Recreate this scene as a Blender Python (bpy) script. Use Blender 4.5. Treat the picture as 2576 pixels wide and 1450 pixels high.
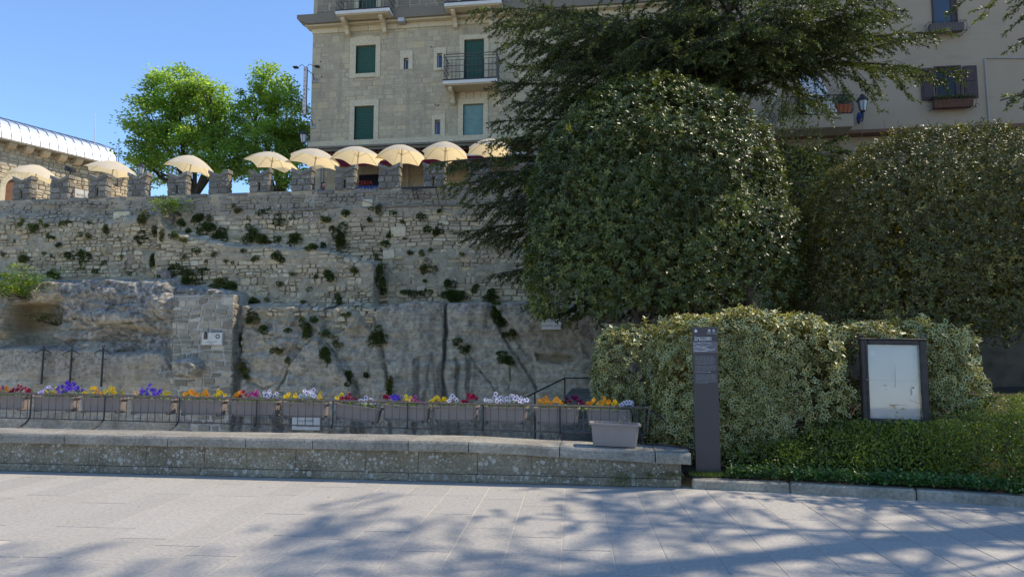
import bpy, bmesh, math, random
import numpy as np
from mathutils import Vector, Matrix, Euler
SC = bpy.context.scene
for _o in list(bpy.data.objects):
    bpy.data.objects.remove(_o)
COL = SC.collection
R = math.radians
EYE, YAW, PITCH, LENS = 1.65, 7.5, 5.3, 24.0
# ------------------------------------------------------------------ camera
cam_d = bpy.data.cameras.new('camera')
cam = bpy.data.objects.new('camera', cam_d)
COL.objects.link(cam)
cam_d.lens, cam_d.sensor_width, cam_d.sensor_fit = LENS, 36.0, 'HORIZONTAL'
cam_d.clip_start, cam_d.clip_end = 0.1, 2000.0
cam.location = (0, 0, EYE)
cam.rotation_euler = (R(90 + PITCH), 0, R(YAW))
SC.camera = cam
# ------------------------------------------------------------------ sky, sun, exposure
SUN = Vector((0.72, 0.33, 1.0)).normalized()
w = bpy.data.worlds.new('World')
SC.world = w
w.use_nodes = True
_nt = w.node_tree
_nt.nodes.clear()
_sky = _nt.nodes.new('ShaderNodeTexSky')
_sky.sky_type = 'NISHITA'
_sky.sun_disc = False
_sky.sun_elevation = math.asin(SUN.z)
_sky.sun_rotation = math.atan2(SUN.x, SUN.y)
_sky.altitude = 0.0
_sky.air_density = 1.0
_sky.dust_density = 0.0
_sky.ozone_density = 10.0
_bg = _nt.nodes.new('ShaderNodeBackground')
_bg.inputs[1].default_value = 0.15
_wo = _nt.nodes.new('ShaderNodeOutputWorld')
_nt.links.new(_sky.outputs[0], _bg.inputs[0])
_nt.links.new(_bg.outputs[0], _wo.inputs[0])
_sd = bpy.data.lights.new('sun', 'SUN')
_sd.energy, _sd.angle, _sd.color = 2.8, R(0.53), (1.0, 0.94, 0.84)
sun = bpy.data.objects.new('sun', _sd)
COL.objects.link(sun)
sun.rotation_euler = SUN.to_track_quat('Z', 'Y').to_euler()
sun.location = (10, 10, 40)
SC.view_settings.view_transform = 'Standard'
SC.view_settings.look = 'None'
SC.view_settings.gamma = 1.0
SC.view_settings.use_curve_mapping = False
SC.view_settings.exposure = 0.94
SC.view_settings.use_white_balance = True
SC.view_settings.white_balance_temperature = 7350
SC.view_settings.white_balance_tint = 11
SC.render.engine = 'CYCLES'
SC.cycles.max_bounces = 8
SC.cycles.diffuse_bounces = 4
SC.cycles.glossy_bounces = 3
SC.cycles.transmission_bounces = 5
SC.cycles.transparent_max_bounces = 8
SC.cycles.sample_clamp_indirect = 6.0
SC.cycles.use_denoising = True
# ------------------------------------------------------------------ helpers
rng = np.random.default_rng(7)
random.seed(7)
FPX, CX, CY = LENS / 36.0 * 2575.0, 1287.5, 725.0     # the photograph measured at 2575 x 1450
EYEP = np.array([0, 0, EYE])
_cp, _sp, _ct, _st = math.cos(R(PITCH)), math.sin(R(PITCH)), math.cos(R(YAW)), math.sin(R(YAW))


def ray(x, y):
    a, b, c = (x - CX) / FPX, 1.0, -(y - CY) / FPX
    b, c = b * _cp - c * _sp, b * _sp + c * _cp
    return np.array([a * _ct - b * _st, a * _st + b * _ct, c])


def D(x, y, Y):
    """world point of a measured place on the upright plane at distance Y"""
    r = ray(x, y)
    return EYEP + r * (Y / r[1])


def G(x, y, z=0.0):
    """world point of a measured place on the level plane at height z"""
    r = ray(x, y)
    return EYEP + r * ((z - EYE) / r[2])


def toscreen(P):
    P = np.atleast_2d(P) - EYEP
    a = P[:, 0] * _ct + P[:, 1] * _st
    b = -P[:, 0] * _st + P[:, 1] * _ct
    c = P[:, 2]
    b, c = b * _cp + c * _sp, -b * _sp + c * _cp
    return np.stack([CX + FPX * a / b, CY - FPX * c / b, b], 1)


def fast_mesh(name, V, F):
    V = np.asarray(V, dtype=np.float32)
    me = bpy.data.meshes.new(name)
    if isinstance(F, np.ndarray):
        k = F.shape[1]
        me.vertices.add(len(V))
        me.vertices.foreach_set('co', V.ravel())
        me.loops.add(F.size)
        me.loops.foreach_set('vertex_index', F.ravel().astype(np.int32))
        me.polygons.add(len(F))
        me.polygons.foreach_set('loop_start', np.arange(0, F.size, k, dtype=np.int32))
        me.update(calc_edges=True)
    else:
        me.from_pydata([tuple(v) for v in V.tolist()], [], F)
        me.update()
    return me


def add_attr(me, name, vals):
    a = me.attributes.new(name, 'FLOAT', 'POINT')
    a.data.foreach_set('value', np.asarray(vals, dtype=np.float32))


def chain(o):
    m = o.matrix_basis.copy()
    return m if o.parent is None else chain(o.parent) @ o.matrix_parent_inverse @ m


def link(name, me, mat=None, parent=None, loc=None, smooth=False):
    o = bpy.data.objects.new(name, me)
    COL.objects.link(o)
    if mat is not None and me is not None and len(me.materials) == 0:
        me.materials.append(mat)
    if loc is not None:
        o.location = loc
    if parent is not None:
        o.parent = parent
        o.matrix_parent_inverse = chain(parent).inverted()
    if smooth and me is not None:
        me.polygons.foreach_set('use_smooth', np.ones(len(me.polygons), dtype=bool))
    return o


def tag(o, label=None, cat=None, group=None, kind=None):
    if label:
        o['label'] = label
    if cat:
        o['category'] = cat
    if group:
        o['group'] = group
    if kind:
        o['kind'] = kind
    return o


def thing(name, loc, label, cat, group=None, rz=0.0):
    o = bpy.data.objects.new(name, None)
    COL.objects.link(o)
    o.location = loc
    o.rotation_euler = (0, 0, rz)
    o.empty_display_size = 0.2
    return tag(o, label, cat, group)


class MB:
    """collects shapes of ONE part"""

    def __init__(self):
        self.V, self.F = [], []

    def add(self, V, F):
        n = len(self.V)
        self.V += [tuple(map(float, v)) for v in V]
        self.F += [tuple(int(i) + n for i in f) for f in F]
        return self

    def box(self, a, b, M=None):
        x0, y0, z0 = a
        x1, y1, z1 = b
        V = [(x0, y0, z0), (x1, y0, z0), (x1, y1, z0), (x0, y1, z0), (x0, y0, z1), (x1, y0, z1), (x1, y1, z1), (x0, y1, z1)]
        if M is not None:
            V = [tuple(M @ Vector(v)) for v in V]
        return self.add(V, [(0, 3, 2, 1), (4, 5, 6, 7), (0, 1, 5, 4), (1, 2, 6, 5), (2, 3, 7, 6), (3, 0, 4, 7)])

    def bbox(self, a, b, c=0.01, M=None):
        """box with chamfered edges"""
        a, b = np.array(a, float), np.array(b, float)
        c = min(c, 0.45 * float((b - a).min()))
        V, idx = [], {}
        for sx in (0, 1):
            for sy in (0, 1):
                for sz in (0, 1):
                    p = np.array([[a, b][s][i] for i, s in enumerate((sx, sy, sz))])
                    d = np.array([c if s == 0 else -c for s in (sx, sy, sz)])
                    for k in range(3):
                        q = p + d
                        q[k] = p[k]
                        idx[(sx, sy, sz, k)] = len(V)
                        V.append(q)
        F = []
        for k in range(3):
            i, j = [t for t in range(3) if t != k]
            for s in (0, 1):
                ring = []
                for u, v in ((0, 0), (1, 0), (1, 1), (0, 1)):
                    t = [0, 0, 0]
                    t[k], t[i], t[j] = s, u, v
                    ring.append(idx[(*t, k)])
                F.append(ring)
            for u in (0, 1):
                for v in (0, 1):
                    t0, t1 = [0, 0, 0], [0, 0, 0]
                    t0[k], t1[k] = 0, 1
                    t0[i] = t1[i] = u
                    t0[j] = t1[j] = v
                    F.append([idx[(*t0, i)], idx[(*t1, i)], idx[(*t1, j)], idx[(*t0, j)]])
        for sx in (0, 1):
            for sy in (0, 1):
                for sz in (0, 1):
                    F.append([idx[(sx, sy, sz, k)] for k in range(3)])
        if M is not None:
            V = [tuple(M @ Vector(v)) for v in V]
        return self.add(V, F)

    def tube(self, pts, r, n=6, cap=True):
        pts = [Vector(p) for p in pts]
        rs = r if isinstance(r, (list, tuple, np.ndarray)) else [r] * len(pts)
        V, F = [], []
        up = None
        for i, p in enumerate(pts):
            t = (pts[min(i + 1, len(pts) - 1)] - pts[max(i - 1, 0)])
            t = t.normalized() if t.length > 1e-9 else Vector((0, 0, 1))
            if up is None:
                up = t.orthogonal().normalized()
            up = (up - t * up.dot(t))
            up = up.normalized() if up.length > 1e-6 else t.orthogonal().normalized()
            s = t.cross(up)
            for k in range(n):
                a = 2 * math.pi * k / n
                V.append(p + (up * math.cos(a) + s * math.sin(a)) * rs[i])
        for i in range(len(pts) - 1):
            for k in range(n):
                k2 = (k + 1) % n
                F.append((i * n + k, i * n + k2, (i + 1) * n + k2, (i + 1) * n + k))
        if cap:
            F.append(tuple(range(n))[::-1])
            F.append(tuple((len(pts) - 1) * n + k for k in range(n)))
        return self.add(V, F)

    def prism(self, poly, y0, y1, M=None):
        """outline in x,z pushed from y0 to y1"""
        n = len(poly)
        V = [(x, y0, z) for x, z in poly] + [(x, y1, z) for x, z in poly]
        if M is not None:
            V = [tuple(M @ Vector(v)) for v in V]
        F = [tuple(range(n)), tuple(range(2 * n - 1, n - 1, -1))]
        F += [(i, i + n, (i + 1) % n + n, (i + 1) % n) for i in range(n)]
        return self.add(V, F)

    def lathe(self, prof, n=12, at=(0, 0, 0)):
        V, F = [], []
        for r, z in prof:
            for k in range(n):
                a = 2 * math.pi * (k + 0.5) / n
                V.append((at[0] + r * math.cos(a), at[1] + r * math.sin(a), at[2] + z))
        for i in range(len(prof) - 1):
            for k in range(n):
                k2 = (k + 1) % n
                F.append((i * n + k, i * n + k2, (i + 1) * n + k2, (i + 1) * n + k))
        F.append(tuple(range(n))[::-1])
        F.append(tuple((len(prof) - 1) * n + k for k in range(n)))
        return self.add(V, F)

    def build(self, name, mat, parent=None, loc=None, smooth=False, fix=True):
        """loc: the object's origin; the shapes are given in the place's own coordinates"""
        V = np.array(self.V, dtype=float)
        if loc is not None:
            V = V - np.array(loc)
        me = bpy.data.meshes.new(name)
        me.from_pydata([tuple(v) for v in V], [], self.F)
        me.update()
        if fix:
            bm = bmesh.new()
            bm.from_mesh(me)
            bmesh.ops.recalc_face_normals(bm, faces=bm.faces)
            bm.to_mesh(me)
            bm.free()
        return link(name, me, mat, parent, loc, smooth)


def text_mesh(s, size, name='lettering', align='LEFT', extrude=0.0):
    cu = bpy.data.curves.new(name, 'FONT')
    cu.body, cu.size, cu.align_x, cu.extrude = s, size, align, extrude
    cu.resolution_u = 2
    o = bpy.data.objects.new(name, cu)
    me = bpy.data.meshes.new_from_object(o)
    bpy.data.objects.remove(o)
    bpy.data.curves.remove(cu)
    me.name = name
    return me


def lettering(s, size, mat, parent, loc, rot=(R(90), 0, 0), align='LEFT', name='lettering', sx=1.0):
    o = link(name, text_mesh(s, size, name, align), mat, parent, loc)
    o.rotation_euler = rot
    o.scale = (sx, 1, 1)
    return o


# noise ---------------------------------------------------------------
def _hash(i, j, k, seed):
    h = (i.astype(np.int64) * 374761393 + j.astype(np.int64) * 668265263 + k.astype(np.int64) * 2147483647 + seed * 974634777) & 0xFFFFFFFF
    h = ((h ^ (h >> 13)) * 1274126177) & 0xFFFFFFFF
    h = ((h ^ (h >> 16)) * 2246822519) & 0xFFFFFFFF
    return (h ^ (h >> 15)).astype(np.float64) / 4294967295.0


def vnoise(x, y, z=0.0, seed=0):
    x, y, z = np.broadcast_arrays(np.asarray(x, float), np.asarray(y, float), np.asarray(z, float))
    xi, yi, zi = np.floor(x), np.floor(y), np.floor(z)
    fx, fy, fz = x - xi, y - yi, z - zi
    fx, fy, fz = [t * t * (3 - 2 * t) for t in (fx, fy, fz)]
    out = 0
    for a in (0, 1):
        for b in (0, 1):
            for c in (0, 1):
                out = out + _hash(xi + a, yi + b, zi + c, seed) * (fx if a else 1 - fx) * (fy if b else 1 - fy) * (fz if c else 1 - fz)
    return out * 2 - 1


def fbm(x, y, z=0.0, oct=4, seed=0, gain=0.5):
    s, a, t = 0, 1.0, 0
    for o in range(oct):
        s = s + a * vnoise(np.asarray(x) * 2 ** o, np.asarray(y) * 2 ** o, np.asarray(z) * 2 ** o, seed + o * 17)
        t += a
        a *= gain
    return s / t


def smooth01(x):
    x = np.clip(x, 0, 1)
    return x * x * (3 - 2 * x)


def sdist(px, pz, poly):
    """signed distance to a closed outline, positive inside"""
    poly = np.asarray(poly, float)
    d = np.full(px.shape, 1e9)
    ins = np.zeros(px.shape, bool)
    n = len(poly)
    for i in range(n):
        a, b = poly[i], poly[(i + 1) % n]
        e = b - a
        t = np.clip(((px - a[0]) * e[0] + (pz - a[1]) * e[1]) / (e @ e + 1e-12), 0, 1)
        d = np.minimum(d, (px - a[0] - t * e[0]) ** 2 + (pz - a[1] - t * e[1]) ** 2)
        if a[1] != b[1]:
            c = ((a[1] > pz) != (b[1] > pz)) & (px < (b[0] - a[0]) * (pz - a[1]) / (b[1] - a[1]) + a[0])
            ins ^= c
    d = np.sqrt(d)
    return np.where(ins, d, -d)


def ldist(px, pz, line):
    line = np.asarray(line, float)
    d = np.full(px.shape, 1e9)
    for i in range(len(line) - 1):
        a, b = line[i], line[i + 1]
        e = b - a
        t = np.clip(((px - a[0]) * e[0] + (pz - a[1]) * e[1]) / (e @ e + 1e-12), 0, 1)
        d = np.minimum(d, (px - a[0] - t * e[0]) ** 2 + (pz - a[1] - t * e[1]) ** 2)
    return np.sqrt(d)


# laid stones ---------------------------------------------------------
def courses(x0, x1, z0, z1, hr, wr, split=0.15, seed=1):
    g = np.random.default_rng(seed)
    out, z = [], z0
    while z < z1 - 0.03:
        h = min(g.uniform(*hr), z1 - z)
        if z1 - z - h < hr[0] * 0.6:
            h = z1 - z
        x = x0 - g.uniform(0, wr[0])
        while x < x1:
            ww = g.uniform(*wr)
            xa, xb = max(x, x0), min(x + ww, x1)
            if x1 - xb < wr[0] * 0.35:
                xb = x1
            if xb - xa > 0.04:
                if g.random() < split and h > 0.13:
                    f = g.uniform(0.35, 0.65)
                    out += [(xa, xb, z, z + h * f), (xa, xb, z + h * f, z + h)]
                else:
                    out.append((xa, xb, z, z + h))
            x = x + ww if xb < x1 else x1
        z += h
    return out


def stone_shape(r, gap, jit, warp, g, surf, proud, back=0.04):
    """one dressed or rough stone: outline, raised face; surf(x,z) gives the wall's depth"""
    xa, xb, za, zb = r
    xa, xb, za, zb = xa + gap, xb - gap, za + gap, zb - gap
    if xb - xa < 0.02 or zb - za < 0.02:
        return None
    w_, h_ = xb - xa, zb - za
    c = min(w_, h_) * 0.14 if jit > 0.02 else min(w_, h_) * 0.06
    P = np.array([(xa + c, za), (xb - c, za), (xb, za + c), (xb, zb - c), (xb - c, zb), (xa + c, zb), (xa, zb - c), (xa, za + c)])
    P = P + g.uniform(-1, 1, P.shape) * jit * min(w_, h_)
    if warp > 0:
        P[:, 1] += warp * vnoise(P[:, 0] * 1.3, P[:, 1] * 1.7, 3.0, 5)
        P[:, 0] += 0.7 * warp * vnoise(P[:, 0] * 1.5, P[:, 1] * 1.2, 9.0, 6)
    C = P.mean(0)
    k = 0.86 if jit > 0.02 else 1 - 0.03 / max(0.08, min(w_, h_))
    Q = C + (P - C) * k
    pr = proud * g.uniform(0.5, 1.4)
    ys0 = surf(P[:, 0], P[:, 1])
    ysc = surf(np.array([C[0]]), np.array([C[1]]))[0]
    V = np.concatenate([
        np.stack([P[:, 0], ys0 + back, P[:, 1]], 1),
        np.stack([Q[:, 0], 0.5 * (surf(Q[:, 0], Q[:, 1]) + ysc) - pr * g.uniform(0.75, 1.1, 8), Q[:, 1]], 1),
        [[C[0], ysc - pr * g.uniform(0.95, 1.25), C[1]]]])
    F = [(i, (i + 1) % 8, 8 + (i + 1) % 8, 8 + i) for i in range(8)] + [(8 + i, 8 + (i + 1) % 8, 16) for i in range(8)]
    return V, F, w_ * h_, C


def lay_stones(stones, name, mat, parent, most=300, vis=None, stuff_name='far_stones'):
    """the largest become parts of their own; what is past the limit one part of kind stuff"""
    stones = [s for s in stones if s is not None]
    rank = sorted(range(len(stones)), key=lambda i: -(stones[i][2] * (1.0 if vis is None else vis(stones[i][3]))))
    own, rest = rank[:most], rank[most:]
    for i in own:
        V, F, a, C = stones[i][:4]
        c = V.mean(0)
        me = fast_mesh(name, V - c, F)
        add_attr(me, 'tone', np.full(len(V), stones[i][4] if len(stones[i]) > 4 else rng.random()))
        link(name, me, mat, parent, c)
    if rest:
        V, F, t, n = [], [], [], 0
        for i in rest:
            V.append(stones[i][0])
            F += [tuple(j + n for j in f) for f in stones[i][1]]
            n += len(stones[i][0])
            t.append(np.full(len(stones[i][0]), rng.random()))
        me = fast_mesh(stuff_name, np.concatenate(V), F)
        add_attr(me, 'tone', np.concatenate(t))
        tag(link(stuff_name, me, mat, parent), kind='stuff')


# leaves --------------------------------------------------------------
def unit(v):
    return v / np.maximum(np.linalg.norm(v, axis=-1, keepdims=True), 1e-9)


def rand_dirs(n, g=rng):
    return unit(g.normal(size=(n, 3)))


def leaf_arrays(P, axis, normal, L, W, fold=0.18, centre=False):
    """leaf blades at P pointing along axis; returns vertices, triangles and the rim value of every vertex"""
    n = len(P)
    axis = unit(axis)
    side = unit(np.cross(axis, normal))
    nor = np.cross(side, axis)
    L = np.broadcast_to(np.asarray(L, float), (n,))[:, None]
    W = np.broadcast_to(np.asarray(W, float), (n,))[:, None]
    b, t = P, P + axis * L
    m = P + axis * L * 0.45
    l = m - side * W * 0.5 + nor * W * fold
    r = m + side * W * 0.5 + nor * W * fold
    if not centre:
        V = np.stack([b, r, t, l], 1).reshape(-1, 3)
        base = (np.arange(n) * 4)[:, None]
        F = np.concatenate([base + [0, 1, 2], base + [0, 2, 3]], 1).reshape(-1, 3)
        return V, F, np.tile([0, 1, 0, 1], n)
    V = np.stack([b, r, t, l, m], 1).reshape(-1, 3)
    base = (np.arange(n) * 5)[:, None]
    F = np.concatenate([base + [0, 1, 4], base + [1, 2, 4], base + [2, 3, 4], base + [3, 0, 4]], 1).reshape(-1, 3)
    return V, F, np.tile([1, 1, 1, 1, 0], n)


def leaf_object(name, P, axis, normal, L, W, mat, parent=None, loc=None, tone=None, centre=False, fold=0.18):
    o = np.zeros(3) if loc is None else np.asarray(loc, float)
    V, F, rim = leaf_arrays(P - o, axis, normal, L, W, fold, centre)
    me = fast_mesh(name, V, F)
    k = 5 if centre else 4
    add_attr(me, 'tone', np.repeat(rng.random(len(P)) if tone is None else tone, k))
    if centre:
        add_attr(me, 'rim', rim)
    return link(name, me, mat, parent, loc)
# ------------------------------------------------------------------ materials
class NG:
    def __init__(self, name):
        self.m = bpy.data.materials.new(name)
        self.m.use_nodes = True
        self.t = self.m.node_tree
        self.t.nodes.clear()
        self.out = self.t.nodes.new('ShaderNodeOutputMaterial')
        self._pos = None

    def node(self, typ, **kw):
        n = self.t.nodes.new(typ)
        for k, v in kw.items():
            setattr(n, k, v)
        return n

    def put(self, sock, v):
        if isinstance(v, bpy.types.NodeSocket):
            self.t.links.new(v, sock)
        elif isinstance(v, (tuple, list)) and sock.type == 'RGBA':
            sock.default_value = (*v[:3], 1.0)
        else:
            sock.default_value = v
        return self

    @property
    def pos(self):
        if self._pos is None:
            self._pos = self.node('ShaderNodeNewGeometry').outputs['Position']
        return self._pos

    def scaled(self, s, rot=(0, 0, 0)):
        m = self.node('ShaderNodeMapping')
        self.put(m.inputs['Vector'], self.pos)
        m.inputs['Scale'].default_value = s
        m.inputs['Rotation'].default_value = rot
        return m.outputs[0]

    def noise(self, scale, detail=4.0, rough=0.55, vec=None, dist=0.0):
        n = self.node('ShaderNodeTexNoise')
        self.put(n.inputs['Vector'], vec if vec is not None else self.pos)
        n.inputs['Scale'].default_value = scale
        n.inputs['Detail'].default_value = detail
        n.inputs['Roughness'].default_value = rough
        n.inputs['Distortion'].default_value = dist
        return n.outputs[0]

    def vor(self, scale, vec=None, feature='F1', rnd=1.0):
        n = self.node('ShaderNodeTexVoronoi', feature=feature)
        self.put(n.inputs['Vector'], vec if vec is not None else self.pos)
        n.inputs['Scale'].default_value = scale
        n.inputs['Randomness'].default_value = rnd
        return n

    def ramp(self, fac, stops, mode='LINEAR'):
        n = self.node('ShaderNodeValToRGB')
        n.color_ramp.interpolation = mode
        e = n.color_ramp.elements
        while len(e) < len(stops):
            e.new(0.5)
        for i, (p, c) in enumerate(stops):
            e[i].position = p
            e[i].color = (*c, 1.0) if isinstance(c, (tuple, list)) else (c, c, c, 1.0)
        self.put(n.inputs[0], fac)
        return n.outputs[0]

    def mix(self, fac, a, b, mode='MIX'):
        n = self.node('ShaderNodeMix', data_type='RGBA', blend_type=mode)
        self.put(n.inputs[0], fac).put(n.inputs[6], a).put(n.inputs[7], b)
        return n.outputs[2]

    def math(self, op, a, b=0.0, clamp=False):
        n = self.node('ShaderNodeMath', operation=op, use_clamp=clamp)
        self.put(n.inputs[0], a).put(n.inputs[1], b)
        return n.outputs[0]

    def maprange(self, v, a, b, c=0.0, d=1.0):
        n = self.node('ShaderNodeMapRange')
        n.clamp = True
        self.put(n.inputs[0], v)
        for i, q in enumerate((a, b, c, d)):
            n.inputs[i + 1].default_value = q
        return n.outputs[0]

    def attr(self, name):
        return self.node('ShaderNodeAttribute', attribute_name=name).outputs['Fac']

    def rand(self):
        return self.node('ShaderNodeObjectInfo').outputs['Random']

    def xyz(self):
        n = self.node('ShaderNodeSeparateXYZ')
        self.put(n.inputs[0], self.pos)
        return n.outputs

    def bump(self, h, strength=0.5, dist=0.02, prev=None):
        n = self.node('ShaderNodeBump')
        n.inputs['Strength'].default_value = strength
        n.inputs['Distance'].default_value = dist
        self.put(n.inputs['Height'], h)
        if prev is not None:
            self.put(n.inputs['Normal'], prev)
        return n.outputs[0]

    def done(self, col, rough=0.85, normal=None, spec=0.3, metal=0.0, **kw):
        b = self.node('ShaderNodeBsdfPrincipled')
        self.put(b.inputs['Base Color'], col).put(b.inputs['Roughness'], rough).put(b.inputs['Specular IOR Level'], spec)
        b.inputs['Metallic'].default_value = metal
        for k, v in kw.items():
            self.put(b.inputs[k], v)
        if normal is not None:
            self.put(b.inputs['Normal'], normal)
        self.t.links.new(b.outputs[0], self.out.inputs[0])
        self.b = b
        return self.m


def plain(name, col, rough=0.6, spec=0.4, metal=0.0, var=0.12, scale=9.0, bump=0.0):
    g = NG(name)
    n = g.noise(scale, 5)
    c = g.mix(g.ramp(n, [(0.3, 0.0), (0.7, 1.0)]), tuple(x * (1 - var) for x in col), tuple(min(1, x * (1 + var)) for x in col))
    nm = g.bump(g.noise(scale * 6, 3), bump, 0.01) if bump else None
    return g.done(c, g.maprange(n, 0.3, 0.7, rough * 0.9, min(1, rough * 1.1)), nm, spec, metal)


def leafmat(name, stops, trans=0.3, rough=0.4, spec=0.5, rim=None, tcol=None):
    g = NG(name)
    col = g.ramp(g.attr('tone'), stops)
    big = g.noise(0.9, 2)
    col = g.mix(1.0, col, g.ramp(big, [(0.3, 0.72), (0.7, 1.2)]), 'MULTIPLY')
    if rim:
        col = g.mix(g.ramp(g.attr('rim'), [(0.64, 0.0), (0.76, 1.0)]), col, g.mix(g.attr('tone'), rim[0], rim[1]))
    b = g.node('ShaderNodeBsdfPrincipled')
    g.put(b.inputs['Base Color'], col).put(b.inputs['Roughness'], rough).put(b.inputs['Specular IOR Level'], spec)
    t = g.node('ShaderNodeBsdfTranslucent')
    g.put(t.inputs[0], g.mix(1.0, col, tcol or (1.5, 1.6, 0.6), 'MULTIPLY'))
    x = g.node('ShaderNodeMixShader')
    x.inputs[0].default_value = trans
    g.t.links.new(b.outputs[0], x.inputs[1])
    g.t.links.new(t.outputs[0], x.inputs[2])
    g.t.links.new(x.outputs[0], g.out.inputs[0])
    return g.m


def lichen_spots(g, col, scale, thr, colour, amount_noise=None):
    v = g.vor(scale)
    size = g.math('MULTIPLY', v.outputs['Color'], 1.0)
    f = g.math('LESS_THAN', v.outputs['Distance'], g.math('MULTIPLY', size, thr))
    if amount_noise is not None:
        f = g.math('MULTIPLY', f, amount_noise)
    return g.mix(f, col, colour)


MT = {}


def stone_mat(name, stops, lichen=0.0, bump=0.6, topdark=None, grime=0.5, yellow=0.0, streak=0.0):
    g = NG(name)
    col = g.ramp(g.attr('tone'), stops)
    n1 = g.noise(2.2, 5, 0.6)
    n2 = g.noise(17.0, 6, 0.65)
    n3 = g.noise(70.0, 3, 0.6)
    col = g.mix(1.0, col, g.ramp(n2, [(0.28, 0.74), (0.72, 1.2)]), 'MULTIPLY')
    col = g.mix(g.math('MULTIPLY', g.ramp(n1, [(0.42, 0.0), (0.66, 1.0)]), grime), col, (0.19, 0.17, 0.135))
    if streak:
        st = g.noise(1.0, 5, 0.65, g.scaled((2.6, 2.6, 0.22)))
        col = g.mix(g.math('MULTIPLY', g.ramp(st, [(0.50, 0), (0.66, 1)]), streak), col, (0.17, 0.155, 0.125))
    if yellow:
        col = g.mix(g.math('MULTIPLY', g.ramp(g.noise(1.1, 3), [(0.5, 0), (0.68, 1)]), yellow), col, (0.40, 0.30, 0.15))
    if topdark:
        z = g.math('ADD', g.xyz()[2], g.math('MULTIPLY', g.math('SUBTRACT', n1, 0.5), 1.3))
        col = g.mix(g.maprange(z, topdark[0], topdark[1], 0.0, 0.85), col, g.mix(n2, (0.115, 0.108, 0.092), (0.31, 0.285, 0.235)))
    if lichen:
        msk = g.ramp(g.noise(1.7, 3), [(0.42, 0.0), (0.6, 1.0)])
        col = lichen_spots(g, col, 14.0, lichen, (0.58, 0.56, 0.48), msk)
        col = lichen_spots(g, col, 31.0, lichen * 0.9, (0.56, 0.54, 0.47), msk)
    h = g.math('ADD', g.math('MULTIPLY', n2, 0.7), g.math('MULTIPLY', n3, 0.3))
    return g.done(col, 0.9, g.bump(h, bump, 0.03), 0.2)


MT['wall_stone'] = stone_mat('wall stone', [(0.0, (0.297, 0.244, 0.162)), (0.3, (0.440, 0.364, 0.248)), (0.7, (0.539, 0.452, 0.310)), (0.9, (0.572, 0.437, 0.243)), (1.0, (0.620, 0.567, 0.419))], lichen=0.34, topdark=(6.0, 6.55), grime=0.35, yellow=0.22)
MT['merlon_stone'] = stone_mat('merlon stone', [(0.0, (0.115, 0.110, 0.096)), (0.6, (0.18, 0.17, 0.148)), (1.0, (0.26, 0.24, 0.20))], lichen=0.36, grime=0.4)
MT['pillar_stone'] = stone_mat('pillar stone', [(0.0, (0.20, 0.18, 0.14)), (0.6, (0.33, 0.295, 0.23)), (0.9, (0.42, 0.355, 0.26)), (1.0, (0.52, 0.48, 0.39))], lichen=0.2, grime=0.35)
MT['facade_stone'] = stone_mat('facade stone', [(0.0, (0.421, 0.353, 0.235)), (0.6, (0.491, 0.420, 0.284)), (0.85, (0.526, 0.448, 0.294)), (1.0, (0.585, 0.470, 0.279))], grime=0.18, bump=0.5, streak=0.42)
MT['facade_upper'] = stone_mat('upper storey stone', [(0.0, (0.216, 0.186, 0.138)), (1.0, (0.331, 0.277, 0.194))], grime=0.4, bump=0.5)
MT['rustic_stone'] = stone_mat('rusticated stone', [(0.0, (0.428, 0.355, 0.247)), (0.6, (0.541, 0.455, 0.328)), (1.0, (0.612, 0.500, 0.342))], grime=0.2, bump=0.8)


def mortar(name, c0, c1):
    g = NG(name)
    n = g.noise(9, 6, 0.65)
    col = g.mix(n, c0, c1)
    col = g.mix(g.math('MULTIPLY', g.ramp(g.noise(1.6, 4), [(0.4, 0), (0.65, 1)]), 0.4), col, (0.17, 0.155, 0.125))
    return g.done(col, 0.95, g.bump(n, 0.8, 0.03), 0.15)


MT['shaded_rock'] = plain('shaded brown rock', (0.10, 0.082, 0.060), 0.95, 0.1, var=0.4, scale=2.5, bump=0.6)  # the deep shade behind the trees is mixed into this brown
MT['shaded_terracotta'] = plain('terracotta darkened for shade', (0.15, 0.070, 0.045), 0.85, 0.15, var=0.3, scale=14)  # darker copy of the terracotta, with the shade put into its colour
MT['dark_reflection_glass'] = plain('window glass with dark reflection', (0.015, 0.018, 0.022), 0.30, 0.3, var=0.3)  # darker, duller copy of the window glass standing in for a dark reflection
MT['wall_mortar'] = mortar('wall mortar', (0.264, 0.224, 0.158), (0.506, 0.437, 0.315))
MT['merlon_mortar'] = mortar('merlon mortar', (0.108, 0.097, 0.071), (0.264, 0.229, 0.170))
MT['pillar_mortar'] = mortar('pillar mortar', (0.34, 0.325, 0.285), (0.54, 0.52, 0.46))
MT['facade_mortar'] = mortar('facade mortar', (0.398, 0.336, 0.230), (0.491, 0.420, 0.294))
MT['rustic_mortar'] = mortar('rusticated mortar', (0.367, 0.310, 0.218), (0.490, 0.415, 0.304))

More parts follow.
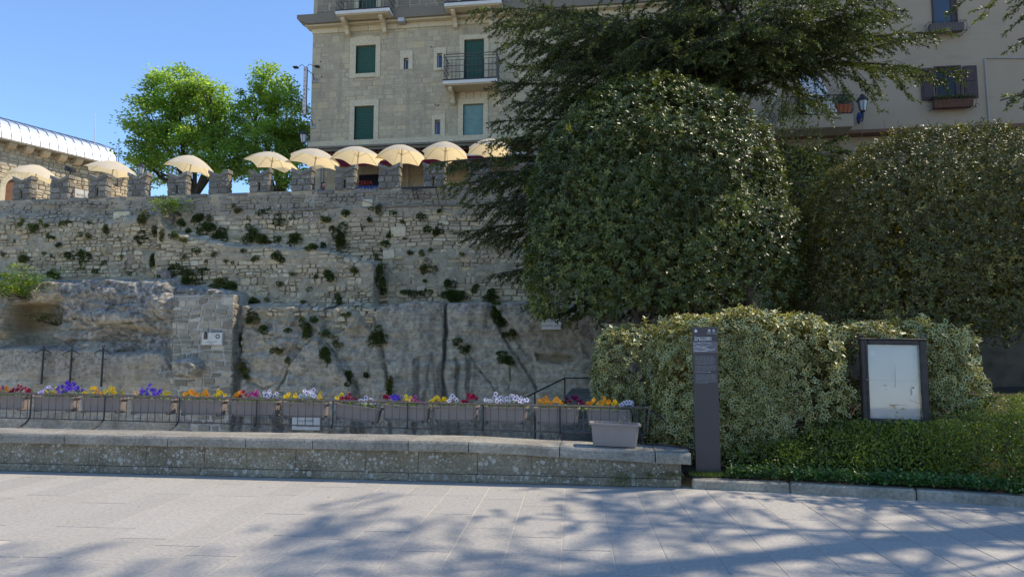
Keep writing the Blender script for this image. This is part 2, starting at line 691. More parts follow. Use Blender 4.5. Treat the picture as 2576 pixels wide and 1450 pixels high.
# rock
g = NG('quarry rock')
n1, n2, n3 = g.noise(1.1, 6, 0.62), g.noise(7.0, 8, 0.68), g.noise(34.0, 5, 0.65)
strata = g.noise(3.0, 5, 0.6, g.scaled((0.35, 0.35, 5.0)))
col = g.mix(g.ramp(n1, [(0.3, 0.0), (0.7, 1.0)]), (0.54, 0.475, 0.365), (0.64, 0.57, 0.45))
col = g.mix(1.0, col, g.ramp(n2, [(0.3, 0.72), (0.7, 1.42)]), 'MULTIPLY')
col = g.mix(1.0, col, g.ramp(strata, [(0.3, 0.78), (0.7, 1.12)]), 'MULTIPLY')
col = g.mix(g.math('MULTIPLY', g.ramp(g.noise(2.6, 6, 0.7), [(0.52, 0.0), (0.62, 1.0)]), 0.5), col, g.mix(n3, (0.20, 0.19, 0.16), (0.36, 0.335, 0.275)))
col = g.mix(g.math('MULTIPLY', g.attr('ochre'), g.ramp(n2, [(0.3, 0.4), (0.6, 0.9)])), col, (0.36, 0.25, 0.11))
lich = g.math('MULTIPLY', g.attr('lichen'), g.ramp(n3, [(0.36, 0.35), (0.55, 1.0)]))
col = g.mix(lich, col, g.mix(g.ramp(n2, [(0.4, 0), (0.62, 1)]), (0.12, 0.12, 0.115), (0.54, 0.535, 0.51)))
col = g.mix(g.math('MULTIPLY', g.attr('stain'), g.ramp(n2, [(0.25, 0.75), (0.7, 1.0)])), col, (0.035, 0.036, 0.035))
chis = g.noise(9.0, 3, 0.6, g.scaled((2.2, 1.0, 5.0), (0, R(38), 0)), 0.6)
hh = g.math('ADD', g.math('MULTIPLY', n3, 0.35), g.math('MULTIPLY', chis, 0.9))
MT['rock'] = g.done(col, 0.92, g.bump(n2, 0.6, 0.10, g.bump(hh, 1.0, 0.09)), 0.2)

# paving
g = NG('paving limestone')
n1, n2, n3 = g.noise(0.9, 5, 0.6), g.noise(26.0, 6, 0.7), g.noise(140.0, 3, 0.7)
col = g.mix(g.rand(), (0.352, 0.331, 0.294), (0.398, 0.372, 0.328))
col = g.mix(1.0, col, g.ramp(n2, [(0.25, 0.66), (0.5, 1.0), (0.75, 1.22)]), 'MULTIPLY')
col = g.mix(1.0, col, g.ramp(n3, [(0.3, 0.62), (0.5, 1.0), (0.72, 1.2)]), 'MULTIPLY')
col = g.mix(g.math('MULTIPLY', g.ramp(n1, [(0.45, 0), (0.7, 1)]), 0.28), col, (0.26, 0.235, 0.20))
sp = g.vor(5.5)
col = g.mix(g.math('MULTIPLY', g.math('LESS_THAN', sp.outputs['Distance'], g.math('MULTIPLY', g.math('POWER', sp.outputs['Color'], 6.0), 0.11)), 0.75), col, (0.10, 0.09, 0.08))
scr = g.noise(6.0, 4, 0.7, g.scaled((1.0, 7.0, 1.0), (0, 0, R(14))))
col = g.mix(g.math('MULTIPLY', g.ramp(scr, [(0.62, 0), (0.75, 1)]), 0.35), col, (0.24, 0.22, 0.19))
MT['paving'] = g.done(col, g.maprange(n1, 0.3, 0.7, 0.62, 0.85), g.bump(g.math('ADD', n2, g.math('MULTIPLY', n3, 0.5)), 0.55, 0.008), 0.35)
MT['roof_seam'] = plain('dark folded seam', (0.24, 0.26, 0.29), 0.5, 0.4, metal=0.4)
MT['paving_joint'] = plain('paving joint mortar', (0.46, 0.42, 0.36), 0.9, 0.15, var=0.12, scale=8)


def low_wall(name, base, spots):
    g = NG(name)
    n1, n2, n3 = g.noise(2.0, 6, 0.6), g.noise(24.0, 7, 0.7), g.noise(90.0, 4, 0.6)
    col = g.mix(g.ramp(n1, [(0.35, 0), (0.65, 1)]), tuple(c * 0.75 for c in base), tuple(c * 1.2 for c in base))
    col = g.mix(1.0, col, g.ramp(n2, [(0.25, 0.5), (0.75, 1.35)]), 'MULTIPLY')
    col = g.mix(g.rand(), col, g.mix(1.0, col, (1.12, 1.08, 1.0), 'MULTIPLY'))
    if spots:
        msk = g.ramp(g.noise(3.1, 3), [(0.34, 0.0), (0.50, 1.0)])
        for sc, th in ((11.0, 0.46), (19.0, 0.52), (34.0, 0.56), (60.0, 0.5)):
            v = g.vor(sc)
            rad = g.math('MULTIPLY', g.math('POWER', v.outputs['Color'], 2.2), th * spots)
            dd = g.math('ADD', v.outputs['Distance'], g.math('MULTIPLY', g.math('SUBTRACT', n2, 0.5), 0.12))
            f = g.math('MULTIPLY', g.math('LESS_THAN', dd, rad), msk)
            col = g.mix(g.math('MULTIPLY', f, 0.8), col, g.mix(n3, (0.28, 0.275, 0.24), (0.60, 0.59, 0.53)))
    return g.done(col, 0.92, g.bump(g.math('ADD', n2, g.math('MULTIPLY', n3, 0.4)), 0.9, 0.02), 0.2)


MT['parapet'] = low_wall('weathered parapet stone', (0.224, 0.198, 0.147), 1.0)
MT['coping'] = low_wall('coping stone', (0.285, 0.268, 0.232), 0.5)
MT['kerb'] = low_wall('kerb stone', (0.31, 0.288, 0.245), 0.2)
MT['step'] = low_wall('step stone', (0.210, 0.195, 0.166), 0.12)
MT['soil'] = plain('planting soil', (0.060, 0.045, 0.032), 0.95, 0.1, var=0.4, scale=18, bump=0.8)
MT['floor'] = plain('pale limestone gravel floor', (0.58, 0.53, 0.44), 0.95, 0.1, var=0.12, scale=14, bump=0.4)
MT['terrace'] = plain('terrace paving', (0.585, 0.501, 0.352), 0.9, 0.2, var=0.15, scale=6, bump=0.3)
MT['ground'] = plain('outlying ground', (0.22, 0.21, 0.18), 0.95, 0.1, var=0.2, scale=0.6)
MT['iron'] = plain('painted brown iron', (0.12, 0.092, 0.078), 0.55, 0.4, var=0.35, scale=30, bump=0.3)
MT['black_iron'] = plain('black wrought iron', (0.018, 0.018, 0.020), 0.5, 0.5, var=0.3, scale=20, bump=0.2)
MT['rail_iron'] = plain('grey balcony iron', (0.075, 0.072, 0.070), 0.55, 0.4, var=0.2, scale=20)
MT['planter'] = plain('taupe plastic', (0.255, 0.212, 0.190), 0.55, 0.35, var=0.06, scale=7, bump=0.05)
MT['totem'] = plain('dark bronze painted metal', (0.040, 0.033, 0.036), 0.42, 0.5, var=0.06, scale=3)
MT['print'] = plain('white print', (0.72, 0.72, 0.74), 0.6, 0.2, var=0.02)
MT['print_grey'] = plain('grey print', (0.40, 0.40, 0.43), 0.6, 0.2, var=0.03)
MT['print_map'] = plain('map ground print', (0.135, 0.125, 0.14), 0.55, 0.3, var=0.15, scale=25)
MT['print_red'] = plain('red print', (0.45, 0.06, 0.05), 0.6, 0.2)
MT['print_black'] = plain('black lettering', (0.02, 0.02, 0.035), 0.6, 0.2)
MT['print_blue'] = plain('blue print', (0.05, 0.10, 0.35), 0.6, 0.2)
MT['marble'] = plain('pale marble plaque', (0.56, 0.54, 0.49), 0.6, 0.3, var=0.12, scale=5, bump=0.1)
MT['carved'] = plain('carved grey lettering', (0.16, 0.15, 0.14), 0.8, 0.2)
MT['bronze'] = plain('dark bronze', (0.06, 0.055, 0.045), 0.55, 0.5, var=0.3, scale=20, bump=0.4)
MT['board_wood'] = plain('dark stained wood', (0.045, 0.036, 0.032), 0.6, 0.35, var=0.35, scale=14, bump=0.3)
MT['board_back'] = plain('white notice backing', (0.66, 0.69, 0.70), 0.75, 0.3, var=0.05, scale=2.5)
MT['paper'] = plain('white paper', (0.78, 0.77, 0.80), 0.8, 0.2, var=0.03)
g = NG('notice glass')
_gl, _tr, _fr, _mx = g.node('ShaderNodeBsdfGlossy'), g.node('ShaderNodeBsdfTransparent'), g.node('ShaderNodeFresnel'), g.node('ShaderNodeMixShader')
_gl.inputs['Roughness'].default_value = 0.03
_fr.inputs[0].default_value = 1.6
g.t.links.new(_fr.outputs[0], _mx.inputs[0])
g.t.links.new(_tr.outputs[0], _mx.inputs[1])
g.t.links.new(_gl.outputs[0], _mx.inputs[2])
g.t.links.new(_mx.outputs[0], g.out.inputs[0])
MT['glass'] = g.m
MT['dark_glass'] = plain('window glass', (0.02, 0.028, 0.04), 0.06, 0.9, var=0.1)
MT['blue_glass'] = plain('blue window pane', (0.03, 0.055, 0.15), 0.15, 0.7, var=0.1)
MT['lamp_glass'] = plain('frosted lamp glass', (0.45, 0.48, 0.50), 0.35, 0.5, var=0.08)
MT['shutter_green'] = plain('dark green shutter', (0.012, 0.085, 0.066), 0.5, 0.4, var=0.1, scale=4)
MT['shutter_teal'] = plain('faded teal shutter', (0.16, 0.30, 0.29), 0.55, 0.35, var=0.1, scale=4)
MT['shutter_brown'] = plain('brown painted shutter', (0.055, 0.034, 0.032), 0.55, 0.35, var=0.2, scale=9, bump=0.1)
MT['trim_stone'] = stone_mat('trim stone', [(0.0, (0.550, 0.470, 0.319)), (1.0, (0.620, 0.543, 0.372))], grime=0.12, bump=0.2)
MT['cornice'] = stone_mat('cornice stone', [(0.0, (0.168, 0.146, 0.113)), (1.0, (0.264, 0.230, 0.171))], grime=0.65, bump=0.6)
MT['balcony_slab'] = plain('white balcony edge', (0.62, 0.60, 0.55), 0.8, 0.2, var=0.06)
MT['stucco'] = None
g = NG('tan stucco')
n1, n2 = g.noise(0.8, 5, 0.6), g.noise(45.0, 4, 0.7)
col = g.mix(n1, (0.294, 0.244, 0.188), (0.375, 0.319, 0.250))
col = g.mix(g.math('MULTIPLY', g.ramp(g.noise(1.5, 6, 0.7, g.scaled((0.35, 0.35, 1.5))), [(0.55, 0), (0.75, 1)]), 0.35), col, (0.15, 0.135, 0.115))
col = g.mix(1.0, col, (1.10, 1.05, 0.97), 'MULTIPLY')
MT['stucco'] = g.done(col, 0.95, g.bump(n2, 0.5, 0.01), 0.1)
MT['zinc'] = plain('sky-tinted folded roof', (0.40, 0.46, 0.55), 0.42, 0.5, metal=0.35, var=0.06, scale=1.5)  # blue of the reflected sky is mixed into the base colour
MT['awning'] = plain('burgundy awning cloth', (0.115, 0.012, 0.025), 0.85, 0.1, var=0.1)
MT['awning_white'] = plain('white awning valance', (0.66, 0.62, 0.62), 0.8, 0.1)
MT['terracotta'] = plain('terracotta', (0.36, 0.115, 0.055), 0.8, 0.2, var=0.15, scale=20)
MT['roof_tile'] = plain('red roof tile', (0.25, 0.085, 0.05), 0.85, 0.15, var=0.3, scale=10)
MT['sign_face'] = plain('pale sign face', (0.62, 0.58, 0.60), 0.5, 0.3, var=0.03)
MT['pipe'] = plain('grey pipe', (0.33, 0.32, 0.31), 0.6, 0.3)
MT['cable'] = plain('grey cable', (0.22, 0.21, 0.21), 0.7, 0.2)
MT['sheet'] = plain('white awning sheet', (0.60, 0.58, 0.56), 0.9, 0.1, var=0.05, scale=3)
MT['blue_plastic'] = plain('blue plastic wrap', (0.03, 0.07, 0.25), 0.4, 0.5)
MT['wood_door'] = plain('brown wooden door', (0.16, 0.075, 0.04), 0.6, 0.3, var=0.25)
MT['skin'] = plain('skin', (0.52, 0.30, 0.22), 0.6, 0.3, var=0.04)
MT['hair_dark'] = plain('dark brown hair', (0.03, 0.022, 0.018), 0.6, 0.3, var=0.2)
MT['hair_auburn'] = plain('auburn hair', (0.17, 0.07, 0.035), 0.6, 0.3, var=0.2)
MT['cloth_white'] = plain('white cloth', (0.78, 0.77, 0.76), 0.9, 0.1, var=0.04)
MT['cloth_blue'] = plain('navy cloth', (0.05, 0.06, 0.10), 0.9, 0.1, var=0.1)
MT['bark'] = plain('cedar bark', (0.085, 0.068, 0.055), 0.95, 0.1, var=0.4, scale=14, bump=0.9)
MT['bark_grey'] = plain('grey bark', (0.13, 0.115, 0.10), 0.95, 0.1, var=0.35, scale=16, bump=0.9)
MT['twig'] = plain('bare twig', (0.12, 0.10, 0.08), 0.95, 0.1, var=0.3)
MT['dry'] = plain('dry stalk', (0.38, 0.29, 0.17), 0.9, 0.1, var=0.2)
MT['stump'] = plain('bleached stump wood', (0.22, 0.19, 0.165), 0.95, 0.1, var=0.35, scale=12, bump=0.9)
# parasol cloth lets the light through
g = NG('cream parasol cloth')
_d, _t, _m = g.node('ShaderNodeBsdfDiffuse'), g.node('ShaderNodeBsdfTranslucent'), g.node('ShaderNodeMixShader')
g.put(_d.inputs[0], g.mix(g.noise(3, 3), (0.74, 0.69, 0.59), (0.80, 0.76, 0.67)))
g.put(_t.inputs[0], (0.92, 0.75, 0.44))
_m.inputs[0].default_value = 0.52
g.t.links.new(_d.outputs[0], _m.inputs[1])
g.t.links.new(_t.outputs[0], _m.inputs[2])
g.t.links.new(_m.outputs[0], g.out.inputs[0])
MT['parasol'] = g.m
MT['parasol_pole'] = plain('cream pole', (0.55, 0.49, 0.37), 0.5, 0.4)
# foliage
MT['oak_leaf'] = leafmat('evergreen oak leaf', [(0.0, (0.046, 0.062, 0.016)), (0.5, (0.105, 0.130, 0.032)), (0.82, (0.19, 0.21, 0.050)), (1.0, (0.31, 0.28, 0.07))], 0.2, 0.42, 0.45)
MT['oak_leaf2'] = leafmat('small evergreen oak leaf', [(0.0, (0.050, 0.056, 0.018)), (0.5, (0.112, 0.116, 0.034)), (0.82, (0.20, 0.19, 0.055)), (1.0, (0.36, 0.28, 0.07))], 0.2, 0.44, 0.4)
MT['variegated'] = leafmat('variegated leaf', [(0.0, (0.022, 0.045, 0.012)), (0.7, (0.055, 0.090, 0.024)), (1.0, (0.11, 0.145, 0.04))], 0.22, 0.40, 0.4, rim=((0.42, 0.40, 0.15), (0.74, 0.67, 0.33)), tcol=(1.3, 1.25, 0.6))
MT['box_leaf'] = leafmat('box hedge leaf', [(0.0, (0.065, 0.105, 0.014)), (0.6, (0.155, 0.215, 0.028)), (1.0, (0.29, 0.34, 0.06))], 0.34, 0.42, 0.4)
MT['ivy'] = leafmat('ivy leaf', [(0.0, (0.025, 0.07, 0.018)), (0.7, (0.05, 0.13, 0.03)), (1.0, (0.12, 0.22, 0.05))], 0.3, 0.4, 0.45)
MT['maple'] = leafmat('maple leaf', [(0.0, (0.13, 0.21, 0.055)), (0.55, (0.23, 0.335, 0.085)), (1.0, (0.34, 0.43, 0.12))], 0.6, 0.5, 0.4, tcol=(1.75, 1.85, 1.0))
MT['needle'] = leafmat('cedar needle', [(0.0, (0.036, 0.052, 0.022)), (0.6, (0.080, 0.108, 0.036)), (1.0, (0.21, 0.235, 0.065))], 0.26, 0.5, 0.35)
MT['wallplant'] = leafmat('wall plant leaf', [(0.0, (0.040, 0.062, 0.018)), (0.55, (0.080, 0.115, 0.030)), (0.88, (0.14, 0.16, 0.045)), (1.0, (0.24, 0.17, 0.09))], 0.32, 0.5, 0.35)
MT['sapling'] = leafmat('sapling leaf', [(0.0, (0.05, 0.10, 0.015)), (0.5, (0.09, 0.16, 0.022)), (1.0, (0.26, 0.33, 0.04))], 0.5, 0.45, 0.4)
MT['pansy_leaf'] = leafmat('pansy leaf', [(0.0, (0.06, 0.14, 0.025)), (1.0, (0.16, 0.26, 0.05))], 0.35, 0.45, 0.4)
MT['grass'] = leafmat('grass blade', [(0.0, (0.05, 0.10, 0.02)), (1.0, (0.14, 0.19, 0.05))], 0.35, 0.5, 0.3)


def petal(name, a, b, heart):
    g = NG(name)
    col = g.mix(g.attr('tone'), a, b)
    col = g.mix(g.ramp(g.attr('rim'), [(0.25, 1.0), (0.5, 0.0)]), col, heart)
    p = g.node('ShaderNodeBsdfDiffuse')
    t = g.node('ShaderNodeBsdfTranslucent')
    x = g.node('ShaderNodeMixShader')
    x.inputs[0].default_value = 0.35
    g.put(p.inputs[0], col).put(t.inputs[0], col)
    g.t.links.new(p.outputs[0], x.inputs[1])
    g.t.links.new(t.outputs[0], x.inputs[2])
    g.t.links.new(x.outputs[0], g.out.inputs[0])
    return g.m


PET = {
    'violet': petal('violet petal', (0.10, 0.05, 0.50), (0.22, 0.13, 0.70), (0.04, 0.01, 0.15)),
    'lavender': petal('lavender petal', (0.50, 0.45, 0.80), (0.68, 0.62, 0.88), (0.25, 0.12, 0.5)),
    'yellow': petal('yellow petal', (0.78, 0.48, 0.02), (0.85, 0.66, 0.06), (0.6, 0.28, 0.01)),
    'orange': petal('orange petal', (0.80, 0.27, 0.02), (0.85, 0.42, 0.06), (0.55, 0.12, 0.01)),
    'peach': petal('peach petal', (0.80, 0.45, 0.22), (0.85, 0.60, 0.35), (0.6, 0.2, 0.05)),
    'crimson': petal('crimson petal', (0.26, 0.01, 0.04), (0.45, 0.03, 0.10), (0.03, 0.0, 0.01)),
    'magenta': petal('magenta petal', (0.42, 0.03, 0.20), (0.58, 0.10, 0.32), (0.10, 0.0, 0.04)),
    'burgundy': petal('burgundy petal', (0.09, 0.005, 0.04), (0.17, 0.015, 0.08), (0.02, 0.0, 0.01)),
    'white and purple': petal('white and purple petal', (0.70, 0.66, 0.80), (0.80, 0.78, 0.84), (0.05, 0.01, 0.16)),
}
# ------------------------------------------------------------------ ground and pavement
PAR_Y0, PAR_Y1 = 8.72, 9.22            # front and back of the low wall
PAR_X1 = 0.93
FLOOR_Z = -2.0
KERB = [(1.02, 8.74), (1.95, 8.68), (2.8, 8.50), (3.6, 8.38), (4.5, 8.18), (6.2, 7.80), (9.5, 6.9), (14.0, 5.6)]


def kerb_y(x):
    return np.interp(x, [k[0] for k in KERB], [k[1] for k in KERB])


# outlying ground reaches the horizon, below everything else
tag(MB().box((-900, -900, -4.2), (900, 900, -4.0)).build('ground', MT['ground']), kind='structure')
# pavement: mortar bed and single slabs on it
mb = MB()
xs = [-60, -20, PAR_X1 + 0.05] + [k[0] for k in KERB[1:]] + [60]
poly_top = [(-60, PAR_Y0 + 0.1), (1.0, PAR_Y0 + 0.1)] + [(k[0], k[1] + 0.1) for k in KERB] + [(60, -6)]
V = [(x, y, -0.004) for x, y in poly_top] + [(60, -60, -0.004), (-60, -60, -0.004)]
V += [(x, y, -0.6) for x, y, z in V]
n = len(V) // 2
mb.add(V, [tuple(range(n)), tuple(range(2 * n - 1, n - 1, -1))] + [(i, i + n, (i + 1) % n + n, (i + 1) % n) for i in range(n)])
pave = tag(mb.build('pavement', MT['paving_joint']), kind='structure')
sl_me = MB().bbox((-0.5, -0.5, -0.5), (0.5, 0.5, 0.5), 0.004).build('paving_slab', MT['paving'])
slab_mesh = sl_me.data
bpy.data.objects.remove(sl_me)
gs = np.random.default_rng(21)
SKEW = R(2.5)                           # the rows run almost square to the low wall
rowx = -12.5
nsl = 0
while rowx < 9.5:
    wd = gs.choice([0.36, 0.42, 0.46, 0.50], p=[0.25, 0.4, 0.25, 0.1])
    y = 2.6 + gs.uniform(-0.9, 0)
    while y < 9.0:
        ln = gs.uniform(0.9, 2.2)
        cxm, cym = rowx + wd / 2, y + ln / 2
        px = cxm - (cym - 6) * math.sin(SKEW)
        ymax = PAR_Y0 - 0.006 if px < PAR_X1 else float(kerb_y(px)) - 0.09
        y1 = min(y + ln, ymax)
        if y1 - y > 0.12:
            sc = toscreen(np.array([[px, (y + y1) / 2, 0]]))[0]
            if -260 < sc[0] < 2840 and sc[1] < 1640:
                o = bpy.data.objects.new('paving_slab', slab_mesh)
                COL.objects.link(o)
                cy_ = (y + y1) / 2
                o.location = (rowx + wd / 2 - (cy_ - 6) * math.sin(SKEW), cy_, -0.03 + gs.uniform(-0.0008, 0.0008))
                o.scale = (wd - 0.014, y1 - y - 0.009, 0.06)
                o.rotation_euler = (0, 0, SKEW)
                o.parent = pave
                nsl += 1
        y += ln
    rowx += wd

# kerb: single stones
kerb = bpy.data.objects.new('kerb', None)
COL.objects.link(kerb)
tag(kerb, kind='structure')
kx = 1.06
for ln in (1.12, 1.30, 1.02, 1.25, 1.15, 1.3, 1.2, 1.3, 1.2):
    a, b = np.array([kx, kerb_y(kx)]), np.array([kx + ln, kerb_y(kx + ln)])
    d = (b - a) / np.linalg.norm(b - a)
    L_ = np.linalg.norm(b - a)
    M = Matrix.Translation((a[0], a[1], 0)) @ Matrix.Rotation(math.atan2(d[1], d[0]), 4, 'Z')
    m_ = MB().bbox((0.006, -0.06, -0.15), (L_ - 0.006, 0.13, 0.108 + rng.uniform(-0.006, 0.006)), 0.018, M)
    m_.build('kerb_stone', MT['kerb'], kerb)
    kx += ln

# planting bed behind the kerb, rising a little to the wall behind
nx, ny = 46, 40
XX, TT = np.meshgrid(np.linspace(0, 1, nx), np.linspace(0, 1, ny))
bx = 1.0 + XX * 15
by0 = kerb_y(bx) + 0.10
by = by0 + TT * (22.2 - by0)
bz = 0.11 + 0.5 * smooth01(TT * 1.2) + 0.05 * fbm(bx * 0.9, by * 0.9, 0, 4, 3)
V = np.stack([bx, by, bz], -1).reshape(-1, 3)
F = np.array([[j * nx + i, j * nx + i + 1, (j + 1) * nx + i + 1, (j + 1) * nx + i] for j in range(ny - 1) for i in range(nx - 1)])
tag(link('planting_bed', fast_mesh('planting_bed', V, F), MT['soil'], smooth=True), kind='structure')
# side of the bed towards the sunken quarry
tag(MB().box((0.94, PAR_Y1, FLOOR_Z), (1.0, 22.0, 0.10)).build('bed_retaining_wall', MT['step']), kind='structure')
# sunken quarry floor
nx, ny = 60, 36
XX, YY = np.meshgrid(np.linspace(-34, 1.0, nx), np.linspace(9.0, 22.5, ny))
V = np.stack([XX, YY, FLOOR_Z + 0.05 * fbm(XX * 0.8, YY * 0.8, 0, 4, 8)], -1).reshape(-1, 3)
F = np.array([[j * nx + i, j * nx + i + 1, (j + 1) * nx + i + 1, (j + 1) * nx + i] for j in range(ny - 1) for i in range(nx - 1)])
tag(link('quarry_floor', fast_mesh('quarry_floor', V, F), MT['floor'], smooth=True), kind='structure')
# terrace behind the battlements
TER_Z = 6.3
tag(MB().box((-60, 22.42, -4.0), (40, 70, TER_Z)).build('terrace_floor', MT['terrace']), kind='structure')

# ------------------------------------------------------------------ rock face and fortified wall
WY = 22.0
WALL_TOP = 7.16


def pp(pts, Y):
    return [(float(D(x, y, Y)[0]), float(D(x, y, Y)[2])) for x, y in pts]


FEAT = [  # outline in the photograph, distance, softness of the edge (m), roughness
    (pp([(-500, 545), (392, 540), (388, 730), (-500, 730)], 21.7), 21.7, 0.25, 0.07),
    (pp([(397, 522), (418, 572), (520, 608), (600, 612), (690, 617), (780, 618), (870, 640), (945, 660), (950, 765), (962, 1400), (380, 1400), (384, 700)], 21.35), 21.35, 0.10, 0.08),
    (pp([(-600, 705), (0, 700), (40, 690), (150, 708), (190, 698), (300, 702), (418, 698), (432, 716), (540, 722), (605, 745), (610, 1500), (-600, 1500)], 20.7), 20.7, 0.10, 0.22),
    (pp([(150, 712), (300, 706), (415, 702), (425, 770), (420, 800), (250, 815), (150, 790)], 20.5), 20.45, 0.18, 0.16),
    (pp([(28, 772), (60, 764), (150, 762), (158, 800), (154, 866), (30, 868)], 20.9), 21.75, 0.06, 0.06),
    (pp([(-600, 872), (0, 873), (100, 876), (200, 880), (300, 888), (415, 890), (430, 930), (470, 950), (480, 1500), (-600, 1500)], 20.35), 20.3, 0.07, 0.06),
    (pp([(600, 770), (700, 766), (800, 772), (880, 765), (950, 768), (960, 1500), (600, 1500)], 20.6), 20.62, 0.12, 0.18),
    (pp([(640, 905), (700, 880), (720, 930), (690, 1010), (700, 1500), (600, 1500), (605, 960)], 20.5), 20.55, 0.12, 0.12),
    (pp([(722, 935), (760, 880), (797, 852), (815, 870), (850, 905), (880, 960), (900, 1500), (715, 1500)], 20.4), 20.35, 0.07, 0.10),
    (pp([(800, 845), (840, 835), (900, 850), (945, 870), (960, 920), (985, 1000), (985, 1500), (905, 1500), (885, 950), (850, 895)], 20.6), 20.58, 0.05, 0.10),
    (pp([(938, 800), (955, 764), (1504, 764), (1508, 900), (1508, 1500), (925, 1500)], 20.4), 20.37, 0.05, 0.07),
    (pp([(952, 762), (1000, 757), (1112, 762), (1116, 900), (1122, 1500), (1005, 1500), (988, 985), (965, 900), (946, 840)], 20.3), 20.3, 0.05, 0.08),
    (pp([(1128, 764), (1228, 760), (1236, 800), (1262, 850), (1300, 905), (1350, 985), (1352, 1500), (1124, 1500)], 20.3), 20.31, 0.06, 0.08),
    (pp([(1110, 905), (1140, 906), (1190, 906), (1192, 1500), (1105, 1500)], 20.2), 20.24, 0.05, 0.07),
    (pp([(1246, 768), (1300, 764), (1400, 768), (1502, 766), (1507, 900), (1508, 1500), (1362, 1500), (1350, 980), (1338, 905), (1300, 843), (1262, 800)], 20.2), 20.2, 0.05, 0.09),
    (pp([(1338, 893), (1380, 896), (1400, 890), (1438, 893), (1446, 905), (1400, 912), (1345, 910)], 20.1), 20.5, 0.05, 0.05),
    (pp([(415, 905), (470, 900), (500, 920), (505, 935), (480, 955), (430, 950)], 19.85), 19.72, 0.12, 0.12),
]
CRACK = [  # line, distance, half width, depth
    ([(945, 800), (955, 850), (975, 920), (990, 1000)], 20.4, 0.06, 0.18),
    ([(797, 850), (760, 880), (722, 935), (700, 990)], 20.5, 0.06, 0.25),
    ([(822, 865), (850, 905), (885, 965), (905, 1020)], 20.5, 0.05, 0.2),
    ([(1232, 765), (1240, 800), (1262, 850), (1300, 905), (1352, 985)], 20.2, 0.05, 0.15),
    ([(1172, 880), (1200, 925), (1230, 965), (1262, 1010)], 20.3, 0.035, 0.12),
    ([(1120, 764), (1122, 850), (1120, 905)], 20.3, 0.05, 0.06),
    ([(1000, 903), (1110, 904), (1240, 905)], 20.3, 0.03, 0.07),
    ([(1440, 820), (1460, 850), (1480, 900)], 20.1, 0.025, 0.08),
    ([(1275, 905), (1278, 950), (1276, 985)], 20.1, 0.03, 0.10),
    ([(640, 830), (700, 845), (760, 850)], 20.7, 0.04, 0.12),
    ([(240, 815), (330, 808), (420, 800)], 20.4, 0.03, 0.18),
    ([(250, 835), (330, 845), (420, 838)], 20.4, 0.03, 0.15),
    ([(620, 960), (660, 975), (700, 965)], 20.5, 0.04, 0.14),
    ([(860, 900), (880, 930), (900, 985)], 20.5, 0.03, 0.10),
    ([(1010, 830), (1060, 835), (1108, 832)], 20.3, 0.015, 0.03),
    ([(1300, 870), (1320, 900)], 20.1, 0.03, 0.1),
]
LEDGE = [  # weathering ledges worn along the bedding
    ([(160, 745), (230, 760), (300, 775), (330, 770)], 20.5, 0.07, -0.16),
    ([(0, 874), (100, 878), (200, 882)], 20.3, 0.05, -0.06),
]


def facets(x, z, cell, seed):
    """broken planes: every cell of a jittered grid has its own tilt"""
    gx_, gz_ = x / cell, z / cell
    ix, iz = np.floor(gx_), np.floor(gz_)
    best = np.full(x.shape, 9.0)
    out = np.zeros(x.shape)
    for a in (-1, 0, 1):
        for b in (-1, 0, 1):
            cx_, cz_ = ix + a, iz + b
            px_ = cx_ + _hash(cx_, cz_, cx_ * 0, seed)
            pz_ = cz_ + _hash(cx_, cz_, cx_ * 0, seed + 1)
            d = np.maximum(np.abs(gx_ - px_), 1.25 * np.abs(gz_ - pz_)) + 0.35 * ((gx_ - px_) ** 2 + (gz_ - pz_) ** 2)
            val = (_hash(cx_, cz_, cx_ * 0, seed + 2) - 0.5) * 1.1 + (gx_ - px_) * (_hash(cx_, cz_, cx_ * 0, seed + 3) - 0.5) * 1.3 + (gz_ - pz_) * (_hash(cx_, cz_, cx_ * 0, seed + 4) - 0.35) * 1.3
            m = d < best
            out = np.where(m, val, out)
            best = np.where(m, d, best)
    return out


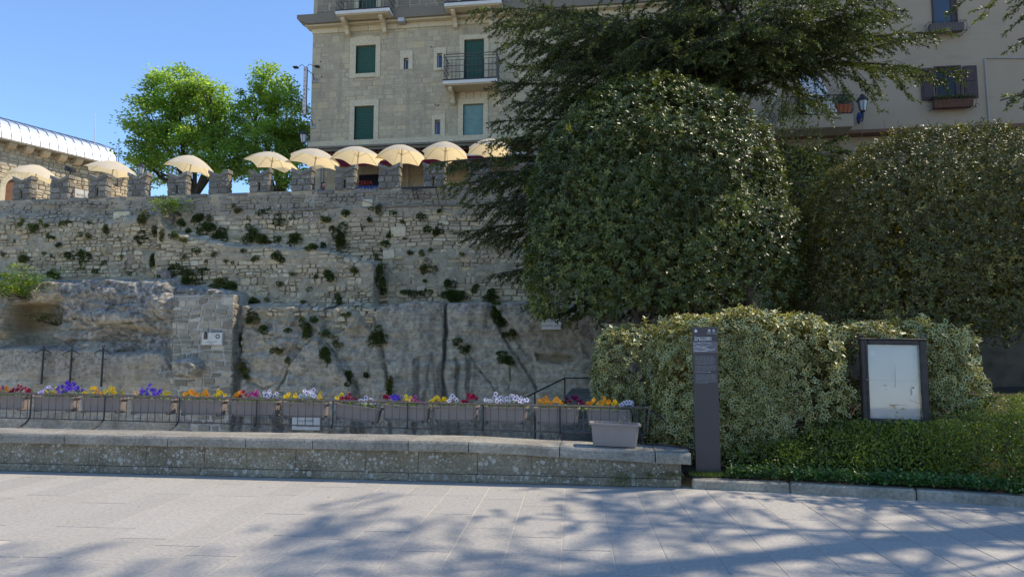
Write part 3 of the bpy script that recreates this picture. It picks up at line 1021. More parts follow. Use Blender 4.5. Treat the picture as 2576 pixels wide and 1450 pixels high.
def S(x, z, fine=True):
    """depth of the cliff and wall at x, z"""
    x, z = np.asarray(x, float), np.asarray(z, float)
    Y = WY - 0.05 * np.clip(7.2 - z, 0, 9)
    rough = np.full(x.shape, 0.06)
    xw = x + 0.16 * fbm(x * 0.9, z * 0.9, 2.0, 3, 41)
    zw = z + 0.16 * fbm(x * 0.9, z * 0.9, 7.0, 3, 42)
    for poly, y, soft, rg in FEAT:
        m = smooth01(sdist(xw, zw, poly) / soft * 0.5 + 0.5)
        Y = Y * (1 - m) + y * m
        rough = rough * (1 - m) + rg * m
    for line, y, hw, dep in CRACK:
        L = pp(line, y)
        Y = Y + dep * np.clip(1 - ldist(x + 0.6 * (xw - x), z + 0.6 * (zw - z), L) / (0.75 * hw), 0, 1)
    for line, y, hw, dep in LEDGE:
        Y = Y + dep * (1 - smooth01(ldist(xw, zw, pp(line, y)) / hw))
    if fine:
        Y0 = Y - 0.03 * fbm(x * 0.8, z * 1.1, 0, 3, 51)
        bed = vnoise(x * 0.5, (z + 0.15 * x * 0.2) * 4.5, 1.0, 71)
        rid = 1 - 2 * np.abs(fbm(x * 2.1, z * 2.9, 0, 4, 57, 0.6))
        hb = z * 2.9 + 0.55 * fbm(x * 0.5, z * 0.5, 4, 3, 73) + 0.12 * x
        fr = hb - np.floor(hb)
        msk = smooth01(0.5 + 1.6 * vnoise(x * 0.45, z * 0.8, 8, 75))
        wild = np.clip((rough - 0.045) / 0.1, 0, 1)
        Y = Y - rough * (1.6 * fbm(x * 0.8, z * 1.1, 0, 5, 51, 0.58) + 0.55 * bed)
        Y = Y - rough * 0.75 * (rid - 0.55) + 0.9 * rough * wild * msk * fr ** 4
        Y = Y - (0.012 + 0.045 * wild) * fbm(x * 6.0, z * 8.0, 0, 2, 58)
        wx, wz = x + 0.10 * fbm(x * 2, z * 2, 0, 2, 91), z + 0.10 * fbm(x * 2, z * 2, 5, 2, 92)
        Y = Y - rough * (0.62 * facets(wx, wz, 0.62, 401) + 0.42 * facets(wx, wz, 0.25, 431)) * (0.45 + 0.55 * wild)
        c1, c2 = (x + 0.8 * z), (z - 0.8 * x)
        Y = Y - 0.030 * fbm(c1 * 3.2, c2 * 6.5, 2, 3, 59, 0.65) * smooth01((21.2 - Y) * 4)
        return Y, Y0
    return Y


def BND(x):
    """height where masonry gives way to living rock"""
    pts = [(-500, 735, 21), (0, 735, 21), (40, 700, 20.9), (150, 700, 20.7), (190, 693, 20.6), (300, 696, 20.6), (418, 692, 20.6), (432, 712, 20.7), (540, 722, 20.7), (600, 742, 20.8),
           (640, 800, 20.8), (720, 812, 20.8), (790, 800, 20.8), (860, 850, 20.8), (945, 835, 20.8), (952, 757, 20.4), (1112, 757, 20.4), (1228, 757, 20.4), (1300, 760, 20.3), (1503, 762, 20.2), (1512, 1600, 21.6), (3600, 1600, 21.6)]
    P = np.array([D(*p) for p in pts])
    return np.interp(x, P[:, 0], P[:, 2])


X0, X1, Z0, Z1, ST = -27.0, 5.2, -2.3, WALL_TOP, 0.04
gx, gz = np.arange(X0, X1 + ST / 2, ST), np.linspace(Z0, Z1, int((Z1 - Z0) / ST) + 1)
GX, GZ = np.meshgrid(gx, gz)
GY, GY0 = S(GX, GZ)
nx, nz = len(gx), len(gz)
ii, jj = np.meshgrid(np.arange(nx - 1), np.arange(nz - 1))
FF = np.stack([jj * nx + ii, jj * nx + ii + 1, (jj + 1) * nx + ii + 1, (jj + 1) * nx + ii], -1).reshape(-1, 4)
fcx = GX[:-1, :-1].ravel() + ST / 2
fcz = GZ[:-1, :-1].ravel() + ST / 2
is_wall = fcz > BND(fcx) + 0.10 * fbm(fcx * 1.3, fcz * 1.3, 0, 3, 61)
ALLV = np.stack([GX, GY, GZ], -1).reshape(-1, 3)


def submesh(name, faces):
    used, inv = np.unique(faces, return_inverse=True)
    return fast_mesh(name, ALLV[used], inv.reshape(faces.shape)), used


# what the rock face carries of its own: drip stains, lichen, ochre beds
SX, SY, SZ = ALLV[:, 0], ALLV[:, 1], ALLV[:, 2]
scr = toscreen(ALLV)
u, v = scr[:, 0], scr[:, 1]
stain = np.zeros(len(ALLV))
nstr = fbm(SX * 6.0, SZ * 0.5, 0, 3, 81)


def streak(xc, y0, y1, wd, k=1.0):
    global stain
    wob = xc + 9 * vnoise(SZ * 1.1, xc * 0.1, 0, 82) + 4 * vnoise(SZ * 3.1, xc * 0.2, 0, 84)
    ww = wd * (0.35 + 0.75 * smooth01(0.5 + 0.9 * vnoise(SZ * 0.9, xc * 0.37, 0, 85)))
    top_ = y0 + 10 * vnoise(u * 0.09, xc * 0.1, 0, 86)
    m = (1 - smooth01((np.abs(u - wob) - ww * 0.35 + 7 * nstr) / (ww * 0.9))) * smooth01((v - top_) / 12 + 0.5) * smooth01((y1 - v) / 70 + 0.3)
    m = m * np.clip(0.85 + 0.7 * fbm(SX * 5, SZ * 1.6, 1, 3, 87), 0.15, 1)
    stain = np.maximum(stain, m * k)


for a in ((1119, 760, 1400, 13, 1.0), (1046, 906, 1400, 9, 0.8), (1010, 800, 960, 16, 0.35), (1075, 905, 1200, 9, 0.75), (1092, 880, 1400, 8, 0.8), (1106, 906, 1400, 12, 0.7), (1150, 905, 1150, 14, 0.8), (1174, 904, 1200, 9, 0.75),
          (1195, 905, 1000, 6, 0.5), (1215, 760, 880, 10, 0.35), (1095, 770, 900, 14, 0.4), (960, 868, 1300, 12, 0.6), (1180, 770, 840, 12, 0.3), (1060, 766, 860, 14, 0.25), (1380, 770, 850, 18, 0.3), (1480, 770, 1000, 24, 0.4),
          (640, 1000, 1300, 18, 0.7), (690, 1010, 1300, 16, 0.8), (740, 1020, 1300, 12, 0.7), (830, 1020, 1300, 10, 0.8), (900, 1040, 1300, 16, 0.7), (980, 1040, 1300, 14, 0.7), (600, 1030, 1300, 14, 0.8), (1150, 1040, 1300, 60, 0.45), (1080, 1040, 1300, 30, 0.5), (300, 900, 1300, 30, 0.25), (120, 890, 1300, 50, 0.25)):
    streak(*a)
nl = fbm(SX * 1.2, SZ * 1.6, 3, 5, 83)
lich = np.zeros(len(ALLV))


def lobe(xc, yc, rx, ry, k):
    global lich
    d = ((u - xc) / rx) ** 2 + ((v - yc) / ry) ** 2
    lich = np.maximum(lich, k * (1 - smooth01(d * 0.7 + 0.9 * nl)))


for a in ((210, 720, 95, 35, 1.0), (330, 745, 130, 55, 1.0), (200, 780, 60, 35, 0.9), (300, 860, 150, 40, 0.95), (60, 876, 200, 10, 0.8), (480, 728, 80, 18, 0.9), (380, 800, 60, 30, 0.6), (120, 905, 230, 40, 0.55), (450, 925, 60, 26, 0.9),
          (1000, 768, 80, 16, 0.5), (1290, 775, 80, 20, 0.6), (1180, 770, 60, 14, 0.5), (780, 880, 60, 60, 0.35), (1400, 775, 100, 14, 0.4), (690, 1060, 60, 60, 0.6), (860, 1060, 80, 60, 0.5)):
    lobe(*a)
och = np.zeros(len(ALLV))
for xc, yc, rx, ry, k in ((90, 800, 80, 50, 1.0), (20, 830, 50, 40, 0.6), (180, 850, 60, 18, 0.5), (330, 830, 120, 22, 0.7), (1400, 850, 110, 60, 0.5), (1400, 905, 60, 14, 0.7), (360, 940, 130, 50, 0.35), (800, 820, 120, 30, 0.35), (180, 950, 200, 50, 0.3)):
    och = np.maximum(och, k * (1 - smooth01(((u - xc) / rx) ** 2 + ((v - yc) / ry) ** 2 + 0.6 * nl)))

me, used = submesh('rock_face', FF[~is_wall])
add_attr(me, 'stain', stain[used])
add_attr(me, 'lichen', lich[used])
add_attr(me, 'ochre', och[used])
tag(link('rock_face', me, MT['rock']), kind='structure')

FW = thing('fortified_wall', (0, WY, 0), 'long battlemented rubble stone wall with swallow-tail merlons above the quarry rock', 'wall')
me, used = submesh('wall_core', FF[is_wall])
core = link('wall_core', me, MT['wall_mortar'], FW)
# the wall goes on behind the clipped trees
MB().box((5.2, WY - 0.05, -1.0), (22, WY + 0.3, WALL_TOP)).build('wall_core', MT['shaded_rock'], FW)
MB().box((-40, WY - 0.05, -2.0), (-27, WY + 0.4, WALL_TOP)).build('wall_core', MT['wall_mortar'], FW)
MB().box((-27, WY + 0.25, 5.0), (5.2, WY + 0.41, WALL_TOP)).build('wall_back', MT['wall_mortar'], FW)


def grid_at(A, x, z):
    fx = np.clip((np.asarray(x, float) - X0) / ST, 0, nx - 1.001)
    fz = np.clip((np.asarray(z, float) - Z0) / (Z1 - Z0) * (nz - 1), 0, nz - 1.001)
    i, j = fx.astype(int), fz.astype(int)
    fx, fz = fx - i, fz - j
    return (A[j, i] * (1 - fx) + A[j, i + 1] * fx) * (1 - fz) + (A[j + 1, i] * (1 - fx) + A[j + 1, i + 1] * fx) * fz


def surfS(x, z):
    return grid_at(GY0, x, z)


stones = []
gst = np.random.default_rng(5)
for r in courses(-25.5, 4.6, 0.4, WALL_TOP - 0.13, (0.11, 0.25), (0.18, 0.52), 0.24, 31):
    cxm, czm = (r[0] + r[1]) / 2, (r[2] + r[3]) / 2
    sc = toscreen(np.array([[cxm, 21.6, czm]]))[0]
    if not (-60 < sc[0] < 1640) or czm < BND(np.array([cxm]))[0] + 0.12:
        continue
    eroded = vnoise(cxm * 0.55, czm * 0.8, 0.3, 12)
    if sc[0] < 390 and sc[1] > 545:
        eroded += 0.45
    elif 390 < sc[0] < 945 and sc[1] > 610:
        eroded += 0.28
    elif sc[0] > 945:
        eroded -= 0.4
    if eroded > 0.55 and gst.random() < 0.25:
        continue
    j = 0.19 if eroded > 0.1 else 0.09
    gap = gst.uniform(0.004, 0.011) if eroded < 0.2 else gst.uniform(0.004, 0.02)
    if eroded > 0.15 and r[1] - r[0] > 0.36:
        f = gst.uniform(0.35, 0.65)
        parts = [(r[0], r[0] + (r[1] - r[0]) * f, r[2], r[3]), (r[0] + (r[1] - r[0]) * f, r[1], r[2], r[3])]
    else:
        parts = [r]
    for q in parts:
        s = stone_shape(q, gap, j, 0.05, gst, surfS, 0.028 if eroded < 0.15 else 0.06)
        if s:
            stones.append((*s, gst.random()))
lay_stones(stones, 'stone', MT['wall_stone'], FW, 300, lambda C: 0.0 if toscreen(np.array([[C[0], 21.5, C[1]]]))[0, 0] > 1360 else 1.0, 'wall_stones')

# battlements
MERL = [(30, 77), (124, 172), (220, 268), (319, 368), (419, 469), (522, 573), (625, 677), (731, 784), (840, 892), (950, 1005), (1062, 1119), (1177, 1235)]
mx = [(float(D(a, 490, WY)[0]), float(D(b, 490, WY)[0])) for a, b in MERL]
pitch = (mx[-1][0] - mx[0][0]) / (len(mx) - 1)
for k in range(1, 4):
    mx.insert(0, (mx[0][0] - pitch, mx[0][1] - pitch))
while mx[-1][0] < 14:
    mx.append((mx[-1][0] + pitch, mx[-1][1] + pitch))
MH = 0.88
FWY, BWY = WY - 0.02, WY + 0.28
for k, (xa, xb) in enumerate(mx):
    slit = k % 2 == 1
    w_ = xb - xa
    xm = (xa + xb) / 2
    hz = WALL_TOP + MH + rng.uniform(-0.03, 0.03)
    nz_ = hz - 0.17
    zb_ = WALL_TOP - 0.02
    e = 0.03
    m_ = MB()
    if slit:
        sw, s0, s1 = 0.035, WALL_TOP + 0.06, WALL_TOP + 0.36
        m_.prism([(xa + e, zb_), (xm - sw, zb_), (xm - sw, s1), (xm, s1 + 0.001), (xm, nz_ - e), (xa + e, hz - 0.03)], FWY + e, BWY - e)
        m_.prism([(xm + sw, zb_), (xb - e, zb_), (xb - e, hz - 0.03), (xm, nz_ - e), (xm, s1 + 0.001), (xm + sw, s1)], FWY + e, BWY - e)
        m_.box((xm - sw, FWY + e, zb_), (xm + sw, BWY - e, s0))
    else:
        m_.prism([(xa + e, zb_), (xb - e, zb_), (xb - e, hz - 0.03), (xm, nz_ - e), (xa + e, hz - 0.03)], FWY + e, BWY - e)
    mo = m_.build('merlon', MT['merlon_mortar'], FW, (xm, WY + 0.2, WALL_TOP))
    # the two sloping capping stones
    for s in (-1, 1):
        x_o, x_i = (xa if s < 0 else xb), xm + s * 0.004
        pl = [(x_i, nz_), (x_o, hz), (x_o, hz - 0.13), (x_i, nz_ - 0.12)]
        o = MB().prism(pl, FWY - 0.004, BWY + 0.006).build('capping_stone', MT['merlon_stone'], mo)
        add_attr(o.data, 'tone', np.full(len(o.data.vertices), rng.uniform(0.4, 0.9)))
    vis = toscreen(np.array([[xm, WY, 7.6]]))[0]
    if -40 < vis[0] < 1330:
        g_ = np.random.default_rng(100 + k)
        for (z0_, z1_) in ((WALL_TOP, WALL_TOP + 0.22), (WALL_TOP + 0.22, WALL_TOP + 0.44), (WALL_TOP + 0.44, nz_ - 0.125)):
            f = g_.uniform(0.38, 0.62)
            xs_ = xa + f * w_
            if slit and z0_ < WALL_TOP + 0.4:
                cells = [(xa, xm - 0.035), (xm + 0.035, xb)]
            elif g_.random() < 0.35:
                cells = [(xa, xa + w_ * 0.3), (xa + w_ * 0.3, xa + w_ * 0.68), (xa + w_ * 0.68, xb)]
            else:
                cells = [(xa, xs_), (xs_, xb)]
            for ca, cb in cells:
                s = stone_shape((ca, cb, z0_, z1_), 0.007, 0.06, 0.0, g_, lambda x, z: np.full(np.shape(x), FWY + e), 0.035)
                if s:
                    c = s[0].mean(0)
                    me = fast_mesh('stone', s[0] - c, s[1])
                    add_attr(me, 'tone', np.full(len(s[0]), g_.random()))
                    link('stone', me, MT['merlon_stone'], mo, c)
            # side face towards +x, seen obliquely
            me_s = stone_shape((FWY + 0.02, BWY, z0_, z1_), 0.007, 0.05, 0.0, g_, lambda y, z: np.full(np.shape(y), 0.0), 0.03)
            if me_s:
                Vq = me_s[0]
                Vn = np.stack([xb - e - Vq[:, 1], Vq[:, 0], Vq[:, 2]], 1)
                c = Vn.mean(0)
                me = fast_mesh('stone', Vn - c, [f_[::-1] for f_ in me_s[1]])
                add_attr(me, 'tone', np.full(len(Vn), 0.3 + 0.7 * g_.random()))
                link('stone', me, MT['merlon_stone'], mo, c)
# sill slabs between the merlons
for k in range(len(mx) - 1):
    a, b = mx[k][1] + 0.015, mx[k + 1][0] - 0.015
    sag = rng.uniform(-0.02, 0.02)
    o = MB().bbox((a, FWY - 0.03, WALL_TOP - 0.13 + sag), (b, BWY + 0.02, WALL_TOP + 0.005 + sag), 0.02).build('sill_stone', MT['merlon_stone'], FW)
    add_attr(o.data, 'tone', np.full(len(o.data.vertices), rng.uniform(0.4, 0.9)))
# thin string ledge under the parapet band
lx0, lx1 = float(D(690, 525, WY)[0]), float(D(1260, 520, WY)[0])
lz = float(D(900, 523, WY)[2])
nl_ = 9
for k in range(nl_):
    a, b = lx0 + (lx1 - lx0) * k / nl_, lx0 + (lx1 - lx0) * (k + 1) / nl_ - 0.012
    o = MB().bbox((a, WY - 0.11, lz - 0.03 + rng.uniform(-0.015, 0.015)), (b, WY + 0.1, lz + 0.03), 0.012).build('ledge_stone', MT['merlon_stone'], FW)
    add_attr(o.data, 'tone', np.full(len(o.data.vertices), rng.uniform(0.5, 1.0)))
# a few pale repair stones
for (x, y, w2, h2) in ((925, 511, 28, 20), (312, 543, 48, 20), (1003, 583, 40, 26), (980, 641, 31, 24)):
    c = D(x, y, WY - 0.05)
    yy = float(surfS(np.array([c[0]]), np.array([c[2]]))[0])
    w3, h3 = w2 / FPX * 22, h2 / FPX * 22
    o = MB().bbox((c[0] - w3 / 2, yy - 0.075, c[2] - h3 / 2), (c[0] + w3 / 2, yy + 0.05, c[2] + h3 / 2), 0.012).build('repair_stone', MT['trim_stone'], FW)
    add_attr(o.data, 'tone', np.full(len(o.data.vertices), rng.random()))

# masonry pillar built against the rock
PY = 20.22
pil = thing('masonry_pillar', tuple(D(510, 1000, PY)), 'square rubble masonry pier with white mortar joints built against the rock face', 'pier')
pa, pb = D(437, 742, PY), D(588, 742, PY)
bl, br = D(427, 1000, PY), D(580, 1000, PY)
ptop, pbot = float(pa[2]), FLOOR_Z
sl_ = (br[0] - pb[0]) / (br[2] - pb[2])
slL = (bl[0] - pa[0]) / (bl[2] - pa[2])


def pxl(z):
    return pa[0] + slL * (z - ptop)


def pxr(z):
    return pb[0] + sl_ * (z - ptop)


mb = MB()
Vp = [(pxl(pbot) + .03, PY + .03, pbot), (pxr(pbot) - .03, PY + .03, pbot), (pxr(ptop) - .03, PY + .03, ptop), (pxl(ptop) + .03, PY + .03, ptop),
      (pxl(pbot) + .03, 21.3, pbot), (pxr(pbot) - .03, 21.3, pbot), (pxr(ptop) - .03, 21.3, ptop), (pxl(ptop) + .03, 21.3, ptop)]
mb.add(Vp, [(0, 1, 2, 3), (4, 7, 6, 5), (0, 4, 5, 1), (1, 5, 6, 2), (2, 6, 7, 3), (3, 7, 4, 0)])
mb.build('pier_core', MT['pillar_mortar'], pil)
g_ = np.random.default_rng(77)
pst = []
for r in courses(0.0, 1.0, -1.9, ptop, (0.10, 0.24), (0.10, 0.24), 0.2, 78):
    za, zb = r[2], r[3]
    xl, xr = pxl((za + zb) / 2), pxr((za + zb) / 2)
    q = (xl + r[0] * (xr - xl), xl + r[1] * (xr - xl), za, zb)
    s = stone_shape(q, g_.uniform(0.006, 0.018), 0.20, 0.07, g_, lambda x, z: np.full(np.shape(x), PY + 0.03), 0.026)
    if s and toscreen(np.array([[s[3][0], PY, s[3][1]]]))[0, 1] < 1090:
        pst.append((*s, g_.random()))
for r in courses(PY + 0.04, 20.6, -1.9, ptop, (0.16, 0.28), (0.25, 0.5), 0.1, 79):
    s = stone_shape(r, 0.010, 0.08, 0.0, g_, lambda y, z: np.zeros(np.shape(y)), 0.03)
    if s:
        Vq = s[0]
        Vn = np.stack([np.array([pxr(z) for z in Vq[:, 2]]) - .03 - Vq[:, 1], Vq[:, 0], Vq[:, 2]], 1)
        pst.append((Vn, [f_[::-1] for f_ in s[1]], s[2] * 0.3, s[3], g_.random() * 0.4))  # shade of the recessed side is put into darker stone tones
lay_stones(pst, 'stone', MT['pillar_stone'], pil, 300, None, 'pier_stones')


def on_wall(x, y, tries=6):
    """where a measured place meets the cliff or wall"""
    Y = 21.0
    for _ in range(tries):
        p = D(x, y, Y)
        Y = float(grid_at(GY, np.array([p[0]]), np.array([p[2]]))[0])
    return D(x, y, Y)
# ------------------------------------------------------------------ tall stone building (restaurant)
BY = 28.0


def fb(x, y, Y=BY):
    p = D(x, y, Y)
    return float(p[0]), float(p[2])


BLD = thing('stone_building', (-7, BY + 4, TER_Z), 'tall pale ashlar building with green shutters and balconies behind the battlements', 'building')
BX0, BX1 = -12.68, 3.4
zc0, zc1 = fb(900, 62)[1], fb(900, 40)[1]
zs0, zs1 = fb(900, 373)[1], fb(900, 353)[1]
ZTOP = 19.0
OPEN = {}


def hole(name, a, b, Y=BY):
    x0, z1 = fb(*a, Y)
    x1, z0 = fb(*b, Y)
    OPEN[name] = (x0, x1, z0, z1)
    return OPEN[name]


W1 = hole('w1', (896, 116), (944, 184))
W2 = hole('w2', (892, 268), (939, 354))
W3 = hole('w3', (1016, 147), (1027, 174))
W4 = hole('w4', (1100, 135), (1112, 171))
W5 = hole('w5', (1094, 302), (1107, 339))
DR1 = hole('d1', (1168, 101), (1217, 198))
W6 = hole('w6', (1165, 263), (1215, 347))
W7 = hole('w7', (905, -60), (946, 24))
W8 = hole('w8', (1160, -80), (1210, 8))
SUR = {'w1': (881, 93, 956, 194), 'w2': (880, 253, 951, 354), 'w3': (1007, 129, 1038, 175), 'w4': (1091, 122, 1122, 177), 'w5': (1086, 290, 1119, 344), 'd1': (1156, 90, 1229, 198), 'w6': (1152, 250, 1227, 347), 'w7': (893, -75, 958, 24), 'w8': (1150, -90, 1220, 8)}
SURW = {k: (fb(a, b)[0], fb(c, d)[0], fb(c, d)[1], fb(a, b)[1]) for k, (a, b, c, d) in SUR.items()}


xs_ = sorted({BX0, BX1} | {v for k in OPEN for v in OPEN[k][:2]})
zs_ = sorted({TER_Z, ZTOP} | {v for k in OPEN for v in OPEN[k][2:]})
mb = MB().box((BX0, BY + 0.30, TER_Z), (BX1, BY + 10, ZTOP))
for i_ in range(len(xs_) - 1):
    j_ = 0
    while j_ < len(zs_) - 1:
        cx_ = (xs_[i_] + xs_[i_ + 1]) / 2
        free = lambda j: not any(o_[0] < cx_ < o_[1] and o_[2] < (zs_[j] + zs_[j + 1]) / 2 < o_[3] for o_ in OPEN.values())
        if not free(j_):
            j_ += 1
            continue
        k_ = j_
        while k_ < len(zs_) - 1 and free(k_):
            k_ += 1
        mb.box((xs_[i_], BY + 0.0, zs_[j_]), (xs_[i_ + 1], BY + 0.299, zs_[k_]))
        j_ = k_
mb.build('wall', MT['facade_mortar'], BLD)


def facade_stones(x0, x1, z0, z1, hr, wr, seed, mat, Y, avoid, most, name, parent, proud=0.007, jit=0.010, gap=0.0035):
    g_ = np.random.default_rng(seed)
    out = []
    for r in courses(x0, x1, z0, z1, hr, wr, 0.10, seed):
        cells = [r]
        for (ax0, ax1, az0, az1) in avoid:
            nxt = []
            for (a, b, c, d) in cells:
                if b <= ax0 or a >= ax1 or d <= az0 + 0.02 or c >= az1 - 0.02:
                    nxt.append((a, b, c, d))
                    continue
                if ax0 - a > 0.06:
                    nxt.append((a, ax0, c, d))
                if b - ax1 > 0.06:
                    nxt.append((ax1, b, c, d))
                lo, hi = max(a, ax0), min(b, ax1)
                if hi - lo > 0.06:
                    if c < az0 - 0.05:
                        nxt.append((lo, hi, c, az0))
                    if d > az1 + 0.05:
                        nxt.append((lo, hi, az1, d))
            cells = nxt
        for q in cells:
            s = stone_shape(q, gap, jit, 0.0, g_, lambda x, z: np.full(np.shape(x), Y), proud)
            if s:
                out.append((*s, g_.random()))
    lay_stones(out, name, mat, parent, most, lambda C: 0.02 if toscreen(np.array([[C[0], Y, C[1]]]))[0, 0] > 1260 or toscreen(np.array([[C[0], Y, C[1]]]))[0, 1] < 0 else 1.0, 'ashlar_blocks')


facade_stones(BX0, BX1, zs1, zc0 - 0.33, (0.15, 0.32), (0.20, 0.66), 11, MT['facade_stone'], BY, list(SURW.values()), 290, 'ashlar_block', BLD)
facade_stones(BX0, BX1, TER_Z + 0.1, zs0, (0.30, 0.42), (0.5, 0.9), 12, MT['facade_stone'], BY, [hole('shop', (903, 440), (952, 492))], 0, 'ashlar_block', BLD)
facade_stones(BX0 + 0.15, BX1, zc1, ZTOP, (0.26, 0.36), (0.4, 0.8), 13, MT['facade_upper'], BY - 0.004, [SURW['w7'], SURW['w8']], 8, 'upper_block', BLD)
# side wall, seen from a step to the side
MB().box((BX0 - 0.02, BY + 0.06, TER_Z), (BX0 + 0.001, BY + 10, ZTOP - 0.01)).build('side_wall', MT['facade_stone'], BLD)


def ring_part(name, o, i, Y0, Y1, mat, parent, arch=0.0):
    """surround of an opening: two jambs, lintel and sill as one dressed frame"""
    x0, x1, z0, z1 = o
    a0, a1, b0, b1 = i
    m = MB()
    m.bbox((x0, Y0, z0), (a0, Y1, b1), 0.008)
    m.bbox((a1, Y0, z0), (x1, Y1, b1), 0.008)
    n = 10
    top = [(x1, b1 + 0.001)] + [(x1 + (x0 - x1) * k / n, z1 - arch + arch * math.sin(math.pi * k / n)) for k in range(n + 1)] + [(x0, b1 + 0.001)]
    m.prism(top, Y0 - 0.004, Y1)
    if b0 - z0 > 0.03:
        m.bbox((a0, Y0 - 0.03, z0), (a1, Y1, b0), 0.008)
    ob = m.build(name, mat, parent)
    add_attr(ob.data, 'tone', np.full(len(ob.data.vertices), 0.5))
    return ob


def shutter(i, mat, parent, Y, pitch=0.085):
    x0, x1, z0, z1 = i
    sh = MB().box((x0, Y + 0.012, z0), (x1, Y + 0.03, z1)).build('roller_shutter', mat, parent)
    nsl_ = int((z1 - z0) / pitch)
    m = None
    for k in range(nsl_):
        a = z0 + (z1 - z0) * k / nsl_
        b = a + (z1 - z0) / nsl_ * 0.93
        MB().add([(x0, Y + 0.010, a), (x1, Y + 0.010, a), (x1, Y - 0.016, (a + 2 * b) / 3), (x0, Y - 0.016, (a + 2 * b) / 3), (x1, Y + 0.011, b), (x0, Y + 0.011, b)], [(0, 1, 2, 3), (3, 2, 4, 5)]).build('slat', mat, sh, fix=False)
    return sh


def window_unit(key, kind, arch=0.0):
    i, o = OPEN[key], SURW[key]
    fr = ring_part('window', o, i, BY - 0.035, BY + 0.22, MT['trim_stone'], BLD, arch)
    if kind in ('green', 'teal'):
        # recess back and roller shutter
        shutter(i, MT['shutter_green' if kind == 'green' else 'shutter_teal'], fr, BY + 0.10)
    else:
        x0, x1, z0, z1 = i
        MB().box((x0, BY + 0.12, z0), (x0 + 0.035, BY + 0.16, z1)).box((x1 - 0.02, BY + 0.12, z0), (x1, BY + 0.16, z1)).box((x0 + 0.035, BY + 0.12, z1 - 0.035), (x1 - 0.02, BY + 0.16, z1)).build('frame', MT['balcony_slab'], fr)
        MB().box((x0 + 0.035, BY + 0.14, z0), (x1 - 0.02, BY + 0.15, z1 - 0.035)).build('pane', MT['blue_glass'], fr)


# openings are cut by setting the shutters in front of the wall core inside their deep surrounds
for key, kind, arch in (('w1', 'green', 0.10), ('w2', 'green', 0), ('w3', 'slim', 0), ('w4', 'slim', 0), ('w5', 'slim', 0), ('d1', 'green', 0), ('w6', 'teal', 0), ('w7', 'green', 0), ('w8', 'green', 0)):
    window_unit(key, kind, arch)
# cornice with frieze
xl_ = fb(757, 50)[0]
o = MB().prism([(0, 0)] * 0 or [(xl_ + 0.45, zc0 - 0.02), (BX1, zc0 - 0.02), (BX1, zc1), (xl_, zc1), (xl_, zc1 - 0.17)], BY - 0.42, BY + 0.3).build('cornice', MT['cornice'], BLD)
add_attr(o.data, 'tone', np.full(len(o.data.vertices), 0.5))
o = MB().prism([(BX0 - 0.06, zc0 - 0.10), (BX1, zc0 - 0.10), (BX1, zc0 - 0.021), (BX0 - 0.3, zc0 - 0.021)], BY - 0.30, BY + 0.3).build('cornice_moulding', MT['trim_stone'], BLD)
add_attr(o.data, 'tone', np.full(len(o.data.vertices), 0.3))
xx = BX0 - 0.02
while xx < BX1 - 0.3:
    ln = rng.uniform(0.8, 1.4)
    o = MB().bbox((xx, BY - 0.06, zc0 - 0.33), (min(xx + ln - 0.01, BX1), BY + 0.1, zc0 - 0.10), 0.008).build('frieze_block', MT['trim_stone'], BLD)
    add_attr(o.data, 'tone', np.full(len(o.data.vertices), rng.random()))
    xx += ln
for (a, b, d, m_) in ((zs0 + 0.10, zs1, 0.10, 'trim_stone'), (zs0, zs0 + 0.095, 0.20, 'cornice'), (zs0 - 0.12, zs0 - 0.004, 0.13, 'cornice')):
    o = MB().bbox((BX0 - 0.05, BY - d, a), (BX1, BY + 0.1, b), 0.012).build('string_course', MT[m_], BLD)
    add_attr(o.data, 'tone', np.full(len(o.data.vertices), 0.3))


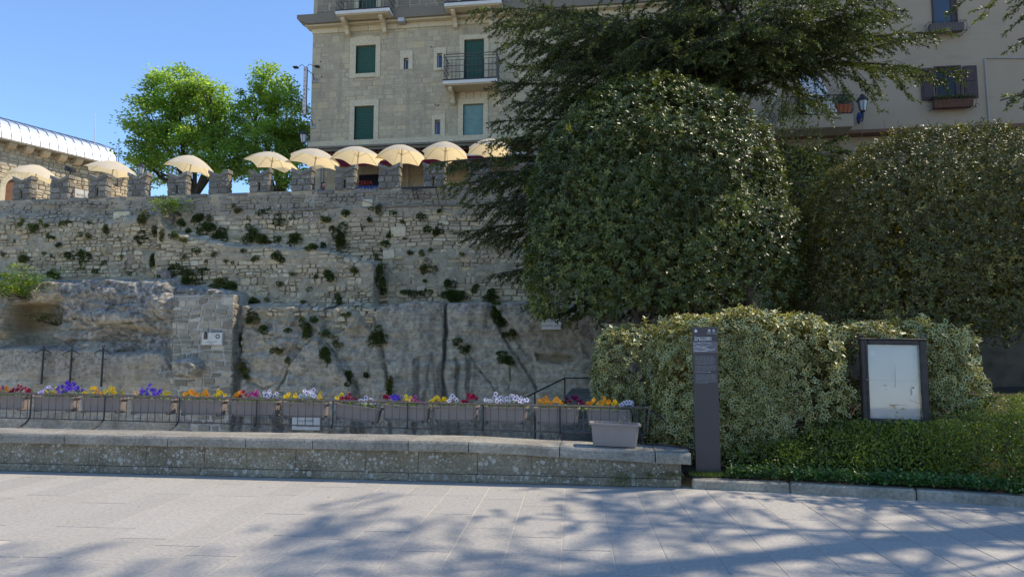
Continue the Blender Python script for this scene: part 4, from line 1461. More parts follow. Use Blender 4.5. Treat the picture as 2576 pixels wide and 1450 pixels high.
def balcony(px0, px1, pyt, pyb, pr, brk, depth=0.95, soff=True):
    """slab with painted edge, scrolled brackets and a grid railing; measured on its front plane"""
    YF = BY - depth
    x0, z1 = fb(px0, pyt, YF)
    x1, z0 = fb(px1, pyb, YF)
    zt = fb(px0, pr, YF)[1]
    sl = MB().bbox((x0, YF, z1 - 0.15), (x1, BY + 0.05, z1), 0.01).build('balcony', MT['balcony_slab'], BLD)
    MB().box((x0 - 0.01, YF - 0.012, z1 + 0.002), (x1 + 0.01, BY, z1 + 0.045)).build('drip_edge', MT['black_iron'], sl)
    MB().box((x0 + 0.06, YF + 0.06, z1 - 0.19), (x1 - 0.06, BY, z1 - 0.152)).build('soffit', MT['trim_stone'], sl)
    for bx_ in brk:
        c = fb(bx_, pyb, BY - depth * 0.5)[0]
        pts = [(0.0, 0.0), (0.78, 0.0), (0.80, -0.10), (0.70, -0.17), (0.45, -0.24), (0.30, -0.36), (0.22, -0.52), (0.0, -0.58)]
        M_ = Matrix(((0, -1, 0, c), (-1, 0, 0, BY), (0, 0, 1, z1 - 0.192), (0, 0, 0, 1)))
        o_ = MB().prism(pts, -0.085, 0.085, M_).build('bracket', MT['trim_stone'], sl)
        add_attr(o_.data, 'tone', np.full(len(o_.data.vertices), 0.6))
    rl = MB()
    zr = [z1 + 0.06, z1 + (zt - z1) * 0.32, z1 + (zt - z1) * 0.56, z1 + (zt - z1) * 0.78, z1 + (zt - z1) * 0.90, zt]
    e = 0.04
    for q in zr:
        for p0, p1 in (((x0 + e, YF + e), (x1 - e, YF + e)), ((x0 + e, YF + e), (x0 + e, BY)), ((x1 - e, YF + e), (x1 - e, BY))):
            MB().tube([(p0[0], p0[1], q), (p1[0], p1[1], q)], 0.015 if q < zt else 0.02, 4).build('rail', MT['rail_iron'], sl)
    nb = int((x1 - x0) / 0.17)
    for k in range(nb + 1):
        xq = x0 + e + (x1 - x0 - 2 * e) * k / nb
        top = zt if k in (0, nb // 2, nb) else zr[3]
        MB().tube([(xq, YF + e, z1 + 0.045), (xq, YF + e, top)], 0.013, 4).build('bar', MT['rail_iron'], sl)
    for xq in (x0 + e, x1 - e):
        for k in range(1, 5):
            yq = YF + e + (depth - e) * k / 5
            MB().tube([(xq, yq, z1 + 0.045), (xq, yq, zr[3])], 0.013, 4).build('bar', MT['rail_iron'], sl)


balcony(1113, 1250, 203, 222, 137, (1135,))
balcony(843, 978, 28, 50, -40, (868, 962))
balcony(1117, 1260, 8, 30, -60, (1142, 1232))
# voussoirs over the lower opening
for k in range(4):
    a, zz = fb(1156 + k * 18, 250)
    b = fb(1156 + k * 18 + 17, 250)[0]
    o = MB().bbox((a, BY - 0.045, zz + 0.01), (b, BY + 0.05, zz + 0.36), 0.006).build('voussoir', MT['trim_stone'], BLD)
    add_attr(o.data, 'tone', np.full(len(o.data.vertices), rng.random()))
# floodlight box under the cornice, small vent holes
x0, z1 = fb(1000, 42, BY - 0.35)
x1, z0 = fb(1018, 55, BY - 0.35)
lb = MB().bbox((x0, BY - 0.40, z0), (x1, BY - 0.06, z1), 0.02).build('wall_floodlight', MT['pipe'], BLD)
MB().box((x0 + 0.03, BY - 0.41, z0 + 0.015), (x1 - 0.03, BY - 0.398, z1 - 0.08)).build('lamp_lens', MT['lamp_glass'], lb)
for (hx, hy) in ((806, 155), (808, 193), (804, 302), (1192, 103), (1084, 118), (1096, 264), (1100, 266), (1103, 264)):
    c = D(hx, hy, BY - 0.03)
    MB().tube([(c[0], BY + 0.01, c[2]), (c[0], BY - 0.026, c[2])], 0.028, 8).build('wall_hole', MT['black_iron'], BLD)
# shop window with lettering, pipes on the ground floor wall
sx0, sx1, sz0, sz1 = OPEN['shop']
shp = MB().box((sx0, BY - 0.012, sz0 - 0.3), (sx1 + 0.4, BY + 0.03, sz1)).build('shop_window', MT['dark_glass'], BLD)
MB().box((sx0 - 0.25, BY - 0.020, sz0 - 0.30), (sx1 + 0.38, BY - 0.0125, (sz0 + sz1) / 2 - 0.02)).build('shop_sign', MT['print_blue'], shp)
lettering('PIZZERIA', 0.27, MT['print_red'], shp, (sx0 - 0.47, BY - 0.023, (sz0 + sz1) / 2 + 0.02))
lettering('RISTORANTE', 0.25, MT['sign_face'], shp, (sx0 - 0.55, BY - 0.026, (sz0 + sz1) / 2 - 0.29))
for px_ in (808, 815, 1029, 1086):
    a, zt_ = fb(px_, 395)
    MB().tube([(a, BY - 0.05, TER_Z), (a, BY - 0.05, zt_)], 0.022, 6).build('drain_pipe', MT['pipe'], BLD)
a, zz = fb(1090, 440)
MB().tube([(a, BY - 0.07, zz), (a, BY - 0.07, zz + 0.35)], 0.05, 6).build('wall_box', MT['black_iron'], BLD)

# tiled lean-to edge and the burgundy awning
tx0, tz0 = fb(812, 386, BY - 0.9)
tx1 = fb(1330, 380, BY - 0.9)[0]
til = thing('tile_canopy', (0, BY - 0.5, tz0), 'narrow lean-to canopy of red roof tiles above the burgundy awning', 'canopy')
nt_ = 46
tile_me = None
for k in range(nt_):
    xa = tx0 + (tx1 - tx0) * k / nt_
    wv = (tx1 - tx0) / nt_
    if tile_me is None:
        m_ = MB()
        V, F = [], []
        for t in (0, 1):
            for s in range(6):
                a_ = math.pi * s / 5
                V.append((wv * 0.52 * (1 - math.cos(a_)), -t * 0.85, -t * 0.22 + 0.07 * math.sin(a_)))
        F = [(s, s + 1, s + 7, s + 6) for s in range(5)]
        tile_me = fast_mesh('roof_tile', np.array(V), F)
        tile_me.materials.append(MT['roof_tile'])
    link('roof_tile', tile_me, None, til, (xa, BY - 0.15, tz0 + 0.18))
MB().box((tx0, BY - 0.95, tz0 - 0.06), (tx1, BY - 0.1, tz0 - 0.03)).build('canopy_board', MT['wood_door'], til)
aw = thing('awning', (0, BY - 1, tz0 - 0.1), 'burgundy cloth awning over the restaurant front behind the parasols', 'awning')
ax0 = fb(795, 405, BY - 2.0)[0]
ax1 = fb(1330, 405, BY - 2.0)[0]
azf = fb(1000, 400, BY - 2.0)[1]
azb = fb(1000, 386, BY - 0.2)[1]
V, F = [], []
na = 24
for k in range(na + 1):
    xq = ax0 + (ax1 - ax0) * k / na
    V += [(xq, BY - 0.15, azb), (xq, BY - 1.1, (azb + azf) / 2 - 0.04), (xq, BY - 2.0, azf)]
for k in range(na):
    for j in range(2):
        F.append((k * 3 + j, k * 3 + j + 1, k * 3 + 4 + j, k * 3 + 3 + j))
link('awning_cloth', fast_mesh('awning_cloth', np.array(V), F), MT['awning'], aw)
V, F = [], []
for k in range(na * 4 + 1):
    xq = ax0 + (ax1 - ax0) * k / (na * 4)
    d = 0.22 + 0.025 * abs(math.sin(k * math.pi / 4))
    V += [(xq, BY - 2.004, azf + 0.005), (xq, BY - 2.01 - 0.02 * math.sin(k * 1.3), azf - d)]
F = [(2 * k, 2 * k + 1, 2 * k + 3, 2 * k + 2) for k in range(na * 4)]
link('valance', fast_mesh('valance', np.array(V), F), MT['awning'], aw)
wx0 = fb(1030, 395, BY - 2.0)[0]
MB().box((wx0, BY - 2.05, azf + 0.01), (ax1, BY - 1.99, azf + 0.10)).build('front_bar', MT['awning_white'], aw)

# vertical restaurant sign on the corner
sgx, sgz = fb(769, 172, BY - 0.6)
sgb = fb(764, 292, BY - 0.6)
sg = thing('restaurant_sign', (sgx, BY - 0.6, sgb[1]), 'narrow vertical restaurant sign with two lamps bracketed off the building corner', 'sign')
hw_, dep_ = 0.09, 0.05
M_ = Matrix.Identity(4)
MB().bbox((sgx - hw_, BY - 0.6 - dep_, sgb[1]), (sgx + hw_, BY - 0.6 + dep_, sgz + 0.04), 0.03).build('sign_case', MT['iron'], sg)
MB().box((sgx - hw_ + 0.02, BY - 0.6 - dep_ - 0.006, sgb[1] + 0.05), (sgx + hw_ - 0.02, BY - 0.6 - dep_ + 0.002, sgz)).build('sign_face', MT['sign_face'], sg)
hh_ = (sgz - sgb[1] - 0.35) / 10
for k, ch in enumerate('RISTORANTE'):
    lettering(ch, 0.17, MT['print_black'], sg, (sgx, BY - 0.6 - dep_ - 0.009, sgz - 0.10 - k * hh_ - 0.06), align='CENTER', name='letter')
MB().tube([(sgx + 0.055 * math.cos(a), BY - 0.6 - dep_ - 0.010, sgb[1] + 0.17 + 0.075 * math.sin(a)) for a in np.linspace(0.9, 5.2, 12)], 0.016, 5).build('emblem', MT['print_black'], sg)
for zq in (sgz - 0.02, sgb[1] + 0.03):
    MB().tube([(sgx, BY - 0.6, zq), (sgx + 0.22, BY - 0.3, zq - 0.16), (BX0 + 0.12, BY - 0.02, zq - 0.30)], 0.018, 5).build('bracket', MT['black_iron'], sg)
    MB().box((BX0 + 0.02, BY - 0.05, zq - 0.40), (BX0 + 0.24, BY - 0.002, zq - 0.22)).build('bracket_plate', MT['pipe'], sg)
for s, (lx, ly) in ((-1, (746, 172)), (1, (800, 170))):
    c = D(lx, ly, BY - 0.6)
    MB().tube([(sgx, BY - 0.6, sgz + 0.02), (sgx + s * 0.17, BY - 0.62, sgz + 0.17), (c[0] - s * 0.08, BY - 0.66, c[2] + 0.01)], 0.013, 5).build('lamp_arm', MT['black_iron'], sg)
    MB().bbox((c[0] - 0.11, BY - 0.80, c[2] - 0.03), (c[0] + 0.11, BY - 0.58, c[2] + 0.03), 0.02).build('lamp_head', MT['black_iron'], sg)


def lantern(name, x, y0, y1, Y, label, wall=None):
    """hexagonal street lantern measured from its finial to the bottom"""
    c0, c1 = D(x, y0, Y), D(x, y1, Y)
    h = float(c0[2] - c1[2])
    o = thing(name, (c1[0], Y, c1[2]), label, 'lantern', 'wall lanterns')
    at = (c1[0], Y, c1[2])
    MB().lathe([(0.03 * h, 0), (0.10 * h, 0.02 * h), (0.12 * h, 0.08 * h), (0.10 * h, 0.10 * h)], 8, at).build('lantern_base', MT['black_iron'], o)
    MB().lathe([(0.14 * h, 0.10 * h), (0.23 * h, 0.60 * h)], 6, at).build('lamp_glass', MT['lamp_glass'], o)
    for k in range(6):
        a = 2 * math.pi * (k + 0.5) / 6
        MB().tube([(at[0] + 0.145 * h * math.cos(a), at[1] + 0.145 * h * math.sin(a), at[2] + 0.09 * h), (at[0] + 0.236 * h * math.cos(a), at[1] + 0.236 * h * math.sin(a), at[2] + 0.61 * h)], 0.015 * h, 5).build('glazing_bar', MT['black_iron'], o)
    MB().lathe([(0.30 * h, 0.60 * h), (0.28 * h, 0.66 * h), (0.18 * h, 0.80 * h), (0.11 * h, 0.86 * h), (0.12 * h, 0.92 * h), (0.03 * h, 0.95 * h), (0.02 * h, 1.0 * h)], 6, at).build('lantern_cap', MT['black_iron'], o)
    if wall is not None:
        MB().tube([(at[0], at[1], at[2] + 0.02 * h), (at[0], at[1], at[2] - 0.18 * h), ((at[0] + wall[0]) / 2, (at[1] + wall[1]) / 2, at[2] - 0.32 * h), (wall[0], wall[1], at[2] - 0.22 * h)], 0.03 * h, 6).build('bracket', MT['black_iron'], o)
    return o


lantern('street_lantern', 763, 325, 362, BY - 0.75, 'grey hexagonal lantern on the corner of the ashlar building', (BX0 + 0.03, BY - 0.01))
c_ = D(354, 445, WY + 1.2)
lan = lantern('street_lantern', 354, 408, 441, WY + 1.2, 'dark lantern on a post half hidden behind the second parasol from the left')
MB().tube([(c_[0], WY + 1.2, TER_Z), (c_[0], WY + 1.2, D(354, 440, WY + 1.2)[2])], 0.045, 8).build('post', MT['black_iron'], lan)

# ------------------------------------------------------------------ station building with the folded metal roof
ze = float((EYEP + ray(0, 352) * 33.0)[2])
A_ = EYEP + ray(0, 352) * 33.0
B_ = G(222, 405, ze)
dr = np.array([B_[0] - A_[0], B_[1] - A_[1]])
dr /= np.linalg.norm(dr)
nrm = np.array([dr[1], -dr[0]])          # faces the terrace
tE = None
for t in np.linspace(0, 30, 1200):
    q = A_[:2] + dr * t
    if toscreen(np.array([[q[0], q[1], TER_Z + 1.2]]))[0, 0] > 318:
        tE = t
        break
STN = thing('station_building', (A_[0], A_[1], TER_Z), 'sunlit rusticated stone building with a curved folded metal roof at the left edge', 'building')
ex, ey = Vector((dr[0], dr[1], 0)), Vector((-nrm[0], -nrm[1], 0))
MS = Matrix(((ex.x, ey.x, 0, A_[0]), (ex.y, ey.y, 0, A_[1]), (0, 0, 1, 0), (0, 0, 0, 1)))   # local: x along the wall, y into the building
T0 = -9.0
ZE = ze - 0.08
MB().box((T0, 0.03, TER_Z), (tE, 8, ZE), MS).build('wall', MT['rustic_mortar'], STN)


def loc_px(px, py):
    """place on the station wall"""
    r = ray(px, py)
    n3 = np.array([nrm[0], nrm[1], 0])
    t = ((np.array([A_[0], A_[1], 0]) - EYEP) @ n3) / (r @ n3)
    p = EYEP + r * t
    return float((p[:2] - A_[:2]) @ dr), float(p[2])


ad0, adz = loc_px(12, 470)
ad1, _ = loc_px(70, 470)
adc, adr_ = (ad0 + ad1) / 2, (ad1 - ad0) / 2
pq0, pz1 = loc_px(188, 474)
pq1, pz0 = loc_px(222, 502)
g_ = np.random.default_rng(404)
rs = []
for r in courses(T0, tE, TER_Z, ZE - 0.02, (0.16, 0.28), (0.20, 0.50), 0.15, 405):
    mx_, mz_ = (r[0] + r[1]) / 2, (r[2] + r[3]) / 2
    if abs(mx_ - adc) < adr_ + 0.15 and mz_ < adz + 0.2:
        continue
    if abs(mx_ - adc) < adr_ + 0.1 and mz_ < adz + adr_ + 0.3 and math.hypot(mx_ - adc, mz_ - adz) < adr_ + 0.3:
        continue
    if pq0 - 0.1 < mx_ < pq1 + 0.6 and pz0 - 0.05 < mz_ < pz1 + 0.05:
        continue
    s = stone_shape(r, 0.008, 0.06, 0.0, g_, lambda x, z: np.full(np.shape(x), 0.03), 0.055)
    if s:
        V = np.array([tuple(MS @ Vector(v)) for v in s[0]])
        rs.append((V, s[1], s[2], s[3], g_.random()))
lay_stones(rs, 'rusticated_block', MT['rustic_stone'], STN, 260, None, 'rusticated_blocks')
# end wall corner quoins come from the same wall; door arch
mb = MB()
n = 14
for k in range(n):
    a0, a1 = math.pi * k / n, math.pi * (k + 1) / n
    P = [(adc - adr_ * math.cos(a), adz + adr_ * math.sin(a)) for a in (a0, a1)]
    Q = [(adc - (adr_ + 0.24) * math.cos(a), adz + (adr_ + 0.24) * math.sin(a)) for a in (a0 + 0.015, a1 - 0.015)]
    o = MB().prism([P[0], P[1], Q[1], Q[0]], -0.10, 0.3, MS).build('arch_stone', MT['trim_stone'], STN)
    add_attr(o.data, 'tone', np.full(len(o.data.vertices), rng.random()))
for s in (-1, 1):
    xa = adc + s * adr_
    o = MB().bbox((min(xa, xa + s * 0.24), -0.10, TER_Z), (max(xa, xa + s * 0.24), 0.3, adz), 0.01, MS).build('door_jamb', MT['trim_stone'], STN)
    add_attr(o.data, 'tone', np.full(len(o.data.vertices), rng.random()))
dn = 12
pl = [(adc - adr_, TER_Z)] + [(adc - adr_ * math.cos(math.pi * k / dn), adz + adr_ * math.sin(math.pi * k / dn)) for k in range(dn + 1)] + [(adc + adr_, TER_Z)]
MB().prism(pl, 0.005, 0.027, MS).build('door', MT['wood_door'], STN)
# carved name plate
plq = MB().bbox((pq0, -0.05, pz0), (pq1 + 1.1, 0.029, pz1), 0.01, MS).build('name_plate', MT['marble'], STN)
rz_s = math.atan2(dr[1], dr[0])
for s_, z_, sz_, xo in (('FUNIVIA', pz0 + (pz1 - pz0) * 0.55, 0.22, 0.75), ('BORGO MAGGIORE', pz0 + (pz1 - pz0) * 0.18, 0.19, 0.08)):
    p_ = MS @ Vector((pq0 + xo, -0.055, z_))
    lettering(s_, sz_, MT['carved'], plq, tuple(p_), (R(90), 0, rz_s))
# eaves slab and corbels
MB().bbox((T0, -0.55, ZE), (tE - 0.05, 0.4, ZE + 0.10), 0.015, MS).build('eaves_slab', MT['kerb'], STN)
for px_ in (-60, 22, 65, 108, 150, 190, 231, 275):
    xq, _ = loc_px(px_, 372 + (px_) * 0.22)
    M2 = MS @ Matrix(((0, 1, 0, xq), (1, 0, 0, 0), (0, 0, 1, 0), (0, 0, 0, 1)))
    pr_ = [(-0.45, ZE - 0.004)] + [(-0.45 + 0.40 * (1 - math.cos(math.pi / 2 * k / 5)), ZE - 0.30 * math.sin(math.pi / 2 * k / 5)) for k in range(1, 6)] + [(0.02, ZE - 0.30), (0.02, ZE - 0.004)]
    o = MB().prism(pr_, -0.16, 0.16, M2).build('corbel', MT['rustic_stone'], STN)
    add_attr(o.data, 'tone', np.full(len(o.data.vertices), rng.random()))
# roof panels, each folded sheet its own piece with a standing seam
prof = [(-0.50, 0.10), (-0.39, 0.45), (-0.25, 0.78), (-0.06, 1.02), (0.30, 1.20), (1.2, 1.52), (2.2, 1.84)]
tR = None
for t in np.linspace(0, 30, 1200):
    q = A_[:2] + dr * t
    if toscreen(np.array([[q[0], q[1], ze + 0.1]]))[0, 0] > 281:
        tR = t
        break
pw = 0.43
npn = int((tR - T0) / pw)
for k in range(npn):
    xa = tR - (k + 1) * pw
    V, F = [], []
    for (yy, zz) in prof:
        V += [(xa, yy, ZE + zz), (xa + pw - 0.03, yy, ZE + zz)]
    for j in range(len(prof) - 1):
        F.append((j * 2, j * 2 + 1, j * 2 + 3, j * 2 + 2))
    V = np.array([tuple(MS @ Vector(v)) for v in V])
    MB().tube([tuple(MS @ Vector((xa + pw - 0.015, yy - 0.010, ZE + zz + 0.012))) for yy, zz in prof], 0.02, 4).build('roof_seam', MT['roof_seam'], STN)
    link('roof_panel', fast_mesh('roof_panel', V, F), MT['zinc'], STN)
MB().prism([(a, ZE + b - 0.02) for a, b in prof] + [(2.2, ZE + 0.1)], T0, tR - 0.03, MS @ Matrix(((0, 1, 0, 0), (1, 0, 0, 0), (0, 0, 1, 0), (0, 0, 0, 1)))).build('roof', MT['zinc'], STN)
for px_, y0_, y1_, r_ in ((239, 278, 352, 0.018), (299, 353, 404, 0.02)):
    p0_, p1_ = EYEP + ray(px_, y1_ + 6) * 37, EYEP + ray(px_, y0_) * 37
    a_ = thing('antenna_pole', tuple(p0_), 'thin white aerial pole on the metal roof' if px_ < 250 else 'short dark aerial pole at the end of the metal roof', 'aerial')
    MB().tube([tuple(p0_ - np.array([0, 0, 1.2])), tuple((p0_ + p1_) / 2), tuple(p1_)], [r_ * 1.4, r_, r_ * 0.5], 5).build('mast', MT['awning_white'] if px_ < 250 else MT['iron'], a_)
    MB().box((p0_[0] - 0.09, p0_[1] - 0.09, p0_[2] - 1.3), (p0_[0] + 0.09, p0_[1] + 0.09, p0_[2] - 1.15)).build('foot_plate', MT['iron'], a_)

# ------------------------------------------------------------------ stucco house behind the clipped trees
RY = 25.0
HS = thing('stucco_house', (8, RY, TER_Z), 'tall tan stucco house with brown shutters and a bulging iron balcony', 'house')
HX0, HX1 = float(D(1790, 200, RY)[0]), 24.0
HZ0 = fb(2300, 322, RY)[1]
MB().box((HX0, RY, HZ0), (HX1, RY + 8, 19)).build('wall', MT['stucco'], HS)
MB().box((HX0 + 0.05, RY + 0.35, TER_Z), (HX1 - 0.1, RY + 7.9, HZ0)).build('ground_floor_wall', MT['stucco'], HS)
MB().bbox((HX0 - 0.04, RY - 0.10, HZ0 - 0.14), (HX1, RY + 0.4, HZ0 - 0.003), 0.02).build('base_band', MT['wood_door'], HS)


def hwin(a, b, name='window', glass='dark_glass'):
    x0, z1 = fb(*a, RY)
    x1, z0 = fb(*b, RY)
    wn = MB().box((x0, RY - 0.004, z0), (x1, RY + 0.02, z1)).build(name, MT[glass], HS)
    fr = MB()
    t = 0.055
    for (p, q) in (((x0 - t, z0), (x0, z1)), ((x1, z0), (x1 + t, z1)), ((x0 - t, z1), (x1 + t, z1 + t))):
        MB().bbox((p[0], RY - 0.05, p[1]), (q[0], RY + 0.03, q[1]), 0.006).build('frame', MT['shutter_brown'], wn)
    MB().bbox((x1 - 0.16, RY - 0.03, z0), (x1 - 0.003, RY - 0.005, z1 - 0.003), 0.006).build('frame', MT['shutter_brown'], wn)
    return wn, x0, x1, z0, z1


def iron_box(a, b, plants, label_no):
    """window box: iron basket, terracotta trough"""
    x0, z1 = fb(*a, RY - 0.25)
    x1, z0 = fb(*b, RY - 0.25)
    bx_ = thing('window_box', ((x0 + x1) / 2, RY - 0.2, z0), label_no, 'window box', 'window boxes on the stucco house')
    MB().bbox((x0 + 0.06, RY - 0.30, z0 + 0.02), (x1 - 0.06, RY - 0.10, z1 - 0.06), 0.012).build('trough', MT['shaded_terracotta'] if plants else MT['iron'], bx_)
    for zq in (z0, z1 - 0.03):
        MB().tube([(x0, RY - 0.01, zq), (x0, RY - 0.34, zq), (x1, RY - 0.34, zq), (x1, RY - 0.01, zq)], 0.011, 4).build('rail', MT['black_iron'], bx_)
    nb = int((x1 - x0) / 0.09)
    for k in range(nb + 1):
        xq = x0 + (x1 - x0) * k / nb
        MB().tube([(xq, RY - 0.34, z0), (xq, RY - 0.37, (z0 + z1) / 2), (xq, RY - 0.34, z1 - 0.03)], 0.006, 4).build('bar', MT['black_iron'], bx_)
    for s, xq in ((-1, x0), (1, x1)):
        MB().tube([(xq + s * 0.06 * (1 - math.cos(a_)), RY - 0.30, z0 + 0.06 + 0.07 * math.sin(a_)) for a_ in np.linspace(-1.5, 3.6, 12)], 0.008, 4).build('scroll', MT['black_iron'], bx_)
    if plants:
        n = 700
        P = np.stack([rng.uniform(x0 + 0.05, x1 - 0.05, n), rng.uniform(RY - 0.36, RY - 0.08, n), z1 - 0.06 + np.abs(rng.normal(0, 0.06, n))], 1)
        leaf_object('plants', P, rand_dirs(n) + np.array([0, -0.3, 0.5]), rand_dirs(n), 0.07, 0.035, MT['wallplant'], bx_)
    return bx_


hwin((2343, -40), (2404, 58))
iron_box((2333, 57), (2428, 79), False, 'empty iron window box under the upper window of the stucco house')
wn, x0, x1, z0, z1 = hwin((2352, 172), (2416, 248), glass='dark_reflection_glass')
for s, (a, b) in ((-1, ((2315, 172), (2350, 251))), (1, ((2422, 166), (2461, 246)))):
    q0, t1 = fb(*a, RY - 0.08)
    q1, t0 = fb(*b, RY - 0.08)
    sh = MB().bbox((q0, RY - 0.09, t0), (q1, RY - 0.04, t1), 0.008).build('shutter', MT['shutter_brown'], HS)
    tm = (t0 + t1) / 2
    for (u0, u1) in ((t0 + 0.07, tm - 0.03), (tm + 0.03, t1 - 0.07)):
        MB().bbox((q0 + 0.06, RY - 0.105, u0), (q1 - 0.06, RY - 0.088, u1), 0.008).build('shutter_panel', MT['shutter_brown'], sh)
iron_box((2344, 247), (2451, 270), True, 'planted iron window box under the shuttered window of the stucco house')
# grey conduit
c0, c1, c2 = D(2475, 146, RY - 0.04), D(2640, 146, RY - 0.04), D(2490, 330, RY - 0.04)
MB().tube([tuple(c1), (c0[0] + 0.06, c0[1], c0[2]), (c0[0] + 0.01, c0[1], c0[2] - 0.05), (c0[0] + 0.02, c0[1], HZ0 + 0.02)], 0.022, 6).build('conduit', MT['pipe'], HS)
# balcony
YB = RY - 0.9
b0, bz1 = fb(1955, 293, YB)
b1, bz0 = fb(2147, 318, YB)
bal = MB().bbox((b0, YB, bz0), (b1, RY + 0.05, bz1), 0.02).build('balcony', MT['stucco'], HS)
btop = fb(2060, 240, YB)[1]
hgt = btop - bz1


def bulge(t):
    return 0.16 * math.sin(math.pi * min(1, t * 1.25)) if t < 0.8 else 0.0


def bar(x, y, dx, dy):
    MB().tube([(x + dx * bulge(t), y + dy * bulge(t), bz1 + hgt * t) for t in (0, .12, .25, .4, .55, .7, .85, 1)], 0.011, 5).build('bar', MT['black_iron'], bal)


nb = 17
for k in range(nb + 1):
    bar(b0 + 0.05 + (b1 - b0 - 0.1) * k / nb, YB + 0.04, 0, -1)
for k in range(1, 6):
    bar(b0 + 0.05, YB + 0.04 + 0.85 * k / 6, -1, 0)
    bar(b1 - 0.05, YB + 0.04 + 0.85 * k / 6, 1, 0)
for zq in (bz1 + 0.03, btop):
    MB().tube([(b0 + 0.05, RY, zq), (b0 + 0.05, YB + 0.04, zq), (b1 - 0.05, YB + 0.04, zq), (b1 - 0.05, RY, zq)], 0.016, 5).build('rail', MT['black_iron'], bal)
dx0, dz1 = fb(2000, 185, RY)
dx1, _ = fb(2065, 185, RY)
dw = MB().box((dx0, RY - 0.01, bz1), (dx1, RY + 0.03, dz1)).build('balcony_door', MT['dark_glass'], HS)
for xq in (dx0, dx1 - 0.32):
    MB().bbox((xq, RY - 0.06, bz1), (xq + 0.32, RY - 0.012, dz1), 0.01).build('door_leaf', MT['shutter_brown'], dw)
# sheet hung from above the door over the rail
sc_ = thing('balcony_sheet', tuple(D(2060, 290, YB + 0.1)), 'pale striped sheet draped over the iron balcony of the stucco house', 'sheet')
ns, nt2 = 18, 16
V = []
for j in range(nt2 + 1):
    for i in range(ns + 1):
        s, t = i / ns, j / nt2
        px_ = (2005 + 55 * s) * (1 - t) + (2030 + 78 * s) * t
        py_ = 190 * (1 - t) + (288 - 6 * s) * t - 12 * math.sin(math.pi * t) * (1 - s)
        Yq = RY - 0.25 - 0.52 * smooth01(t * 1.3) + 0.035 * math.sin(s * 24 + 2 * t)
        V.append(D(px_, py_, float(Yq)))
F = np.array([[j * (ns + 1) + i, j * (ns + 1) + i + 1, (j + 1) * (ns + 1) + i + 1, (j + 1) * (ns + 1) + i] for j in range(nt2) for i in range(ns)])
link('cloth', fast_mesh('cloth', np.array(V), F), MT['sheet'], sc_, smooth=True)


def pot(x0, x1, y0, y1, Y, label, plant=True):
    p0, p1 = D(x0, y1, Y), D(x1, y0, Y)
    o = thing('terracotta_planter', ((p0[0] + p1[0]) / 2, Y, p0[2]), label, 'planter', 'terracotta planters on the balcony')
    w2, h2 = (p1[0] - p0[0]) / 2, p1[2] - p0[2]
    c = ((p0[0] + p1[0]) / 2, Y, p0[2])
    m = MB()
    V, F = [], []
    for (k, zz) in ((0.78, 0), (0.95, h2 * 0.8), (1.04, h2 * 0.8), (1.04, h2), (0.92, h2), (0.90, h2 * 0.85)):
        V += [(c[0] - w2 * k, Y - 0.14 * k, c[2] + zz), (c[0] + w2 * k, Y - 0.14 * k, c[2] + zz), (c[0] + w2 * k, Y + 0.14 * k, c[2] + zz), (c[0] - w2 * k, Y + 0.14 * k, c[2] + zz)]
    for j in range(5):
        for i in range(4):
            F.append((j * 4 + i, j * 4 + (i + 1) % 4, (j + 1) * 4 + (i + 1) % 4, (j + 1) * 4 + i))
    F += [(3, 2, 1, 0), (20, 21, 22, 23)]
    m.add(V, F).build('pot', MT['terracotta'], o)
    if plant:
        n = 900
        P = np.array([c[0], Y, c[2] + h2]) + rng.normal(0, 1, (n, 3)) * np.array([w2 * 0.7, 0.16, 0.16]) + np.array([0, 0, 0.18])
        P = P[P[:, 2] > c[2] + h2 - 0.02]
        leaf_object('plant', P, rand_dirs(len(P)) + np.array([0, 0, 0.5]), rand_dirs(len(P)), 0.07, 0.03, MT['wallplant'], o)
    return o


pot(2103, 2141, 264, 292, YB + 0.22, 'orange terracotta trough with a bushy plant at the end of the balcony')
pot(2040, 2065, 272, 293, YB + 0.62, 'small terracotta pot partly hidden by the balcony sheet')
lantern('street_lantern', 2170, 235, 283, RY - 0.5, 'black hexagonal lantern on the stucco house wall beside the balcony', (float(D(2166, 300, RY)[0]), RY - 0.01))
bw = thing('plastic_wrap', tuple(D(2163, 300, RY - 0.25)), 'blue plastic wrapped around the lantern bracket on the stucco house', 'plastic')
mb = MB()
pts = [D(2172, 284, RY - 0.42), D(2163, 288, RY - 0.38), D(2160, 297, RY - 0.3), D(2159, 312, RY - 0.25)]
mb.tube([tuple(p) for p in pts], [0.05, 0.11, 0.09, 0.03], 7).build('wrap', MT['blue_plastic'], bw, smooth=True)
# neighbours farther back that only close the view between the trees
# ------------------------------------------------------------------ low wall along the pavement
def cope_z(x):
    return float(np.interp(x, [-12, -1.5, -0.55, 0.6, 1.06], [0.525, 0.519, 0.480, 0.434, 0.420]))


